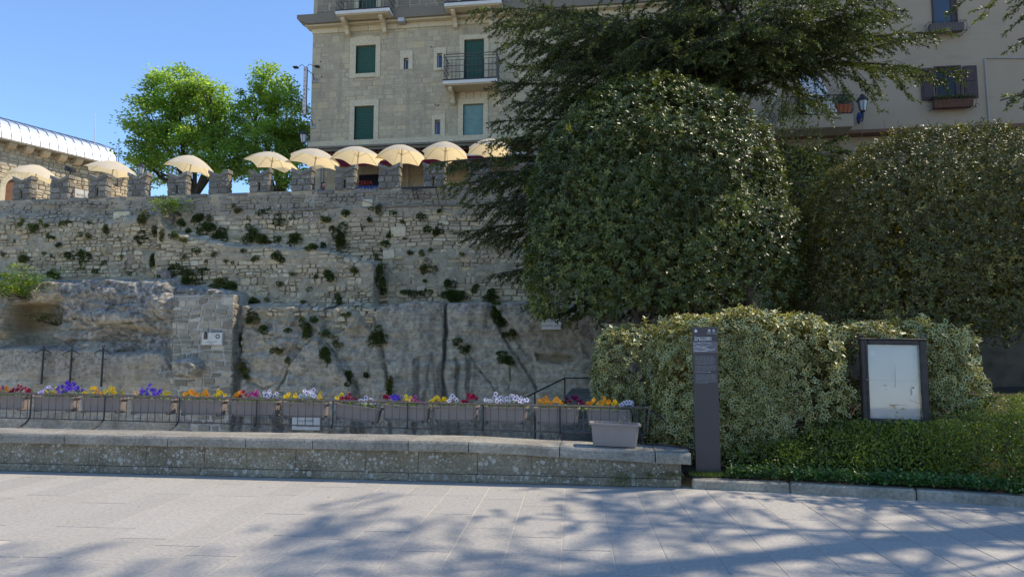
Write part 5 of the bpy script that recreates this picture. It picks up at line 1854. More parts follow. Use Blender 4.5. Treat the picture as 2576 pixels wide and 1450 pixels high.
LW = thing('low_parapet_wall', (-4, PAR_Y0, 0), 'low weathered stone parapet spotted with white lichen along the pavement', 'wall')
MB().box((-13, PAR_Y0 + 0.04, -0.3), (PAR_X1 - 0.03, PAR_Y1 - 0.05, 0.27)).build('wall_core', MT['parapet'], LW)
MB().box((-13, PAR_Y1 - 0.055, FLOOR_Z), (PAR_X1 + 0.05, PAR_Y1 - 0.002, 0.28)).build('rear_face', MT['step'], LW)
cj = [-12.9] + [float(D(x, 1140, PAR_Y0)[0]) for x in (-330, 168, 427, 622, 790, 1029, 1180, 1408, 1647)] + [1.06]
for a, b in zip(cj[:-1], cj[1:]):
    za, zb = cope_z(a), cope_z(b)
    m = MB()
    prof_ = [(PAR_Y0 - 0.055, -0.135), (PAR_Y0 - 0.06, -0.10), (PAR_Y0 - 0.06, -0.035), (PAR_Y0 - 0.045, -0.008), (PAR_Y0 - 0.015, 0.0), (PAR_Y1 + 0.0, 0.002), (PAR_Y1 + 0.03, -0.02), (PAR_Y1 + 0.03, -0.135)]
    V, F = [], []
    nn = 10
    for k in range(nn + 1):
        xq = a + 0.006 + (b - a - 0.012) * k / nn
        zq = za + (zb - za) * k / nn
        for (yy, zz) in prof_:
            V.append((xq, yy + 0.006 * float(vnoise(xq * 3, zz * 9, yy, 3)), zq + zz + 0.005 * float(vnoise(xq * 4, yy * 5, 0, 4))))
    q = len(prof_)
    for k in range(nn):
        for j in range(q):
            F.append((k * q + j, k * q + (j + 1) % q, (k + 1) * q + (j + 1) % q, (k + 1) * q + j))
    F += [tuple(range(q)), tuple(range((nn + 1) * q - 1, nn * q - 1, -1))]
    m.add(V, F).build('coping_stone', MT['coping'], LW)
g_ = np.random.default_rng(55)
for (za, zb) in ((0.0, 0.10), (0.10, None)):
    x = -12.95
    while x < PAR_X1 - 0.1:
        ln = g_.uniform(0.5, 1.1)
        xe = min(x + ln, PAR_X1)
        if PAR_X1 - xe < 0.3:
            xe = PAR_X1
        topf = (lambda q_: zb) if zb else (lambda q_: cope_z(q_) - 0.137)
        nxn, nzn = 9, 5
        V, F = [], []
        for j in range(nzn):
            for i in range(nxn):
                xq, zq = x + 0.0025 + (xe - x - 0.005) * i / (nxn - 1), za + 0.003 + (topf(x + (xe - x) * i / (nxn - 1)) - za - 0.006) * j / (nzn - 1)
                edge = 0.006 if i in (0, nxn - 1) or j in (0, nzn - 1) else 0.0
                V.append((xq, PAR_Y0 + (0.012 if za else 0.0) + edge + 0.018 * float(fbm(xq * 5, zq * 7, 0, 3, 9)), zq))
        F = [(j * nxn + i, j * nxn + i + 1, (j + 1) * nxn + i + 1, (j + 1) * nxn + i) for j in range(nzn - 1) for i in range(nxn - 1)]
        n0 = len(V)
        V += [(v_[0], PAR_Y0 + 0.06, v_[2]) for v_ in (V[0], V[nxn - 1], V[-1], V[-nxn])]
        F += [(0, n0, n0 + 1, nxn - 1), (nxn - 1, n0 + 1, n0 + 2, nxn * nzn - 1), (nxn * nzn - 1, n0 + 2, n0 + 3, nxn * (nzn - 1)), (nxn * (nzn - 1), n0 + 3, n0, 0)]
        MB().add(V, F).build('wall_block', MT['parapet'], LW)
        x = xe
# end face of the wall
MB().bbox((PAR_X1 - 0.04, PAR_Y0 + 0.03, 0.0), (PAR_X1 + 0.015, PAR_Y1 - 0.06, 0.283), 0.015).build('end_block', MT['parapet'], LW)

# ------------------------------------------------------------------ iron railing with flower boxes
RLY = 9.55
rt0, rt1 = D(-330, 981, RLY), D(1633, 1025, RLY)
rb0, rb1 = D(-330, 1041, RLY), D(1622, 1091, RLY)
RL = thing('iron_railing', (-4, RLY, 0.5), 'brown painted iron railing behind the low wall carrying the flower boxes', 'railing')


def rail_z(x, top=True):
    a, b = (rt0, rt1) if top else (rb0, rb1)
    return float(a[2] + (b[2] - a[2]) * (x - a[0]) / (b[0] - a[0]))


MB().tube([(rt0[0], RLY, rt0[2]), (rt1[0], RLY, rt1[2])], 0.012, 6).build('top_rail', MT['iron'], RL)
MB().tube([(rt0[0], RLY + 0.10, rt0[2] + 0.006), (rt1[0] - 0.15, RLY + 0.10, rt1[2] + 0.006)], 0.010, 5).build('rear_rail', MT['iron'], RL)
MB().tube([(rb0[0], RLY, rb0[2]), (rb1[0], RLY, rb1[2])], 0.010, 6).build('bottom_rail', MT['iron'], RL)
xq = float(rt0[0])
while xq < rt1[0] - 0.05:
    MB().tube([(xq, RLY, rail_z(xq, False)), (xq + rng.uniform(-.006, .006), RLY + rng.uniform(-.004, .004), (rail_z(xq) + rail_z(xq, False)) / 2), (xq, RLY, rail_z(xq))], 0.0062, 5).build('bar', MT['iron'], RL)
    xq += 0.118
MB().tube([(rt1[0], RLY, rt1[2]), (rb1[0] + 0.03, RLY, rb1[2])], 0.011, 5).build('bar', MT['iron'], RL)
for px_ in (-300, -110, 76, 262, 450, 645, 837, 1025, 1215, 1408, 1607):
    xp = float(D(px_, 1040, RLY)[0])
    zb_, zc_ = rail_z(xp, False), cope_z(xp)
    pts = [(xp, RLY, rail_z(xp)), (xp, RLY, zb_ + 0.05)] + [(xp, RLY - 0.36 * (1 - math.cos(a)), zb_ + 0.05 - (zb_ + 0.05 - zc_ + 0.02) * math.sin(a)) for a in np.linspace(0.2, math.pi / 2, 7)]
    MB().tube(pts, 0.012, 6).build('post', MT['black_iron'], RL)

BOXES = [  # pixel span of the front, droop of the far end, planting: (colour, from, to, size)
    (-40, 61, 0, [('violet', -5, 8, 1.0), ('orange', -20, 24, 0.9), ('crimson', 28, 78, 1.2)]),
    (82, 184, 0, [('lavender', 104, 126, 1.1), ('yellow', 124, 150, 0.9), ('violet', 150, 202, 1.7)]),
    (201, 306, 0, [('yellow', 218, 240, 1.1), ('orange', 243, 262, 0.9), ('yellow', 264, 306, 1.05)]),
    (326, 434, 0, [('peach', 338, 352, 0.8), ('violet', 354, 406, 1.6), ('yellow', 406, 423, 0.8)]),
    (451, 560, 0, [('orange', 460, 500, 0.95), ('orange', 502, 530, 0.95), ('yellow', 540, 566, 0.95)]),
    (577, 694, 0, [('orange', 588, 608, 1.0), ('crimson', 604, 622, 1.0), ('magenta', 622, 655, 0.95), ('white and purple', 660, 698, 1.2)]),
    (708, 821, 0, [('yellow', 714, 756, 0.9), ('white and purple', 757, 800, 1.4), ('yellow', 798, 813, 0.9)]),
    (839, 951, 0.075, [('yellow', 852, 862, 0.8), ('crimson', 862, 892, 1.0), ('white and purple', 905, 946, 0.9)]),
    (962, 1076, 0.03, [('crimson', 964, 978, 1.0), ('violet', 984, 1012, 1.2), ('yellow', 1012, 1038, 0.9), ('magenta', 1038, 1054, 0.8)]),
    (1089, 1199, 0, [('yellow', 1083, 1126, 0.9), ('white and purple', 1124, 1150, 1.0), ('crimson', 1164, 1200, 1.1)]),
    (1215, 1325, 0, [('white and purple', 1220, 1268, 1.3), ('white and purple', 1270, 1326, 1.25)]),
    (1344, 1455, 0, [('orange', 1352, 1390, 1.0), ('orange', 1392, 1416, 1.0), ('burgundy', 1416, 1466, 1.1)]),
    (1475, 1590, 0, [('orange', 1477, 1502, 0.95), ('orange', 1510, 1532, 1.2), ('yellow', 1540, 1554, 0.7), ('white and purple', 1560, 1592, 1.1)]),
]
ORD = ['first', 'second', 'third', 'fourth', 'fifth', 'sixth', 'seventh', 'eighth', 'ninth', 'tenth', 'eleventh', 'twelfth', 'thirteenth']
BXY = 9.70


def trough(w_, h_, d_, mat, parent, taper=0.86, rim=0.018):
    """plastic window box at the origin: tapered shell, rolled rim, foot"""
    m = MB()
    V, F = [], []
    rows = [(taper, 0, 0), (taper + 0.02, 0.012, 0), (0.95, h_ * 0.74, 0), (0.965, h_ * 0.76, 0), (0.97, h_ - 0.025, 0), (1.0, h_ - 0.025, rim), (1.0, h_, rim), (0.98, h_, -0.004), (0.94, h_ - 0.03, -0.006), (0.86, 0.05, -0.006)]
    for k, z, r in rows:
        a, b = w_ / 2 * (0.5 + 0.5 * k) + r, d_ / 2 * k + r
        c = min(0.03, b * 0.3)
        V += [(-a + c, -b, z), (a - c, -b, z), (a, -b + c, z), (a, b - c, z), (a - c, b, z), (-a + c, b, z), (-a, b - c, z), (-a, -b + c, z)]
    for j in range(len(rows) - 1):
        for i in range(8):
            F.append((j * 8 + i, j * 8 + (i + 1) % 8, (j + 1) * 8 + (i + 1) % 8, (j + 1) * 8 + i))
    F += [tuple(range(7, -1, -1)), tuple((len(rows) - 1) * 8 + i for i in range(8))]
    m.add(V, F)
    return m.build('trough', mat, parent)


def bloom(c, face, size, g):
    """five rounded petals round an eye"""
    f = Vector(face).normalized()
    u_ = f.orthogonal().normalized()
    v_ = f.cross(u_)
    V, F, rim_ = [tuple(c)], [], [0.0]
    for k in range(5):
        a = 2 * math.pi * k / 5 + g.uniform(-0.15, 0.15)
        s = size * g.uniform(0.85, 1.1)
        base = len(V)
        for da, rr in ((-0.55, 0.62), (-0.35, 1.0), (0.35, 1.0), (0.55, 0.62)):
            p = Vector(c) + (u_ * math.cos(a + da) + v_ * math.sin(a + da)) * s * rr + f * (0.18 * s * (rr - 0.5) + 0.004 * (k % 2))
            V.append(tuple(p))
            rim_.append(rr)
        F += [(0, base, base + 1), (0, base + 1, base + 2), (0, base + 2, base + 3)]
    return V, F, rim_


cnames = {}
for bi, (pa_, pb_, droop, plants) in enumerate(BOXES):
    yt = 995 + (1022 - 995) * (pa_ - 82) / (1475 - 82)
    a_, b_ = D(pa_, yt, BXY - 0.09), D(pb_, yt, BXY - 0.09)
    w_ = float(b_[0] - a_[0])
    zt_ = rail_z((a_[0] + b_[0]) / 2) - 0.035
    h_ = 0.20
    cx_ = float((a_[0] + b_[0]) / 2)
    flo = ', '.join(list(dict.fromkeys(p[0] for p in plants))[:2])
    fb_ = thing('flower_box', (0, 0, 0), f'{ORD[bi]} taupe flower box from the left on the railing, with {flo} pansies' if droop < 0.05 else f'taupe flower box sagging at one end, {ORD[bi]} from the left on the railing', 'flower box', 'taupe flower boxes hung on the railing')
    trough(w_, h_, 0.19, MT['planter'], fb_)
    MB().box((-w_ / 2 + 0.02, -0.075, h_ - 0.045), (w_ / 2 - 0.02, 0.075, h_ - 0.032)).build('soil', MT['soil'], fb_)
    MB().bbox((-w_ * 0.47, -0.095, -0.022), (w_ * 0.47, 0.095, -0.004), 0.006).build('saucer', MT['planter'], fb_)
    for s in (-1, 1):
        MB().tube([(s * w_ * 0.40, -0.14, h_ + 0.045), (s * w_ * 0.40, -0.10, h_ + 0.05), (s * w_ * 0.40, 0.115, h_ + 0.02), (s * w_ * 0.40, 0.115, -0.03), (s * w_ * 0.40, -0.12, -0.03), (s * w_ * 0.40, -0.125, 0.01)], 0.006, 4).build('hanger', MT['black_iron'], fb_)
    fb_.location = (cx_, BXY, zt_ - h_ - droop * 0.4)
    fb_.rotation_euler = (0, droop / w_, rng.uniform(-0.01, 0.01))
    for ci, (colr, x0, x1, sz) in enumerate(plants):
        g_ = np.random.default_rng(1000 + bi * 10 + ci)
        xa, xb = float(D(x0, yt, BXY)[0]), float(D(x1, yt, BXY)[0])
        base_z = zt_ - 0.03 - droop * (0.4 + ((xa + xb) / 2 - cx_) / w_)
        key = (bi, colr)
        cnames[key] = cnames.get(key, 0) + 1
        many = sum(1 for p in plants if p[0] == colr)
        pos_ = '' if many == 1 else (' nearer the start of the box' if cnames[key] == 1 else ' nearer the end of the box')
        if many > 1:
            lab = f'{"left" if cnames[key] == 1 else "right"} clump of {colr} pansies in the {ORD[bi]} flower box from the left'
        else:
            lab = f'{colr} pansies growing in the {ORD[bi]} flower box from the left'
        cl = thing('pansy_clump', ((xa + xb) / 2, BXY, base_z), lab, 'pansies', 'pansies in the flower boxes')
        n = max(4, int((xb - xa) / 0.03 * sz * 1.25))
        for k in range(n):
            xx_ = xa + (xb - xa) * (k + g_.uniform(0.1, 0.9)) / n
            bell = math.sin(math.pi * (0.15 + 0.7 * (xx_ - xa) / max(1e-3, xb - xa)))
            zz_ = base_z + 0.055 + 0.115 * sz * bell * g_.uniform(0.25, 1.05)
            yy_ = BXY + g_.uniform(-0.09, 0.06)
            v_, f_, r_ = bloom((0, 0, 0), (g_.uniform(-0.5, 0.5), -1, g_.uniform(-0.1, 0.9)), 0.034 * g_.uniform(0.85, 1.2), g_)
            me = fast_mesh('flower', np.array(v_), f_)
            add_attr(me, 'rim', r_)
            add_attr(me, 'tone', np.full(len(v_), g_.random()))
            link('flower', me, PET[colr], cl, (xx_, yy_, zz_))
        n = int((xb - xa) / 0.004)
        P = np.stack([g_.uniform(xa - 0.02, xb + 0.02, n), BXY + g_.uniform(-0.10, 0.08, n), base_z + np.abs(g_.normal(0, 0.04, n)) * sz], 1)
        leaf_object('leaves', P, rand_dirs(n, g_) + np.array([0, -0.3, 0.6]), rand_dirs(n, g_), g_.uniform(0.035, 0.06, n), 0.026, MT['pansy_leaf'], cl)

# the empty box standing on the coping
eb = thing('empty_planter', (0, 0, 0), 'empty taupe plastic planter with dry stalks standing on the end of the low wall', 'planter')
trough(0.60, 0.285, 0.24, MT['planter'], eb, 0.80, 0.022)
MB().box((-0.25, -0.085, 0.225), (0.25, 0.085, 0.235)).build('soil', MT['soil'], eb)
for k in range(16):
    xq = rng.choice([rng.uniform(0.05, 0.20), rng.uniform(0.05, 0.20), rng.uniform(-0.22, -0.10)])
    h = rng.uniform(0.05, 0.13) if xq > 0 else rng.uniform(0.03, 0.08)
    MB().tube([(xq, rng.uniform(-.05, .05), 0.23), (xq + rng.uniform(-.02, .02), rng.uniform(-.05, .05), 0.23 + h * 0.6), (xq + rng.uniform(-.05, .05), rng.uniform(-.06, .06), 0.24 + h)], 0.003, 4).build('dry_stalk', MT['dry'], eb)
eb.location = (0.140, 8.93, 0.465)
eb.rotation_euler = (0, 0.03, 0.03)

# ------------------------------------------------------------------ information totem
TY = 8.92
tx0, tx1 = 1.135, 1.440
tzb, tzt = 0.10, 1.962
tot = thing('information_totem', ((tx0 + tx1) / 2, TY, tzb), 'tall dark information pillar with a printed map panel beside the low wall', 'information sign')
MB().bbox((tx0, TY - 0.03, tzb - 0.1), (tx1, TY + 0.03, tzt), 0.006).build('totem_body', MT['totem'], tot)
FYT = TY - 0.0335


def tpos(u_, v_):
    """u across 0..1, v down 0..1 on the printed face"""
    return tx0 + (tx1 - tx0) * u_, tzt - (tzt - tzb) * v_


lettering('Cava e Loggia', 0.038, MT['print'], tot, (tpos(0.07, 0)[0], FYT, tpos(0, 0.077)[1]))
lettering('dei Balestrieri', 0.038, MT['print'], tot, (tpos(0.07, 0)[0], FYT, tpos(0, 0.091)[1]))
x0, z1 = tpos(0.0, 0.098)
x1, z0 = tpos(1.0, 0.172)
mp = MB().box((x0 + 0.002, FYT, z0), (x1 - 0.002, FYT + 0.003, z1)).build('map_panel', MT['print_map'], tot)
g_ = np.random.default_rng(3)
for k, (v0, v1, amp) in enumerate(((0.80, 0.93, 0.02), (0.70, 0.62, 0.05), (0.45, 0.78, 0.08), (0.20, 0.40, 0.10), (0.32, 0.66, 0.06), (0.86, 0.80, 0.04), (0.12, 0.10, 0.03), (0.55, 0.90, 0.05))):
    pts = []
    for t in np.linspace(0.03, g_.uniform(0.55, 0.98), 14):
        vv = v0 + (v1 - v0) * t + amp * math.sin(t * (7 + k) + k)
        pts.append((x0 + (x1 - x0) * t, FYT - 0.0012, z1 + (z0 - z1) * min(0.97, max(0.04, vv))))
    MB().tube(pts, 0.0030 if k < 4 else 0.0020, 4).build('map_road', MT['print'] if k % 2 == 0 else MT['print_grey'], mp)
for vv in (0.113,):
    a, z_ = tpos(0.88, vv)
    MB().box((a, FYT - 0.002, z_), (a + 0.006, FYT + 0.001, z_ + 0.010)).build('map_key', MT['print_red'], mp)
# text blocks: Italian above, English below
lines = [(0.195 + 0.0085 * k, 0.74 + 0.14 * ((k * 37) % 5) / 5) for k in range(7)] + [(0.259 + 0.0085 * k, 0.86 - 0.05 * (k % 2)) for k in range(4)]
lines += [(0.316 + 0.0078 * k, 0.80 + 0.08 * ((k * 17) % 3) / 3) for k in range(5)] + [(0.356 + 0.0078 * k, 0.86 if k < 2 else 0.50) for k in range(3)]
lorem = 'la cava dei balestrieri scavata nella roccia per ricavare la pietra da costruzione del palazzo pubblico '
for k, (v_, wd) in enumerate(lines):
    s_ = (lorem[(k * 13) % 60:] + lorem)[:46]
    o = lettering(s_.strip(), 0.0135, MT['print_grey'], tot, (tpos(0.08, 0)[0], FYT, tpos(0, v_ + 0.005)[1]), name='text_line')
    o.scale.x = wd * (tx1 - tx0) / max(0.05, o.data.vertices and max(v.co.x for v in o.data.vertices))
lettering('Crossbowmen s Quarry and Loggia', 0.013, MT['print'], tot, (tpos(0.08, 0)[0], FYT, tpos(0, 0.303)[1]), name='text_line')
a, z_ = tpos(0.025, 0.302)
MB().box((a, FYT - 0.001, z_), (a + 0.008, FYT + 0.002, z_ + 0.008)).build('language_mark', MT['print_red'], tot)
# crest and two round marks at the head
a, z_ = tpos(0.14, 0.026)
cr = MB()
cr.prism([(a - 0.014, z_ + 0.004), (a - 0.012, z_ - 0.010), (a, z_ - 0.020), (a + 0.012, z_ - 0.010), (a + 0.014, z_ + 0.004)], FYT - 0.001, FYT + 0.002)
cr.build('crest_shield', MT['print'], tot)
MB().prism([(a - 0.012, z_ + 0.007), (a + 0.012, z_ + 0.007), (a + 0.014, z_ + 0.018), (a + 0.006, z_ + 0.013), (a, z_ + 0.026), (a - 0.006, z_ + 0.013), (a - 0.014, z_ + 0.018)], FYT - 0.001, FYT + 0.002).build('crest_crown', MT['print'], tot)
for s in (-1, 1):
    MB().tube([(a + s * 0.017, FYT, z_ + 0.006), (a + s * 0.022, FYT, z_ - 0.006), (a + s * 0.015, FYT, z_ - 0.020)], 0.0022, 4).build('crest_branch', MT['print_grey'], tot)
a, z_ = tpos(0.68, 0.024)
for k in range(5):
    MB().box((a - 0.014 + 0.006 * k, FYT - 0.001, z_ - 0.010), (a - 0.011 + 0.006 * k, FYT + 0.001, z_ + 0.006)).build('temple_column', MT['print'], tot)
MB().prism([(a - 0.018, z_ + 0.007), (a + 0.018, z_ + 0.007), (a, z_ + 0.016)], FYT - 0.001, FYT + 0.001).build('temple_gable', MT['print'], tot)
MB().box((a - 0.018, FYT - 0.001, z_ - 0.014), (a + 0.018, FYT + 0.001, z_ - 0.0105)).build('temple_step', MT['print'], tot)
a, z_ = tpos(0.86, 0.024)
MB().tube([(a + 0.014 * math.cos(t), FYT, z_ + 0.014 * math.sin(t)) for t in np.linspace(0, 2 * math.pi, 16)], 0.0022, 4, False).build('round_mark', MT['print'], tot)
MB().prism([(a - 0.007, z_), (a, z_ - 0.007), (a + 0.007, z_), (a, z_ + 0.007)], FYT - 0.001, FYT + 0.001).build('round_mark', MT['print'], tot)
for a_u in (0.58, 0.80):
    for k in range(2):
        a, z_ = tpos(a_u, 0.040 + 0.006 * k)
        MB().box((a, FYT - 0.001, z_), (a + 0.055, FYT + 0.001, z_ + 0.0035)).build('logo_caption', MT['print_grey'], tot)

# ------------------------------------------------------------------ notice board in the hedge
NY = 9.55
q = [D(2160, 853, NY), D(2320, 855, NY), D(2335, 1068, NY), D(2175, 1063, NY)]
bw_, bh_ = 0.795, 1.085
bc = (q[0] + q[1] + q[2] + q[3]) / 4
nbd = thing('notice_board', (0, 0, 0), 'dark wooden glazed notice board with scrap papers standing in the hedge', 'notice board')
t = 0.085
for a, b in (((-bw_ / 2, -bh_ / 2), (-bw_ / 2 + t, bh_ / 2)), ((bw_ / 2 - t, -bh_ / 2), (bw_ / 2, bh_ / 2)), ((-bw_ / 2 + t, bh_ / 2 - t * 0.75), (bw_ / 2 - t, bh_ / 2)), ((-bw_ / 2 + t, -bh_ / 2), (bw_ / 2 - t, -bh_ / 2 + t * 0.75))):
    MB().bbox((a[0] + 0.001, -0.06, a[1] + 0.001), (b[0] - 0.001, 0.05, b[1] - 0.001), 0.012).build('frame', MT['board_wood'], nbd)
MB().bbox((-bw_ / 2 + t * 0.6, -0.072, -bh_ / 2 + t * 0.5), (-bw_ / 2 + t * 0.9, -0.061, bh_ / 2 - t * 0.5), 0.004).build('door_stile', MT['board_wood'], nbd)
MB().box((-bw_ / 2 + t, 0.03, -bh_ / 2 + t * 0.75), (bw_ / 2 - t, 0.045, bh_ / 2 - t * 0.75)).build('back_panel', MT['board_back'], nbd)
MB().box((-bw_ / 2 + t, 0.0275, 0.012), (bw_ / 2 - t, 0.0295, 0.016)).build('panel_joint', MT['print_grey'], nbd)
MB().box((-bw_ / 2 + t, -0.034, -bh_ / 2 + t * 0.75), (bw_ / 2 - t, -0.030, bh_ / 2 - t * 0.75)).build('pane', MT['glass'], nbd)
MB().tube([(-bw_ / 2 + t * 0.55, -0.09, 0.02), (-bw_ / 2 + t * 0.55, -0.06, 0.02)], 0.014, 8).build('knob', MT['iron'], nbd)
for pl_, m_ in (([(-0.27, 0.39), (-0.22, 0.40), (-0.205, 0.36), (-0.185, 0.355), (-0.20, 0.325), (-0.235, 0.33), (-0.275, 0.345)], 'paper'), ([(0.195, -0.06), (0.275, -0.05), (0.29, -0.10), (0.285, -0.165), (0.20, -0.175)], 'paper'), ([(-0.12, -0.05), (-0.075, -0.052), (-0.08, -0.058), (-0.122, -0.056)], 'print_grey'), ([(-0.10, -0.10), (-0.072, -0.098), (-0.074, -0.106), (-0.1, -0.108)], 'print_grey')):
    MB().prism(pl_, 0.022, 0.026).build('paper_scrap', MT[m_], nbd)
MB().box((0.215, 0.018, -0.085), (0.255, 0.0215, -0.062)).build('paper_print', MT['print_black'], nbd)
MB().box((0.205, 0.018, -0.168), (0.225, 0.0215, -0.09)).build('paper_print', MT['print_blue'], nbd)
for s in (-1, 1):
    for zt_ in (1, -1):
        pts = [(s * (bw_ / 2 - 0.02) + s * (0.10 - 0.016 * k * 0.5) * math.cos(k * 0.55) * 0.5, 0.0, zt_ * (bh_ / 2 + 0.02) + (0.075 - 0.004 * k) * math.sin(k * 0.55)) for k in range(16)]
        MB().tube(pts, 0.007, 5).build('scroll', MT['black_iron'], nbd)
    MB().tube([(s * bw_ * 0.38, 0.07, -bh_ / 2 - 0.55), (s * bw_ * 0.38, 0.07, bh_ / 2 - 0.1)], 0.02, 6).build('leg', MT['black_iron'], nbd)
MB().bbox((-bw_ / 2 - 0.015, -0.075, bh_ / 2 - 0.004), (bw_ / 2 + 0.015, 0.06, bh_ / 2 + 0.016), 0.006).build('top_moulding', MT['board_wood'], nbd)
nbd.location = tuple(bc)
nbd.rotation_euler = (R(-2.0), R(1.0), R(-2.0))

# ------------------------------------------------------------------ steps down into the quarry, handrail
STP = thing('quarry_stairs', (-0.5, 12, 0), 'shaded stone steps and landing behind the end of the railing', 'stairs')
MB().bbox((-0.75, PAR_Y1 + 0.01, FLOOR_Z), (0.93, 11.6, -0.02), 0.02).build('landing', MT['step'], STP)
for k in range(9):
    x1 = -0.75 - 0.36 * k
    MB().bbox((x1 - 0.40, PAR_Y1 + 0.01, FLOOR_Z), (x1 - 0.002, 11.6, -0.02 - 0.17 * (k + 1)), 0.018).build('step', MT['step'], STP)
for k in range(5):
    y0 = 11.602 + 0.34 * k
    MB().bbox((-0.75, y0, FLOOR_Z), (0.93, y0 + 0.338, -0.02 + 0.16 * (k + 1)), 0.018).build('step', MT['step'], STP)
MB().bbox((-0.75, 13.304, FLOOR_Z), (0.93, 16.5, 0.79), 0.02).build('upper_landing', MT['step'], STP)
bk0, bk1 = D(1485, 968, 12.6), D(1590, 1040, 11.2)
MB().prism([(0, 0)] * 0 or [(11.0, 0.2), (12.9, 0.2), (12.9, 1.02), (12.4, 1.02), (11.0, 0.62)], float(bk0[0]) + 0.12, float(bk0[0]) + 0.46, Matrix(((0, 1, 0, 0), (1, 0, 0, 0), (0, 0, 1, 0), (0, 0, 0, 1)))).build('stair_string', MT['kerb'], STP)
HR = thing('stair_handrail', tuple(D(1420, 1000, 13.0)), 'thin dark iron handrail rising beside the quarry steps', 'handrail')
h0, h1, h2, h3 = D(1345, 987, 12.2), D(1420, 950, 13.0), D(1512, 950, 13.0), D(1320, 1000, 12.0)
MB().tube([tuple(h3), tuple(h0), tuple(h1), tuple(h2)], 0.014, 6).build('rail', MT['black_iron'], HR)
for p in (h1, h2):
    MB().tube([tuple(p), (p[0], p[1], 0.55)], 0.014, 6).build('post', MT['black_iron'], HR)
MB().tube([tuple(h0), (h0[0], h0[1], -0.3)], 0.014, 6).build('post', MT['black_iron'], HR)
# black hose at the end of the railing and the cable along the coping
hs = thing('black_hose', tuple(D(1610, 1100, 9.3)), 'black hose curving from the railing end down to the planting bed', 'hose')
MB().tube([tuple(D(1585, 1030, 9.5)), tuple(D(1598, 1050, 9.4)), tuple(D(1612, 1090, 9.25)), tuple(D(1620, 1116, 9.12)), tuple(D(1660, 1118, 9.05)), tuple(D(1730, 1125, 9.1)), tuple(D(1790, 1150, 9.15))], 0.012, 6).build('hose', MT['black_iron'], hs, smooth=True)
MB().tube([tuple(D(1637, 1030, 9.6)), tuple(D(1665, 1052, 9.6)), tuple(D(1700, 1085, 9.6)), tuple(D(1745, 1115, 9.5)), tuple(D(1800, 1135, 9.4))], 0.011, 6).build('hose', MT['black_iron'], hs, smooth=True)

# ------------------------------------------------------------------ crossbow sculptures and plaques on the rock
for k, (px_, yt_, yb_) in enumerate(((107, 874, 965), (178, 876, 968), (257, 874, 972))):
    p = on_wall(px_, 920)
    yy = p[1] - 0.16
    zt_, zb_ = D(px_ + 3, yt_, yy)[2], D(px_ - 3, yb_, yy)[2]
    xt, xb = D(px_ + 3, yt_, yy)[0], D(px_ - 3, yb_, yy)[0]
    c = thing('crossbow_sculpture', (p[0], yy, zb_), ('first', 'second', 'third')[k] + ' from the left of three black iron crossbows fixed upright on the quarry rock', 'sculpture', 'iron crossbows on the rock')
    L_ = zt_ - zb_
    at = lambda s: (xb + (xt - xb) * s, yy, zb_ + L_ * s)
    MB().tube([at(0), at(0.98)], [0.034, 0.026], 6).build('stock', MT['black_iron'], c)
    bow = [(at(0.90)[0] + 0.31 * t_, yy - 0.02, at(0.90)[2] + 0.05 - 0.13 * t_ * t_) for t_ in np.linspace(-1, 1, 13)]
    MB().tube(bow, [0.010 + 0.018 * (1 - abs(t_)) for t_ in np.linspace(-1, 1, 13)], 6).build('bow', MT['black_iron'], c)
    MB().tube([bow[0], (at(0.66)[0], yy - 0.05, at(0.66)[2]), bow[-1]], 0.005, 4).build('bowstring', MT['black_iron'], c)
    for s in (-1, 1):
        MB().tube([at(0.97), (at(1.02)[0] + s * 0.03, yy, at(1.02)[2]), (at(1.08)[0] + s * 0.03, yy, at(1.08)[2])], 0.012, 5).build('prong', MT['black_iron'], c)
    MB().tube([at(0.20), (at(0.20)[0] + 0.10, yy - 0.03, at(0.20)[2])], 0.010, 5).build('trigger', MT['black_iron'], c)
    for s in (0.15, 0.7):
        MB().tube([at(s), (at(s)[0], yy + 0.3, at(s)[2])], 0.014, 5).build('wall_pin', MT['black_iron'], c)


def plaque(name, a, b, Y, label, lines, mat='marble', size=0.1):
    p0, p1 = D(*a, Y), D(*b, Y)
    o = thing(name, ((p0[0] + p1[0]) / 2, Y, p1[2]), label, 'plaque')
    MB().bbox((p0[0], Y - 0.03, p1[2]), (p1[0], Y + 0.25, p0[2]), 0.008).build('slab', MT[mat], o)
    h = (p0[2] - p1[2])
    for k, s_ in enumerate(lines):
        lettering(s_, size, MT['carved'], o, ((p0[0] + p1[0]) / 2, Y - 0.034, p0[2] - h * (k + 0.75) / (len(lines) + 0.35)), align='CENTER')
    return o, p0, p1


pw_ = on_wall(1387, 815)
plaque('street_plaque', (1362, 801), (1411, 828), float(pw_[1]) - 0.10, 'pale stone street name plaque high on the dressed quarry face', ['SCALA', 'GIUSEPPE  ROSSI'], size=0.085)
o, p0, p1 = plaque('memorial_plaque', (509, 836), (559, 867), PY - 0.05, 'pale memorial plaque with bronze reliefs on the masonry pier', [], 'marble')
mxx = (p0[0] + p1[0]) / 2
MB().bbox((p0[0] + 0.08, PY - 0.12, p1[2] + 0.18), (p0[0] + 0.20, PY - 0.081, p0[2] - 0.02), 0.02).build('bronze_figure', MT['bronze'], o)
MB().lathe([(0.035, 0), (0.045, 0.04), (0.03, 0.09), (0.0, 0.10)], 8, (p0[0] + 0.14, PY - 0.10, p0[2] - 0.06)).build('bronze_head', MT['bronze'], o)
MB().tube([(p1[0] - 0.15 + 0.06 * math.cos(t_), PY - 0.085, p0[2] - 0.12 + 0.06 * math.sin(t_)) for t_ in np.linspace(0, 6.283, 14)], 0.014, 5, False).build('bronze_wreath', MT['bronze'], o)
lettering('AI BALESTRIERI', 0.055, MT['carved'], o, (mxx, PY - 0.084, p1[2] + 0.08), align='CENTER')
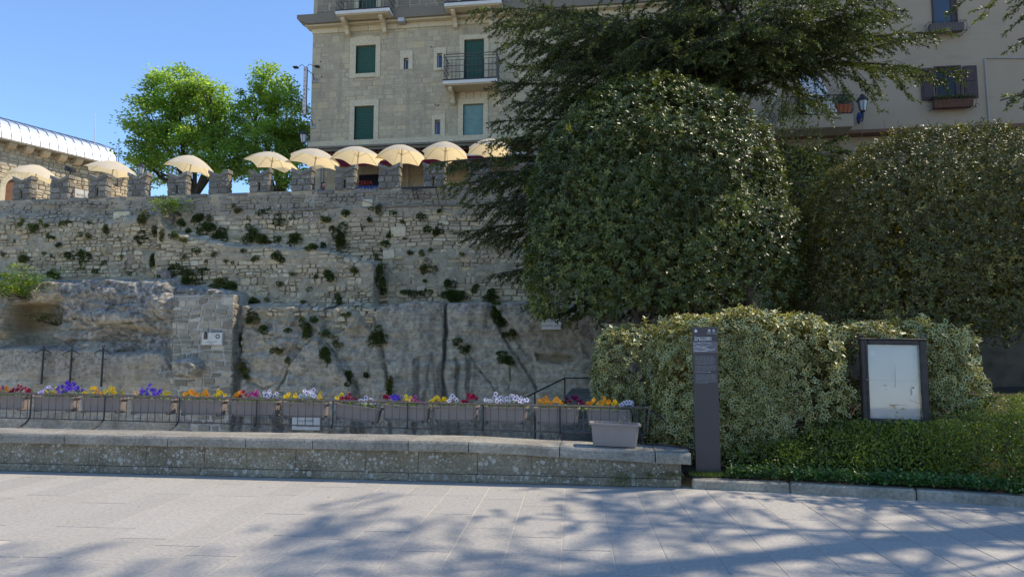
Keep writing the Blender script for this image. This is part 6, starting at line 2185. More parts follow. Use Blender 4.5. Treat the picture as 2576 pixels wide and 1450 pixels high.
lettering('MCMLX', 0.045, MT['carved'], o, (mxx, PY - 0.084, p1[2] + 0.02), align='CENTER')
pw_ = on_wall(770, 1050)
plaque('white_plaque', (736, 1036), (805, 1081), float(pw_[1]) - 0.12, 'white marble plaque low on the rock seen through the railing', ['IN QUESTA CAVA', 'I BALESTRIERI', 'DI SAN MARINO'], size=0.085)

# ------------------------------------------------------------------ parasols on the terrace
def parasol(px_, y_top, half, tilt, label, nrib=6, Y=WY + 1.35):
    ph0 = rng.uniform(0.0, 1.05)
    top = D(px_, y_top, Y)
    rad = half / FPX * (Y + 0.9) * 1.0
    o = thing('parasol', (0, 0, 0), label, 'parasol', 'cream parasols along the battlements')
    rise = rng.uniform(0.44, 0.56)
    rad *= rng.uniform(0.96, 1.05)
    nr, na_ = 7, nrib * 6
    V = [(0, 0, 0)]
    for j in range(1, nr + 1):
        t_ = j / nr
        for k in range(na_):
            a = 2 * math.pi * k / na_ + ph0
            ph = (k % 6) / 6
            sc = math.sin(math.pi * ph)
            r_ = rad * t_ * (1 - 0.16 * sc * t_ * t_)
            z_ = -rise * t_ ** 1.75 - 0.03 * sc * t_ * (1 - t_) + 0.085 * sc * t_ ** 3
            V.append((r_ * math.cos(a), r_ * math.sin(a), z_))
    F = [(0, 1 + k, 1 + (k + 1) % na_) for k in range(na_)]
    for j in range(nr - 1):
        for k in range(na_):
            F.append((1 + j * na_ + k, 1 + (j + 1) * na_ + k, 1 + (j + 1) * na_ + (k + 1) % na_, 1 + j * na_ + (k + 1) % na_))
    link('canopy', fast_mesh('canopy', np.array(V), F), MT['parasol'], o, smooth=True)
    for k in range(nrib):
        a = 2 * math.pi * k / nrib + ph0
        pts = [(rad * t_ * math.cos(a), rad * t_ * math.sin(a), -rise * t_ ** 1.75 - 0.012) for t_ in (0.03, 0.3, 0.6, 0.85, 1.0)]
        rb = MB().tube(pts, 0.008, 4).build('rib', MT['parasol_pole'], o)
        MB().tube([(0.03 * math.cos(a), 0.03 * math.sin(a), -0.34), (rad * 0.45 * math.cos(a), rad * 0.45 * math.sin(a), -rise * 0.45 ** 1.75 - 0.016)], 0.006, 4).build('strut', MT['parasol_pole'], rb)
    MB().tube([(0, 0, 0.03), (0, 0, -0.2), (0, 0, TER_Z - top[2] + 0.04)], 0.024, 8).build('pole', MT['parasol_pole'], o)
    MB().lathe([(0.035, 0), (0.04, 0.03), (0.035, 0.06)], 8, (0, 0, -0.37)).build('runner', MT['parasol_pole'], o)
    MB().lathe([(0.24, 0), (0.24, 0.05), (0.05, 0.07), (0.04, 0.25)], 12, (0, 0, TER_Z - top[2])).build('base', MT['kerb'], o)
    o.location = tuple(top)
    o.rotation_euler = (tilt[0], tilt[1], 0.0)
    return o


PARA = [(97, 416, 64), (289, 405, 69), (485, 392, 67), (688, 384, 72), (798, 376, 72), (902, 370, 68), (1011, 366, 66), (1121, 358, 66), (1238, 351, 66)]
for k, (px_, yt_, hf) in enumerate(PARA):
    parasol(px_, yt_, hf, (rng.uniform(-0.06, 0.02), (0.13 if k < 5 else 0.05) + rng.uniform(-0.03, 0.05)), f'cream scalloped parasol, {ORD[k]} from the left in the row behind the battlements')

# floodlight behind the second merlon
fl = thing('floodlight', tuple(D(177, 452, WY + 0.6)), 'black twin floodlight on a short post behind the battlements', 'floodlight')
p_ = D(177, 430, WY + 0.6)
MB().tube([(p_[0], p_[1], TER_Z), (p_[0], p_[1], p_[2])], 0.03, 6).build('post', MT['black_iron'], fl)
MB().bbox((p_[0] - 0.17, p_[1] - 0.15, p_[2] - 0.03), (p_[0] + 0.02, p_[1] + 0.12, p_[2] + 0.15), 0.03, Matrix.Translation((p_[0], p_[1], p_[2])) @ Matrix.Rotation(0.3, 4, 'Y') @ Matrix.Translation((-p_[0], -p_[1], -p_[2]))).build('lamp_head', MT['black_iron'], fl)
MB().bbox((p_[0] + 0.03, p_[1] - 0.12, p_[2] - 0.05), (p_[0] + 0.17, p_[1] + 0.1, p_[2] + 0.10), 0.02).build('lamp_head', MT['black_iron'], fl)
# cable sagging along the wall and the black bracket tray
cb = thing('slack_cable', tuple(D(1450, 720, WY - 0.15)), 'grey cable sagging across the face of the battlemented wall', 'cable')
pts = [D(862, 473, WY - 0.1), D(880, 486, WY - 0.16), D(905, 502, WY - 0.18), D(935, 511, WY - 0.18), D(965, 511, WY - 0.18), D(990, 505, WY - 0.16), D(1025, 487, WY - 0.2)]
MB().tube([tuple(p) for p in pts], 0.014, 5).build('cable', MT['cable'], cb, smooth=True)
bt = thing('lamp_bracket', tuple(D(1080, 470, WY - 0.3)), 'black iron strip light bracket below the merlons beside the cedar branch', 'bracket')
a_, b_ = D(1010, 473, WY - 0.35), D(1122, 468, WY - 0.35)
MB().bbox((a_[0], WY - 0.42, a_[2] - 0.03), (b_[0], WY - 0.28, a_[2] + 0.025), 0.01).build('strip_lamp', MT['black_iron'], bt)
for s in (0.22, 0.30, 0.75):
    xq = a_[0] + (b_[0] - a_[0]) * s
    MB().tube([(xq, WY - 0.3, a_[2]), (xq + 0.03, WY - 0.05, a_[2] - 0.32), (xq + 0.03, WY + 0.02, a_[2] - 0.32)], 0.013, 5).build('strut', MT['black_iron'], bt)
    MB().tube([(xq, WY - 0.32, a_[2] - 0.02), (xq, WY + 0.0, a_[2] - 0.02)], 0.013, 5).build('arm', MT['black_iron'], bt)


# ------------------------------------------------------------------ people behind the battlements
def person(label, joints, radii, edges, mat, loc, rz, head):
    o = thing('person', loc, label, 'person', rz=0)
    me = bpy.data.meshes.new('body')
    me.from_pydata(joints, edges, [])
    b = link('body', me, mat)
    b.parent = o
    m = b.modifiers.new('skin', 'SKIN')
    for i, r_ in enumerate(radii):
        sv = me.skin_vertices[0].data[i]
        sv.radius = r_ if isinstance(r_, tuple) else (r_, r_)
        sv.use_root = i == 0
    m.use_smooth_shade = True
    s = b.modifiers.new('sub', 'SUBSURF')
    s.levels = s.render_levels = 2
    o.rotation_euler = (0, 0, rz)
    hz, skin, hair, long_ = head
    hm = MB()
    V, F = [], []
    na_, nb_ = 14, 10
    for j in range(nb_ + 1):
        t_ = math.pi * j / nb_
        for k in range(na_):
            a = 2 * math.pi * k / na_
            rr = math.sin(t_)
            x_, y_, z_ = 0.076 * rr * math.cos(a), 0.098 * rr * math.sin(a), -0.12 * math.cos(t_)
            if z_ < 0:
                x_ *= 1 + 0.25 * z_ / 0.12
                y_ = y_ * (1 + 0.15 * z_ / 0.12) - 0.012
            if y_ < -0.07 and abs(x_) < 0.02 and -0.05 < z_ < 0.02:
                y_ -= 0.018
            V.append((x_, y_, hz + z_))
    for j in range(nb_):
        for k in range(na_):
            F.append((j * na_ + k, j * na_ + (k + 1) % na_, (j + 1) * na_ + (k + 1) % na_, (j + 1) * na_ + k))
    hd = link('face', fast_mesh('face', np.array(V), F), skin, smooth=True)
    hd.parent = o
    for s_ in (-1, 1):
        e_ = MB().lathe([(0.0, 0), (0.010, 0.004), (0.0, 0.02)], 6, (s_ * 0.03, -0.092, hz)).build('eye', MT['print_black'], None)
        e_.parent = hd
        r_ = MB().tube([(s_ * 0.076, 0.0, hz - 0.025), (s_ * 0.088, 0.012, hz), (s_ * 0.078, 0.01, hz + 0.028)], 0.011, 5).build('ear', skin, None)
        r_.parent = hd
    mo_ = MB().box((-0.022, -0.092, hz - 0.068), (0.022, -0.080, hz - 0.060)).build('mouth', MT['print_red'], None)
    mo_.parent = hd
    V2 = []
    for (x_, y_, z_) in V:
        zz = z_ - hz
        k_ = 1.13 if (y_ > -0.03 or zz > 0.055) else 0.9
        if long_ and y_ > 0.0:
            V2.append((x_ * 1.2, y_ * 1.15 + 0.01, z_ if zz > -0.02 else hz + zz * 2.6))
        else:
            V2.append((x_ * k_, y_ * k_ + 0.006, hz + zz * k_ + (0.006 if zz > 0 else 0)) if zz > -0.075 else (x_ * 0.8, y_ * 0.8, z_))
    hr = link('hair', fast_mesh('hair', np.array(V2), F), hair, smooth=True)
    hr.parent = o
    return o


J = [(0, 0, 0.95), (0, 0, 1.15), (0, 0, 1.36), (0, 0, 1.46), (0, 0, 1.54),
     (0.17, 0, 1.40), (0.24, -0.03, 1.14), (0.20, -0.22, 1.02), (0.12, -0.34, 1.06), (-0.17, 0, 1.40), (-0.24, -0.03, 1.14), (-0.20, -0.22, 1.02), (-0.12, -0.34, 1.06),
     (0.09, 0, 0.88), (0.10, -0.02, 0.48), (0.10, 0.02, 0.08), (0.11, -0.14, 0.04), (-0.09, 0, 0.88), (-0.10, -0.02, 0.48), (-0.10, 0.02, 0.08), (-0.11, -0.14, 0.04)]
Rr = [(.15, .11), (.13, .10), (.15, .10), .06, .055, .065, .048, .038, .03, .065, .048, .038, .03, .09, .06, .045, .035, .09, .06, .045, .035]
E_ = [(0, 1), (1, 2), (2, 3), (3, 4), (2, 5), (5, 6), (6, 7), (7, 8), (2, 9), (9, 10), (10, 11), (11, 12), (0, 13), (13, 14), (14, 15), (15, 16), (0, 17), (17, 18), (18, 19), (19, 20)]
pw = D(1247, 425, WY + 0.9)
person('woman with auburn hair in a white top standing behind the merlons near the cedar', J, Rr, E_, MT['cloth_white'], (float(pw[0]), WY + 0.9, float(pw[2]) - 1.66), R(160), (1.62, MT['skin'], MT['hair_auburn'], True))
Js = [(0, 0, 0.50), (0, 0.02, 0.72), (0, 0.02, 0.92), (0, 0, 1.02), (0, -0.01, 1.10),
      (0.17, 0, 0.96), (0.24, -0.06, 0.72), (0.20, -0.28, 0.68), (0.12, -0.38, 0.72), (-0.17, 0, 0.96), (-0.24, -0.06, 0.72), (-0.20, -0.28, 0.68), (-0.12, -0.38, 0.72),
      (0.10, -0.05, 0.50), (0.11, -0.44, 0.50), (0.11, -0.44, 0.08), (0.11, -0.56, 0.04), (-0.10, -0.05, 0.50), (-0.11, -0.44, 0.50), (-0.11, -0.44, 0.08), (-0.11, -0.56, 0.04)]
pm = D(813, 458, WY + 0.8)
zf = float(pm[2]) - 1.30
person('dark-haired man seated behind the battlements, only his head showing', Js, Rr, E_, MT['cloth_blue'], (float(pm[0]), WY + 0.8, zf), R(60), (1.18, MT['skin'], MT['hair_dark'], False))
ch = thing('chair', (float(pm[0]), WY + 0.8, zf), 'plain brown chair under the seated man behind the battlements', 'chair')
cx0, cy0 = float(pm[0]), WY + 0.8
MB().bbox((cx0 - 0.22, cy0 - 0.22, zf + 0.38), (cx0 + 0.22, cy0 + 0.22, zf + 0.41), 0.01).build('seat', MT['wood_door'], ch)
for sx_ in (-1, 1):
    for sy_ in (-1, 1):
        MB().tube([(cx0 + sx_ * 0.19, cy0 + sy_ * 0.19, TER_Z), (cx0 + sx_ * 0.19, cy0 + sy_ * 0.19, zf + 0.38)], 0.015, 5).build('leg', MT['wood_door'], ch)
# ------------------------------------------------------------------ clipped trees and hedges
def blob_points(n, c, r, expo, g, noise=0.10, depth=0.22, zmin=None, freq=1.3, seed=1, front=0.35):
    """leaf places on the skin of a clipped crown; a few sit deeper; the far side is thinner"""
    c, r = np.array(c), np.array(r)
    u_ = rand_dirs(int(n * 1.9), g)
    keep = (u_[:, 1] < 0.35) | (g.random(len(u_)) < front)
    u_ = u_[keep][:n]
    ex = np.where(u_[:, 2] > 0, expo, max(expo, 3.6))
    t_ = (np.abs(u_ / r) ** ex[:, None]).sum(1) ** (-1 / ex)
    P = u_ * t_[:, None]
    lump = 1 + noise * fbm(P[:, 0] * freq, P[:, 1] * freq, P[:, 2] * freq, 3, seed) + 0.03 * vnoise(P[:, 0] * 3.6, P[:, 1] * 3.6, P[:, 2] * 3.6, seed + 5)
    dd = 1 - np.minimum(0.7, np.abs(g.exponential(depth, len(P))) / np.linalg.norm(P, axis=1))
    P = P * (lump * dd)[:, None] * (1 + 0.015 * g.normal(size=len(P)))[:, None]
    N = unit(np.sign(u_) * np.abs(P / r) ** (ex - 1)[:, None] / r)
    P = P + c
    if zmin is not None:
        ok = P[:, 2] > zmin
        P, N = P[ok], N[ok]
    return P, N


def leafy(name, P, N, L, W, mat, parent, g, up=0.25, spread=0.75, centre=False, tone=None, loc=None):
    n = len(P)
    axis = unit(N * 0.45 + rand_dirs(n, g) * spread + np.array([0, 0, up]))
    nor = unit(N + rand_dirs(n, g) * 0.8 + np.array([0, 0, 0.35]))
    return leaf_object(name, P, axis, nor, g.uniform(*L, n), g.uniform(*W, n), mat, parent, loc, tone, centre)


def sprigs(name, P, N, L, W, mat, parent, g, per=6, centre=False, tone=None, loc=None, rad=0.03):
    """rosettes of leaves round shoot tips"""
    n = len(P)
    D_ = unit(N * 0.8 + rand_dirs(n, g) * 0.55 + np.array([0, 0, 0.35]))
    s1 = unit(np.cross(D_, rand_dirs(n, g)))
    s2 = np.cross(D_, s1)
    PP, AA, NN_, TT_ = [], [], [], []
    for k in range(per):
        a = 2 * np.pi * (k + 0.5 * g.random(n)) / per
        out = s1 * np.cos(a)[:, None] + s2 * np.sin(a)[:, None]
        lift = g.uniform(0.15, 0.75, n)[:, None]
        ax = unit(out + D_ * lift)
        PP.append(P + D_ * g.uniform(-0.05, 0.02, n)[:, None] + ax * 0.006)
        AA.append(ax)
        NN_.append(unit(D_ - out * lift * 0.5 + rand_dirs(n, g) * 0.25))
        TT_.append(np.clip(tone + g.normal(0, 0.09, n), 0, 1))
    PP, AA, NN_, TT_ = [np.concatenate(x) for x in (PP, AA, NN_, TT_)]
    m = len(PP)
    sf = np.tile(g.uniform(0.7, 1.25, n), per)
    return leaf_object(name, PP, AA, NN_, g.uniform(*L, m) * sf, g.uniform(*W, m) * sf, mat, parent, loc, TT_, centre)


def uneven(P, N, tone, g, seed, shoots=70, thin=-0.42):
    """open patches in the skin, and shoots that outgrew the shears"""
    k = fbm(P[:, 0] * 1.5, P[:, 1] * 1.5, P[:, 2] * 1.5, 3, seed) > thin
    k |= g.random(len(P)) < 0.25
    P, N, tone = P[k], N[k], tone[k]
    i = g.integers(0, len(P), shoots)
    d = unit(N[i] * 0.7 + np.array([0, 0, 0.6]) + g.normal(size=(shoots, 3)) * 0.2)
    EP = [P[i] + d * h * g.uniform(0.7, 1.3, (shoots, 1)) for h in (0.03, 0.07, 0.11)]
    return np.concatenate([P] + EP), np.concatenate([N] + [d] * 3), np.concatenate([tone] + [np.clip(tone[i] + 0.25, 0, 1)] * 3)


def twigs(n, c, r, g, parent, mat, zmin, ln=(0.3, 0.8), rad=0.006, name='twigs'):
    mb = MB()
    for k in range(n):
        u_ = rand_dirs(1, g)[0]
        u_[1] = -abs(u_[1])
        p = np.array(c) + u_ * np.array(r) * g.uniform(0.80, 1.02)
        if p[2] < zmin:
            continue
        d = unit(u_ + g.normal(size=3) * 0.7)
        L_ = g.uniform(*ln)
        m_ = p + d * L_ * 0.5 + g.normal(size=3) * 0.04
        mb.tube([tuple(p), tuple(m_), tuple(p + d * L_ + g.normal(size=3) * 0.06)], [rad, rad * 0.7, rad * 0.3], 3, False)
    return tag(mb.build(name, mat, parent, fix=False), kind='stuff')


def branching(base, tips, r0, parent, mat, g, name='trunk'):
    """trunk with limbs running up into the crown"""
    mb = MB()
    fork = np.array(base) + np.array([0, 0, (np.mean([t[2] for t in tips]) - base[2]) * 0.42])
    mid = (np.array(base) + fork) / 2 + g.normal(size=3) * np.array([0.08, 0.05, 0])
    mb.tube([tuple(base), tuple(mid), tuple(fork)], [r0, r0 * 0.85, r0 * 0.7], 9)
    for t_ in tips:
        t_ = np.array(t_)
        q = (fork + t_) / 2 + g.normal(size=3) * 0.18
        mb.tube([tuple(fork - (t_ - fork) * 0.02), tuple(q), tuple(t_)], [r0 * 0.45, r0 * 0.3, r0 * 0.10], 6)
    return mb.build(name, mat, parent, smooth=True, fix=False)


g6 = np.random.default_rng(606)
# the large clipped evergreen oak
o1c = tuple(D(1646, 565, 14.3))
o1r = (2.62, 2.5, 3.0)
OK1 = thing('clipped_oak', (0.9, 13.9, 0.3), 'large dome-clipped evergreen oak with glossy leaves in front of the cedar', 'tree', 'clipped evergreen oaks')
P, N = blob_points(17000, o1c, o1r, 2.1, g6, 0.06, 0.11, 2.25 - 0.2, 1.1, 3)
low = 2.35 + 0.25 * vnoise(P[:, 0] * 1.5, P[:, 1] * 1.5, 0, 77)
k_ = P[:, 2] > low
tone = np.clip(0.30 + 0.30 * fbm(P[:, 0] * 1.6, P[:, 1] * 1.6, P[:, 2] * 1.6, 3, 5) + g6.normal(0, 0.22, len(P)), 0, 1)
tone = np.clip(tone + 0.22 * smooth01((o1c[0] - 1.2 - P[:, 0]) / 0.9) * smooth01((4.2 - P[:, 2]) / 1.5), 0, 1)
P, N, tone = uneven(P[k_], N[k_], tone[k_], g6, 501)
sprigs('crown', P, N, (0.06, 0.095), (0.028, 0.044), MT['oak_leaf'], OK1, g6, 6, tone=tone)
nt = 14000
P2 = np.array(o1c) + rand_dirs(nt, g6) * np.array(o1r) * 0.80 * np.cbrt(g6.random((nt, 1)))
P2 = P2[P2[:, 2] > 2.5]
leafy('inner_foliage', P2, unit(P2 - np.array(o1c)), (0.10, 0.16), (0.06, 0.09), MT['oak_leaf'], OK1, g6)
tw = twigs(420, o1c, (2.5, 2.4, 2.6), g6, OK1, MT['twig'], 2.2, (0.2, 0.6), 0.005)
base1 = D(1607, 850, 13.6)
branching((base1[0], 13.9, 0.3), [(o1c[0] + a, o1c[1] + b, o1c[2] + c) for a, b, c in ((-1.4, 0.2, 0.3), (1.5, 0.4, 0.4), (0.2, -1.2, 0.8), (0.1, 0.9, 1.2), (-0.6, -0.5, 1.5), (0.9, -0.6, 0.9))], 0.12, OK1, MT['bark_grey'], g6)
# the second clipped oak
o2c = tuple(D(2366, 655, 13.4))
o2r = (2.52, 2.3, 2.40)
OK2 = thing('clipped_oak', (5.8, 13.2, 0.4), 'olive brown dome-clipped evergreen oak beside the stucco house', 'tree', 'clipped evergreen oaks')
P, N = blob_points(21000, o2c, o2r, 2.2, g6, 0.05, 0.10, 1.7, 1.2, 13)
low = 1.9 + 0.25 * vnoise(P[:, 0] * 1.5, P[:, 1] * 1.5, 0, 78)
k_ = P[:, 2] > low
tone = np.clip(0.36 + 0.25 * fbm(P[:, 0] * 1.8, P[:, 1] * 1.8, P[:, 2] * 1.8, 3, 15) + g6.normal(0, 0.24, len(P)), 0, 1)
P, N, tone = uneven(P[k_], N[k_], tone[k_], g6, 511, 110)
sprigs('crown', P, N, (0.045, 0.075), (0.020, 0.032), MT['oak_leaf2'], OK2, g6, 5, tone=tone)
P2 = np.array(o2c) + rand_dirs(nt, g6) * np.array(o2r) * 0.82 * np.cbrt(g6.random((nt, 1)))
P2 = P2[P2[:, 2] > 2.0]
leafy('inner_foliage', P2, unit(P2 - np.array(o2c)), (0.10, 0.16), (0.06, 0.09), MT['oak_leaf2'], OK2, g6)
twigs(420, o2c, (2.45, 2.2, 2.1), g6, OK2, MT['twig'], 1.9, (0.2, 0.5), 0.005)
for k in range(7):
    px_ = 2180 + k * 45 + g6.uniform(-15, 15)
    p = D(px_, 330, 12.6)
    MB().tube([(p[0], 12.9, p[2] - 0.35), (p[0] + 0.03, 12.85, p[2] + 0.05), (p[0] + g6.uniform(-.06, .06), 12.8, p[2] + g6.uniform(0.1, 0.3))], 0.004, 3).build('shoot', MT['twig'], OK2)
branching((5.8, 13.2, 0.4), [(o2c[0] + a, o2c[1] + b, o2c[2] + c) for a, b, c in ((-1.4, 0.2, 0.3), (1.4, 0.3, 0.3), (0.1, -1.0, 0.6), (0.2, 0.9, 0.9), (-0.7, -0.4, 1.1))], 0.14, OK2, MT['bark_grey'], g6)
# darker bush between the two domes, behind
bkc, bkr = tuple(D(1985, 560, 15.6)), (0.9, 0.8, 2.6)
BK = thing('tall_laurel', (bkc[0], 15.6, 0.5), 'dark glossy laurel filling the gap between the two clipped oaks', 'tree')
P, N = blob_points(14000, bkc, bkr, 2.5, g6, 0.25, 0.25, 0.6, 1.5, 23)
leafy('crown', P, N, (0.06, 0.10), (0.026, 0.042), MT['oak_leaf'], BK, g6)
branching((bkc[0], 15.6, 0.45), [(bkc[0] + a, 15.6 + b, bkc[2] + c) for a, b, c in ((0.3, 0, 1.2), (-0.3, 0.1, 1.0), (0.1, 0.3, 0.2))], 0.08, BK, MT['bark_grey'], g6)

# variegated hedge: three clipped masses
HED = [('tall variegated cream and green hedge mass directly behind the information pillar', (2.03, 10.35, 1.12), (1.22, 0.92, 1.06), 6200, 31),
       ('variegated hedge mass around the notice board', (4.05, 10.45, 1.05), (1.05, 0.80, 0.98), 4200, 32),
       ('narrow shaded end of the variegated hedge beside the stair handrail', (0.62, 11.6, 1.05), (0.75, 1.0, 0.98), 2600, 33)]
for lab, c, r, n, sd in HED:
    H = thing('variegated_hedge', (c[0], c[1], 0.15), lab, 'hedge', 'variegated hedges')
    P, N = blob_points(n, c, r, 5.0, g6, 0.13, 0.12, 0.16, 1.9, sd)
    k_ = ~((P[:, 1] < NY + 0.16) & (np.abs(P[:, 0] - bc[0]) < 0.50) & (np.abs(P[:, 2] - bc[2]) < 0.62))
    P, N = P[k_], N[k_]
    if sd == 31:
        k_ = (P[:, 2] > 0.55 - 0.5 * (P[:, 0] < 1.7)) | (g6.random(len(P)) < 0.35)
        P, N = P[k_], N[k_]
    tone = np.clip(0.4 + g6.normal(0, 0.25, len(P)), 0, 1)
    P, N, tone = uneven(P, N, tone, g6, sd + 500, 60, -0.30)
    sprigs('foliage', P, N, (0.06, 0.095), (0.038, 0.056), MT['variegated'], H, g6, 5, centre=True, tone=tone)
    twigs(160, c, r, g6, H, MT['twig'], 0.2, (0.15, 0.5), 0.005, 'bare_twigs')
    branching((c[0], c[1] + 0.1, 0.15), [(c[0] + a * r[0], c[1] + b, c[2] + cc) for a, b, cc in ((-0.5, 0, 0.4), (0.5, 0.1, 0.4), (0, -0.4, 0.5), (0.2, 0.3, 0.6))], 0.045, H, MT['bark_grey'], g6, 'stem')
# low green box hedge along the kerb
bx_spots = [((3.15, 9.30, 0.36), (0.75, 0.55, 0.42)), ((4.05, 9.20, 0.38), (0.85, 0.62, 0.42)), ((5.0, 8.95, 0.42), (0.95, 0.75, 0.48)), ((6.1, 8.65, 0.42), (1.1, 0.8, 0.50)), ((5.6, 9.7, 0.52), (1.1, 0.8, 0.56)), ((2.35, 9.35, 0.22), (0.7, 0.42, 0.26)), ((7.3, 8.4, 0.42), (1.0, 0.8, 0.5))]
blabs = ['low green box bush below the left half of the notice board', 'low green box bush below the right half of the notice board', 'spreading green box bush to the right of the notice board', 'green box bush at the right edge beside the kerb', 'taller green box bush behind the kerb at the right edge', 'lowest dark green ground bush beside the information pillar', 'green box bush beyond the right edge of the kerb planting']
for (c, r), lab in zip(bx_spots, blabs):
    H = thing('box_bush', (c[0], c[1], 0.12), lab, 'bush', 'low box bushes along the kerb')
    n = int(13000 * r[0] * (r[2] + 0.4))
    P, N = blob_points(n, c, r, 2.4, g6, 0.42, 0.16, 0.10, 2.6, int(c[0] * 100))
    tone = np.clip(0.38 + 0.3 * vnoise(P[:, 0] * 3, P[:, 1] * 3, P[:, 2] * 3, 4) + g6.normal(0, 0.22, len(P)), 0, 1)
    leafy('foliage', P, N, (0.022, 0.042), (0.014, 0.022), MT['box_leaf'], H, g6, 0.5, 0.9, tone=tone)
    mb = MB()
    for k in range(10):
        a = g6.uniform(-0.8, 0.8) * r[0]
        mb.tube([(c[0] + a * 0.4, c[1] + 0.1, 0.10), (c[0] + a * 0.8, c[1] + g6.uniform(-.3, .2), c[2]), (c[0] + a, c[1] + g6.uniform(-.4, .3), c[2] + r[2] * g6.uniform(0.6, 1.08))], [0.010, 0.007, 0.003], 4, False)
    mb.build('stem', MT['twig'], H, fix=False)
# ivy and weeds creeping over the kerb
n = 9000
xi = 1.5 + 6.0 * g6.random(n)
yi = kerb_y(xi) + np.abs(g6.normal(0.0, 0.14, n)) + 0.02 - 0.11 * (vnoise(xi * 2.2, 0 * xi, 0, 9) > 0.25) * g6.random(n)
zi = 0.16 + np.abs(g6.normal(0, 0.05, n)) - np.where(yi < kerb_y(xi) - 0.01, 0.05 * g6.random(n), 0)
P = np.stack([xi, yi, zi], 1)
lv = leaf_object('ivy', P, rand_dirs(n, g6) * 0.8 + np.array([0, -0.5, 0.1]), np.array([0, -0.4, 1.0]) + rand_dirs(n, g6) * 0.5, g6.uniform(0.025, 0.05, n), g6.uniform(0.022, 0.045, n), MT['ivy'])
tag(lv, 'ivy and small weeds creeping along the top of the kerb', 'ivy', kind='stuff')
# broad burdock leaves over the kerb
for k, (px_, py_, lab) in enumerate(((2230, 1195, 'broad-leaved weed hanging over the kerb below the notice board'), (2410, 1200, 'large round-leaved weed lying over the kerb at the right'))):
    p = G(px_, py_, 0.2)
    W_ = thing('broad_leaved_weed', tuple(p), lab, 'weed')
    for j in range(6):
        c = p + np.array([g6.uniform(-0.16, 0.16), g6.uniform(-0.05, 0.10), g6.uniform(-0.06, 0.10)])
        d = unit(np.array([g6.uniform(-1, 1), -1.0, g6.uniform(-0.6, 0.2)]))
        leaf_object('leaf', c[None], d[None], np.array([[g6.uniform(-.3, .3), -0.5, 1.0]]), 0.13, 0.11, MT['ivy'], W_, tuple(c), centre=False)
# grass strip at the foot of the totem and weeds at the foot of the low wall
n = 2600
P = np.stack([g6.uniform(1.05, 2.6, n), 8.72 + np.abs(g6.normal(0.12, 0.08, n)), np.full(n, 0.13)], 1)
gr = leaf_object('grass', P, np.array([0, -0.1, 1.0]) + rand_dirs(n, g6) * 0.5, rand_dirs(n, g6), g6.uniform(0.03, 0.075, n), 0.006, MT['grass'])
tag(gr, 'short grass between the information pillar and the kerb', 'grass', kind='stuff')
for (px_, py_, rx, rz, lab) in ((1563, 1200, 0.16, 0.11, 'green weed tuft growing at the foot of the low wall'), (1632, 1193, 0.04, 0.04, 'tiny weed in a joint of the low wall'), (1690, 1192, 0.13, 0.03, 'flat mossy weed strip on the low wall end')):
    p = D(px_, py_, PAR_Y0 - 0.02)
    n = int(3500 * rx ** 0.7 * rz ** 0.4)
    Wd = thing('wall_weed', tuple(p), lab, 'weed')
    P = p + np.clip(g6.normal(size=(n, 3)), -1.8, 1.8) * np.array([rx * 0.55, 0.02, rz * 0.5]) - np.array([0, 0.03, 0])
    P[:, 2] = np.maximum(P[:, 2], 0.01)
    leaf_object('leaves', P, rand_dirs(n, g6) + np.array([0, -0.5, 0.4]), rand_dirs(n, g6), g6.uniform(0.015, 0.03, n), 0.010, MT['wallplant'], Wd)

# dry leaves and bits blown over the paving
n = 260
xi = g6.uniform(-7, 6, n)
yi = np.where(g6.random(n) < 0.5, kerb_y(xi) - 0.1 - np.abs(g6.normal(0, 0.35, n)), g6.uniform(4.2, 8.5, n))
yi = np.where(xi < 1.0, np.minimum(yi, PAR_Y0 - 0.05), yi)
P = np.stack([xi, yi, np.full(n, 0.004)], 1)
lt = leaf_object('leaf_litter', P, rand_dirs(n, g6) * np.array([1, 1, 0.05]), np.array([0, 0, 1.0]) + rand_dirs(n, g6) * 0.3, g6.uniform(0.015, 0.04, n), g6.uniform(0.008, 0.018, n), MT['dry'])
tag(lt, 'small dry leaves scattered over the stone paving', 'leaf litter', kind='stuff')

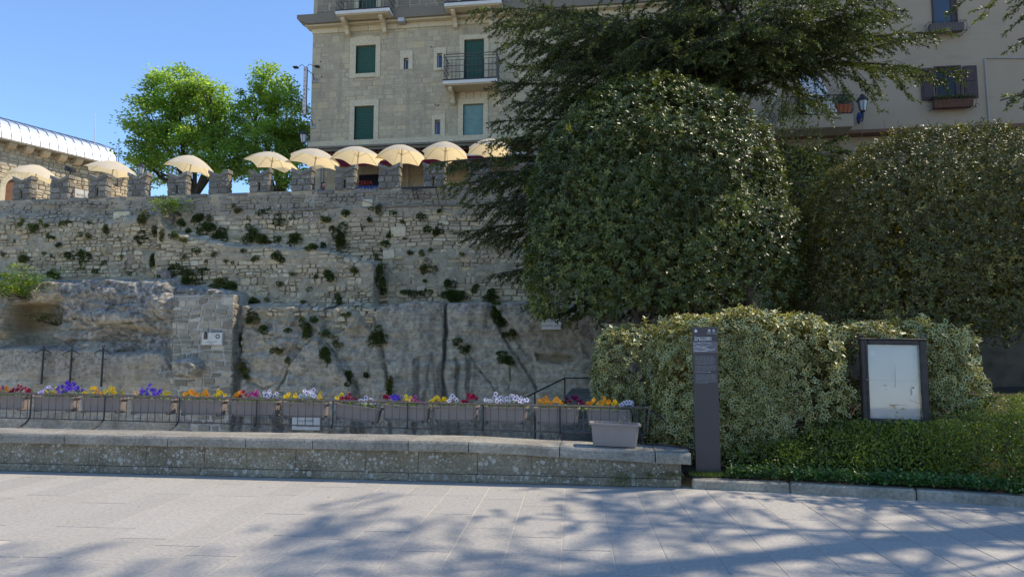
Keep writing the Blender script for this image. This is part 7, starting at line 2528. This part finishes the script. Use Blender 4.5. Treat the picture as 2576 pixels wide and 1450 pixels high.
# ------------------------------------------------------------------ plants rooted in the wall and rock
TUFT = [(56, 561, 13, 9), (85, 576, 12, 14), (107, 561, 8, 7), (121, 569, 7, 8), (170, 562, 15, 10), (226, 558, 8, 7), (269, 576, 8, 16), (207, 591, 7, 5), (223, 594, 10, 8), (125, 596, 9, 7), (139, 599, 6, 6), (148, 614, 8, 7), (362, 552, 16, 18), (354, 597, 13, 16), (371, 604, 8, 6), (390, 579, 6, 14), (411, 591, 8, 16), (440, 595, 11, 11), (458, 561, 11, 12), (477, 583, 9, 11), (464, 604, 12, 8), (500, 551, 20, 16),
        (180, 639, 16, 14), (216, 643, 15, 26), (66, 649, 17, 10), (115, 638, 5, 5), (135, 641, 6, 6), (260, 662, 9, 6), (308, 646, 6, 6), (243, 684, 13, 6), (131, 689, 16, 12), (496, 635, 10, 8), (468, 651, 8, 9), (387, 655, 9, 20), (440, 685, 30, 20), (484, 692, 34, 22), (15, 640, 8, 6), (40, 605, 6, 5), (300, 600, 6, 4), (330, 690, 7, 5),
        (599, 529, 13, 12), (653, 538, 7, 6), (675, 537, 9, 10), (702, 558, 13, 18), (625, 549, 6, 5), (736, 545, 8, 8), (823, 553, 12, 11), (869, 535, 13, 9), (953, 525, 14, 9), (929, 551, 7, 9), (838, 576, 7, 10), (913, 576, 9, 7), (525, 549, 8, 10), (520, 570, 22, 16), (553, 595, 28, 17), (635, 591, 15, 24), (665, 598, 24, 16), (699, 602, 11, 10), (741, 600, 22, 16), (859, 600, 18, 26), (865, 630, 20, 24), (777, 623, 18, 10), (812, 623, 11, 11), (697, 647, 14, 13), (569, 655, 7, 5), (595, 667, 8, 7), (645, 649, 13, 6), (829, 687, 13, 17), (895, 681, 10, 11), (951, 643, 14, 12), (955, 690, 12, 30), (962, 722, 12, 20), (559, 713, 26, 22), (587, 721, 16, 14), (702, 715, 7, 7), (643, 755, 14, 13), (672, 755, 8, 5), (853, 751, 9, 16), (779, 727, 6, 6), (613, 753, 12, 16), (766, 759, 8, 5), (520, 655, 8, 6), (540, 640, 6, 8), (610, 630, 9, 6), (735, 690, 7, 5), (800, 700, 8, 6),
        (1096, 573, 20, 15), (1057, 547, 11, 10), (1068, 675, 18, 18), (1130, 708, 11, 14), (1138, 741, 40, 17), (1056, 740, 30, 9), (1193, 728, 12, 10), (1241, 745, 18, 20), (1246, 775, 14, 22), (1262, 808, 14, 20), (1282, 838, 14, 14), (952, 843, 20, 22), (968, 613, 14, 11), (982, 593, 10, 9), (1037, 635, 8, 7), (1086, 629, 6, 5), (1106, 533, 9, 7), (992, 536, 10, 8), (1065, 633, 6, 9), (1066, 709, 6, 5), (1010, 560, 7, 6), (1020, 600, 5, 4), (1160, 640, 7, 5),
        (634, 803, 18, 16), (666, 828, 14, 10), (720, 832, 10, 6), (702, 878, 13, 12), (769, 822, 12, 24), (789, 805, 14, 9), (822, 838, 14, 9), (850, 858, 13, 9), (819, 890, 14, 20), (829, 908, 10, 10), (604, 863, 13, 24), (619, 921, 14, 12), (622, 945, 9, 9), (879, 956, 10, 24), (922, 948, 9, 9), (983, 966, 8, 24), (1149, 857, 12, 8), (1172, 876, 12, 12), (1276, 903, 24, 11), (725, 905, 6, 14), (880, 790, 10, 7), (905, 775, 8, 6)]


def tuft(px_, py_, rx, ry, k):
    p = on_wall(px_, py_)
    a, b = rx / FPX * p[1] * 0.98, ry / FPX * p[1] * 0.98
    size = rx * ry
    shape = 'wide' if rx > ry * 1.25 else ('tall' if ry > rx * 1.25 else 'round')
    big = 'large' if size > 300 else ('small' if size > 90 else 'tiny')
    col_, ordn = TCOL[k]
    o = thing('wall_plant', tuple(p), f'{big} {shape} green plant on the wall {col_}, {ordn} from the top', 'plant', 'plants rooted in the wall and rock')
    n = int(50 + 3.0 * size ** 0.95)
    nl_ = 3 + int(size > 100) * 2 + int(size > 300) * 2
    lc = g6.normal(size=(nl_, 3)) * np.array([0.48, 0.3, 0.48])
    lr = g6.uniform(0.30, 0.62, nl_)
    wh = g6.integers(0, nl_, n)
    u_ = rand_dirs(n, g6)
    rr = np.cbrt(g6.random((n, 1))) ** 0.9 + np.abs(g6.normal(0, 0.16, (n, 1)))
    P = p + np.array([0, -0.05, 0]) + (lc[wh] + u_ * rr * lr[wh][:, None]) * np.array([a, max(0.10, 0.65 * min(a, b)), b])
    P[:, 2] -= 0.10 * b * rr[:, 0] ** 2
    P[:, 1] = np.minimum(P[:, 1], p[1] + 0.03)
    lf = 0.6 + 0.4 * min(1, size / 200)
    tone = np.clip(g6.normal(0.45 if k % 4 else 0.8, 0.22, n), 0, 1)
    leaf_object('leaves', P, unit(u_ + rand_dirs(n, g6) * 0.6 + np.array([0, -0.4, 0.25])), rand_dirs(n, g6) + np.array([0, -0.3, 0.6]), g6.uniform(0.05, 0.085, n) * lf, g6.uniform(0.03, 0.05, n) * lf, MT['wallplant'], o, tuple(p), tone)
    if size > 120:
        mb = MB()
        for j in range(5):
            q = p + rand_dirs(1, g6)[0] * np.array([a, 0.1, b]) * 0.8 - np.array([0, 0.12, 0])
            mb.tube([tuple(p + np.array([0, 0.06, 0])), tuple((p + q) / 2 - np.array([0, 0.05, 0])), tuple(q)], [0.012, 0.008, 0.004], 4, False)
        mb.build('stem', MT['twig'], o, fix=False)


NUM = ORD + ['fourteenth', 'fifteenth', 'sixteenth', 'seventeenth', 'eighteenth']
edges_ = [0.5 * (a + b) for q0, q1 in zip(MERL[:-1], MERL[1:]) for a, b in ((q0[0], q0[1]), (q0[1], q1[0]))]
TCOL = {}
_cols = {}
for k, t_ in enumerate(TUFT):
    m_i = min(range(len(MERL)), key=lambda i: abs((MERL[i][0] + MERL[i][1]) / 2 - t_[0]))
    _cols.setdefault(m_i, []).append(k)
for m_i, ks in _cols.items():
    for r_, k in enumerate(sorted(ks, key=lambda q: TUFT[q][1])):
        TCOL[k] = (f'below the {NUM[m_i]} merlon', NUM[r_] if r_ < len(NUM) else 'lowest')
for k, t_ in enumerate(TUFT):
    tuft(*t_, k)
# a scatter of moss and tiny weeds in the joints
n = 1500
px_ = g6.uniform(0, 1300, n)
py_ = g6.uniform(530, 960, n)
PP = []
for a, b in zip(px_, py_):
    if vnoise(a * 0.02, b * 0.03, 0, 5) < 0.0:
        continue
    p = on_wall(a, b, 3)
    for j in range(6):
        PP.append(p + g6.normal(size=3) * np.array([0.035, 0.01, 0.022]) - np.array([0, 0.04, 0]))
PP = np.array(PP)
ms = leaf_object('moss', PP, rand_dirs(len(PP), g6) + np.array([0, -0.5, 0.2]), rand_dirs(len(PP), g6), g6.uniform(0.02, 0.05, len(PP)), 0.022, MT['wallplant'])
tag(ms, 'tiny moss and weeds scattered in the joints of the wall', 'moss', kind='stuff')

# saplings with bright leaves and the bleached stump
def sapling(px_, py_, rx, ry, n, label, bright):
    p = on_wall(px_, py_)
    c = p - np.array([0, 0.5, 0])
    o = thing('sapling', tuple(on_wall(px_ + 5, py_ + ry * 0.8)), label, 'sapling', 'saplings on the wall')
    a, b = rx / FPX * 21, ry / FPX * 21
    cl = np.array(c) + g6.normal(size=(int(n / 28), 3)) * np.array([a * 0.55, 0.30, b * 0.5])
    P = np.repeat(cl, 28, 0) + g6.normal(size=(len(cl) * 28, 3)) * np.array([0.13, 0.12, 0.05])
    m = len(P)
    tone = np.clip(np.repeat(g6.normal(0.2, 0.15, len(cl)) + bright * (g6.random(len(cl)) < 0.25), 28) + g6.normal(0, 0.08, m), 0, 1)  # some clumps take a brighter leaf tone
    leaf_object('crown', P, rand_dirs(m, g6) * np.array([1, 1, 0.4]), np.array([0, -0.3, 1]) + rand_dirs(m, g6) * 0.6, g6.uniform(0.06, 0.10, m), g6.uniform(0.04, 0.06, m), MT['sapling'], o, None, tone)
    mb = MB()
    root = on_wall(px_ + 5, py_ + ry * 0.8)
    for q in cl[:10]:
        mb.tube([tuple(root), tuple((root + q) / 2 + g6.normal(size=3) * 0.06 - np.array([0, 0.15, 0])), tuple(q)], [0.02, 0.013, 0.004], 4, False)
    mb.build('trunk', MT['twig'], o, fix=False)


sapling(60, 715, 85, 45, 2600, 'sapling with a few bright yellow-green leaves above the rock niche', 0.8)
sapling(140, 800, 22, 22, 300, 'small dark sapling hanging at the corner of the rock niche', 0.0)
sapling(450, 525, 45, 22, 900, 'young sapling growing out of the parapet under the third parasol', 0.7)
p = on_wall(418, 692)
st_ = thing('tree_stump', tuple(p), 'bleached tree stump with torn roots on the rock ledge above the pier', 'stump')
mb = MB()
q = [D(428, 718, p[1] - 0.25), D(420, 700, p[1] - 0.32), D(415, 684, p[1] - 0.35)]
mb.tube([tuple(a) for a in q], [0.10, 0.15, 0.17], 8)
for e in ((400, 690), (392, 684), (408, 676), (420, 672), (425, 685)):
    mb.tube([tuple(q[1]), tuple((q[2] + D(*e, p[1] - 0.4)) / 2), tuple(D(*e, p[1] - 0.45))], [0.10, 0.06, 0.02], 6)
mb.build('stump_wood', MT['stump'], st_, smooth=True, fix=False)

# ------------------------------------------------------------------ maples on the terrace
def maple(label, base, lobes, nclump, seed, r0):
    g = np.random.default_rng(seed)
    o = thing('maple_tree', tuple(base), label, 'tree', 'maples behind the terrace')
    C = []
    tot_ = sum(l[1][0] * l[1][1] * l[1][2] for l in lobes)
    for c, r in lobes:
        m = int(nclump * r[0] * r[1] * r[2] / tot_)
        u_ = rand_dirs(m, g)
        C.append(np.array(c) + u_ * (np.cbrt(g.random((m, 1))) ** 0.55) * np.array(r))
    C = np.concatenate(C)
    per = 62
    rad = g.uniform(0.22, 0.46, len(C))
    U = g.normal(size=(len(C) * per, 3)) * np.repeat(rad, per)[:, None] * np.array([0.62, 0.62, 0.30])
    P = np.repeat(C, per, 0) + U
    P[:, 2] -= 0.35 * (np.linalg.norm(U[:, :2], axis=1) ** 2)
    m = len(P)
    tone = np.clip(np.repeat(g.normal(0.45, 0.22, len(C)), per) + g.normal(0, 0.14, m), 0, 1)
    leaf_object('crown', P, unit(U * np.array([1, 1, 0.3]) + rand_dirs(m, g) * 0.25 + np.array([0, 0, -0.06])), np.array([0, 0, 1.0]) + rand_dirs(m, g) * 0.55, g.uniform(0.10, 0.17, m), g.uniform(0.09, 0.14, m), MT['maple'], o, tuple(base), tone)
    mb = MB()
    cc = np.mean([l[0] for l in lobes], 0)
    fork = np.array([base[0], base[1], base[2] + (cc[2] - base[2]) * 0.45])
    mb.tube([tuple(base), tuple((np.array(base) + fork) / 2 + np.array([0.05, 0, 0])), tuple(fork)], [r0, r0 * 0.85, r0 * 0.7], 9)
    for l in lobes:
        h_ = (fork + np.array(l[0])) / 2 + g.normal(size=3) * 0.2
        mb.tube([tuple(fork), tuple(h_), tuple(l[0])], [r0 * 0.55, r0 * 0.38, r0 * 0.15], 6)
        for j in range(7):
            e = np.array(l[0]) + rand_dirs(1, g)[0] * np.array(l[1]) * 0.85
            mb.tube([tuple(h_ * 0.35 + np.array(l[0]) * 0.65), tuple((np.array(l[0]) + e) / 2 + g.normal(size=3) * 0.12), tuple(e)], [r0 * 0.16, r0 * 0.09, r0 * 0.03], 4, False)
    mb.build('trunk', MT['bark'], o, smooth=True, fix=False)
    return o


MY = 30.0


def lobe3(px_, py_, rx, ry, dy=0.0):
    p = D(px_, py_, MY + dy)
    s = (MY + dy) / FPX
    return (tuple(p), (rx * s, 1.3, ry * s))


b1_ = D(489, 480, MY)
maple('broad bright green maple beyond the third parasol', (b1_[0], MY, TER_Z), [lobe3(450, 225, 85, 62), lobe3(380, 300, 62, 75, -0.6), lobe3(500, 300, 80, 85, 0.5), lobe3(455, 370, 110, 60, -0.3), lobe3(355, 385, 45, 40), lobe3(530, 240, 45, 45), lobe3(390, 430, 50, 26), lobe3(560, 400, 70, 55), lobe3(575, 335, 48, 50, 0.6)], 500, 71, 0.22)
b2_ = D(700, 480, MY + 1)
maple('second green maple rising beside the corner of the ashlar building', (b2_[0], MY + 1, TER_Z), [lobe3(690, 215, 42, 62, 1), lobe3(640, 280, 52, 60, 1), lobe3(720, 290, 60, 75, 1.3), lobe3(680, 360, 90, 55, 0.8), lobe3(750, 370, 50, 60, 1.5), lobe3(640, 420, 75, 40, 1), lobe3(735, 440, 55, 35, 1)], 340, 72, 0.2)
# ------------------------------------------------------------------ cedars
def cedar(name_label, base, height, prim, seed, r0, dens=1.0):
    """trunk, drawn-out tiers of branches; every twig carries rosettes of needles"""
    g = np.random.default_rng(seed)
    o = thing('cedar_tree', tuple(base), name_label, 'tree', 'dark cedars')
    mb = MB()
    zz = np.linspace(0, height, 9)
    wob = g.normal(size=(9, 2)) * 0.06
    wob[0] = 0
    tr = [(base[0] + wob[k, 0], base[1] + wob[k, 1], base[2] + zz[k]) for k in range(9)]
    mb.tube(tr, [r0 * (1 - 0.93 * k / 8) for k in range(9)], 10)
    NP, NA, NN, NT = [], [], [], []
    for (start, tip, arch, wide) in prim:
        a, b = np.array(start, float), np.array(tip, float)
        L = np.linalg.norm(b - a)
        ts = np.linspace(0, 1, 9)
        side = unit(np.cross(b - a, [0, 0, 1.0]))
        wv = g.normal() * 0.03 * L
        line = a + (b - a) * ts[:, None] + np.array([0, 0, 1.0]) * (arch * L * np.sin(np.pi * ts))[:, None] + side * (wv * np.sin(np.pi * ts * 1.3))[:, None]
        mb.tube([tuple(p) for p in line], [max(0.012, 0.014 * L * (1 - 0.9 * t_)) for t_ in ts], 5, False)
        ns = int(L * 7.2 * dens)
        for k in range(ns):
            t_ = 0.12 + 0.88 * (k + g.random()) / ns
            p = np.array([np.interp(t_, ts, line[:, i]) for i in range(3)])
            dirm = unit(np.array([np.interp(min(1, t_ + .06), ts, line[:, i]) for i in range(3)]) - np.array([np.interp(t_ - .06, ts, line[:, i]) for i in range(3)]))
            s = 1 if k % 2 else -1
            ln = 1.25 * wide * (0.30 + 0.95 * math.sin(math.pi * min(1, 0.12 + t_ * 0.88)) ** 0.8) * g.uniform(0.45, 1.1)
            if t_ > 0.93:
                ln *= 0.6
            d2 = unit(dirm * g.uniform(0.6, 1.0) + side * s * g.uniform(0.5, 1.0) + np.array([0, 0, g.uniform(-0.55, 0.10)]))
            end = p + d2 * ln - np.array([0, 0, 0.24 * ln])
            midp = p + d2 * ln * 0.5 + np.array([0, 0, 0.03 * ln])
            mb.tube([tuple(p), tuple(midp), tuple(end)], [0.010, 0.007, 0.003], 3, False)
            # side twigs
            m3 = max(2, int(ln * 7))
            segs = [(p, end)]
            for j in range(m3):
                f = 0.15 + 0.85 * (j + g.random()) / m3
                q = p + (end - p) * f
                d3 = unit(d2 * 0.8 + side * (-s if j % 2 else s) * 0.55 + np.array([0, 0, g.uniform(-0.55, 0.10)]) + g.normal(size=3) * 0.15)
                segs.append((q, q + d3 * g.uniform(0.18, 0.46) * (1.15 - 0.5 * f)))
            bt = np.clip(g.normal(0.42, 0.15), 0, 1)
            for q0, q1 in segs:
                ll = np.linalg.norm(q1 - q0)
                nr_ = max(3, int(ll / 0.036))
                f = (np.arange(nr_) + g.random(nr_)) / nr_
                P = q0 + (q1 - q0) * f[:, None]
                dd = unit(q1 - q0)
                for rep in range(3):
                    NP.append(P)
                    NA.append(unit(dd * 0.9 + g.normal(size=(nr_, 3)) * 0.5 + np.array([0, 0, 0.12])))
                    NN.append(g.normal(size=(nr_, 3)))
                    NT.append(np.clip(bt + 0.25 * (f - 0.5) + g.normal(0, 0.12, nr_), 0, 1))
    mb.build('trunk', MT['bark'], o, smooth=True, fix=False)
    P, A, N_, T_ = [np.concatenate(x) for x in (NP, NA, NN, NT)]
    n = len(P)
    # each needle tuft is one narrow kinked blade
    leaf_object('crown', P, A, N_, g.uniform(0.055, 0.095, n), g.uniform(0.019, 0.031, n), MT['needle'], o, tuple(base), T_, fold=0.4)
    return n


gc = np.random.default_rng(99)
CB = np.array([3.4, 17.2, 0.6])
prim = []


def to_px(px_, py_, Y, z0, arch=0.05, wide=0.8):
    if px_ < 1340:
        px_, wide = px_ + 32, wide * 0.95
    t_ = D(px_, py_, Y)
    prim.append(((CB[0], CB[1], z0), tuple(t_), arch, wide))


# limbs measured from the photograph: tip, distance, height of the fork
for a in ((1058, 412, 16.2, 5.9, 0.05, 0.75), (1085, 470, 17.4, 5.2, 0.06, 0.9), (1130, 585, 17.0, 4.4, 0.06, 1.0), (1150, 520, 16.0, 4.9, 0.06, 1.0), (1215, 690, 16.6, 3.6, 0.06, 0.9), (1330, 700, 16.0, 3.3, 0.06, 0.8), (1300, 772, 15.6, 2.8, 0.05, 0.5), (1390, 785, 15.4, 2.6, 0.05, 0.5),
          (1165, 25, 16.0, 8.8, 0.08, 0.95), (1200, 60, 17.5, 8.4, 0.07, 1.0), (1235, 110, 15.5, 8.0, 0.06, 1.0), (1215, 215, 16.5, 7.4, 0.06, 0.9), (1265, 170, 18.0, 7.7, 0.06, 1.0), (1205, 310, 16.4, 6.7, 0.06, 0.85), (1260, 260, 15.2, 7.0, 0.06, 1.0), (1245, 360, 17.6, 6.3, 0.06, 1.0), (1290, 420, 15.6, 5.8, 0.06, 1.0), (1310, 480, 16.4, 5.4, 0.06, 1.0), (1180, 350, 17.8, 6.4, 0.05, 0.7),
          (1300, 30, 14.8, 9.0, 0.06, 1.0), (1400, 60, 14.2, 8.9, 0.05, 1.0), (1500, 40, 13.8, 9.0, 0.05, 1.0), (1600, 100, 13.6, 8.6, 0.04, 0.95), (1420, 150, 14.4, 8.1, 0.05, 1.0), (1530, 160, 14.0, 8.2, 0.04, 1.0), (1700, 130, 14.0, 8.6, 0.03, 0.9), (1350, 120, 16.8, 8.3, 0.05, 1.0), (1450, 230, 15.2, 7.4, 0.04, 1.0), (1350, 230, 15.6, 7.2, 0.05, 1.0), (1350, 330, 15.2, 6.4, 0.05, 1.0),
          (1190, 450, 16.6, 5.3, 0.06, 0.8), (1240, 540, 16.0, 4.7, 0.06, 0.8), (1180, 600, 17.6, 4.3, 0.06, 0.8), (1270, 620, 15.6, 4.2, 0.06, 0.8), (1230, 500, 15.2, 5.0, 0.06, 0.8), (1290, 660, 17.0, 3.8, 0.06, 0.8), (1310, 560, 17.0, 4.6, 0.06, 0.8), (1150, 440, 15.4, 5.6, 0.05, 0.7),
          (2390, 72, 16.0, 8.4, 0.06, 0.34), (2300, 100, 15.8, 8.1, 0.05, 0.38), (2210, 40, 16.6, 8.8, 0.05, 0.8), (2170, 72, 15.4, 8.5, 0.04, 0.6), (2130, 380, 15.6, 5.3, 0.04, 0.5), (2125, 345, 16.4, 5.7, 0.04, 0.45), (2000, 66, 14.4, 8.8, 0.03, 0.7), (1930, 125, 14.4, 8.4, 0.03, 0.65), (1980, 30, 15.4, 9.2, 0.04, 0.9), (2100, 10, 15.0, 9.4, 0.04, 0.85), (2230, 84, 17.8, 8.4, 0.04, 0.55), (2260, 25, 15.6, 9.2, 0.05, 0.6),
          (1800, 90, 13.8, 8.9, 0.03, 0.9), (1750, 40, 14.4, 9.3, 0.03, 0.9), (1880, 60, 13.8, 9.0, 0.03, 0.9), (1850, 160, 14.6, 8.0, 0.03, 0.8), (1640, 30, 14.0, 9.4, 0.03, 1.0), (1560, 220, 15.4, 7.5, 0.03, 0.9), (1680, 190, 15.4, 7.7, 0.03, 0.9), (1780, 210, 15.6, 7.2, 0.03, 0.8)):
    to_px(*a)
# the tiers above the picture, and those that point away
for k in range(34):
    z = 8.6 + 5.6 * (k / 33)
    az = k * 2.399
    ln = 4.3 * (1 - (z - 8.6) / 6.4) + 0.9
    dy = math.sin(az)
    ln *= 1.0 if dy > -0.3 else 0.75
    prim.append(((CB[0], CB[1], z), (CB[0] + ln * math.cos(az), CB[1] + ln * dy, z + 0.25 - 0.10 * ln), 0.05, 0.9))
for k in range(12):
    z = 3.6 + 0.45 * k
    az = 0.35 + (k % 6) * 0.47
    prim.append(((CB[0], CB[1], z), (CB[0] + 4.2 * math.cos(az), CB[1] + 3.6 * math.sin(az), z + 0.1), 0.05, 0.9))
n1_ = cedar('great dark cedar behind the clipped oak, its branches reaching over the wall', CB, 15.0, prim, 17, 0.34)
# the second cedar stands outside the picture; its branch tips hang in at the edge
C2 = np.array([11.5, 10.5, 0.35])
prim = []
for (px_, py_, Y, z0) in ((2560, 100, 10.2, 6.6), (2545, 235, 10.2, 5.6), (2590, 190, 10.4, 5.9), (2575, 40, 10.6, 7.2), (2590, 270, 9.8, 5.2), (2640, 150, 9.8, 6.4)):
    t_ = D(px_, py_, Y)
    prim.append(((C2[0], C2[1], z0), tuple(t_), 0.06, 0.36))
for k in range(44):
    z = 7.6 + 15.0 * (k / 43) ** 1.0
    az = k * 2.399 + 0.4
    ln = (5.0 * (1 - (z - 7.6) / 19.0) + 1.0) * gc.uniform(0.8, 1.1)
    prim.append(((C2[0], C2[1], z), (C2[0] + ln * math.cos(az), C2[1] + ln * math.sin(az), z + 0.4 - 0.08 * ln), 0.05, 0.8))
n2_ = cedar('cedar at the right edge with only its drooping branch tips in view', C2, 23.5, prim, 18, 0.40, 0.42)
print('needles', n1_, n2_)
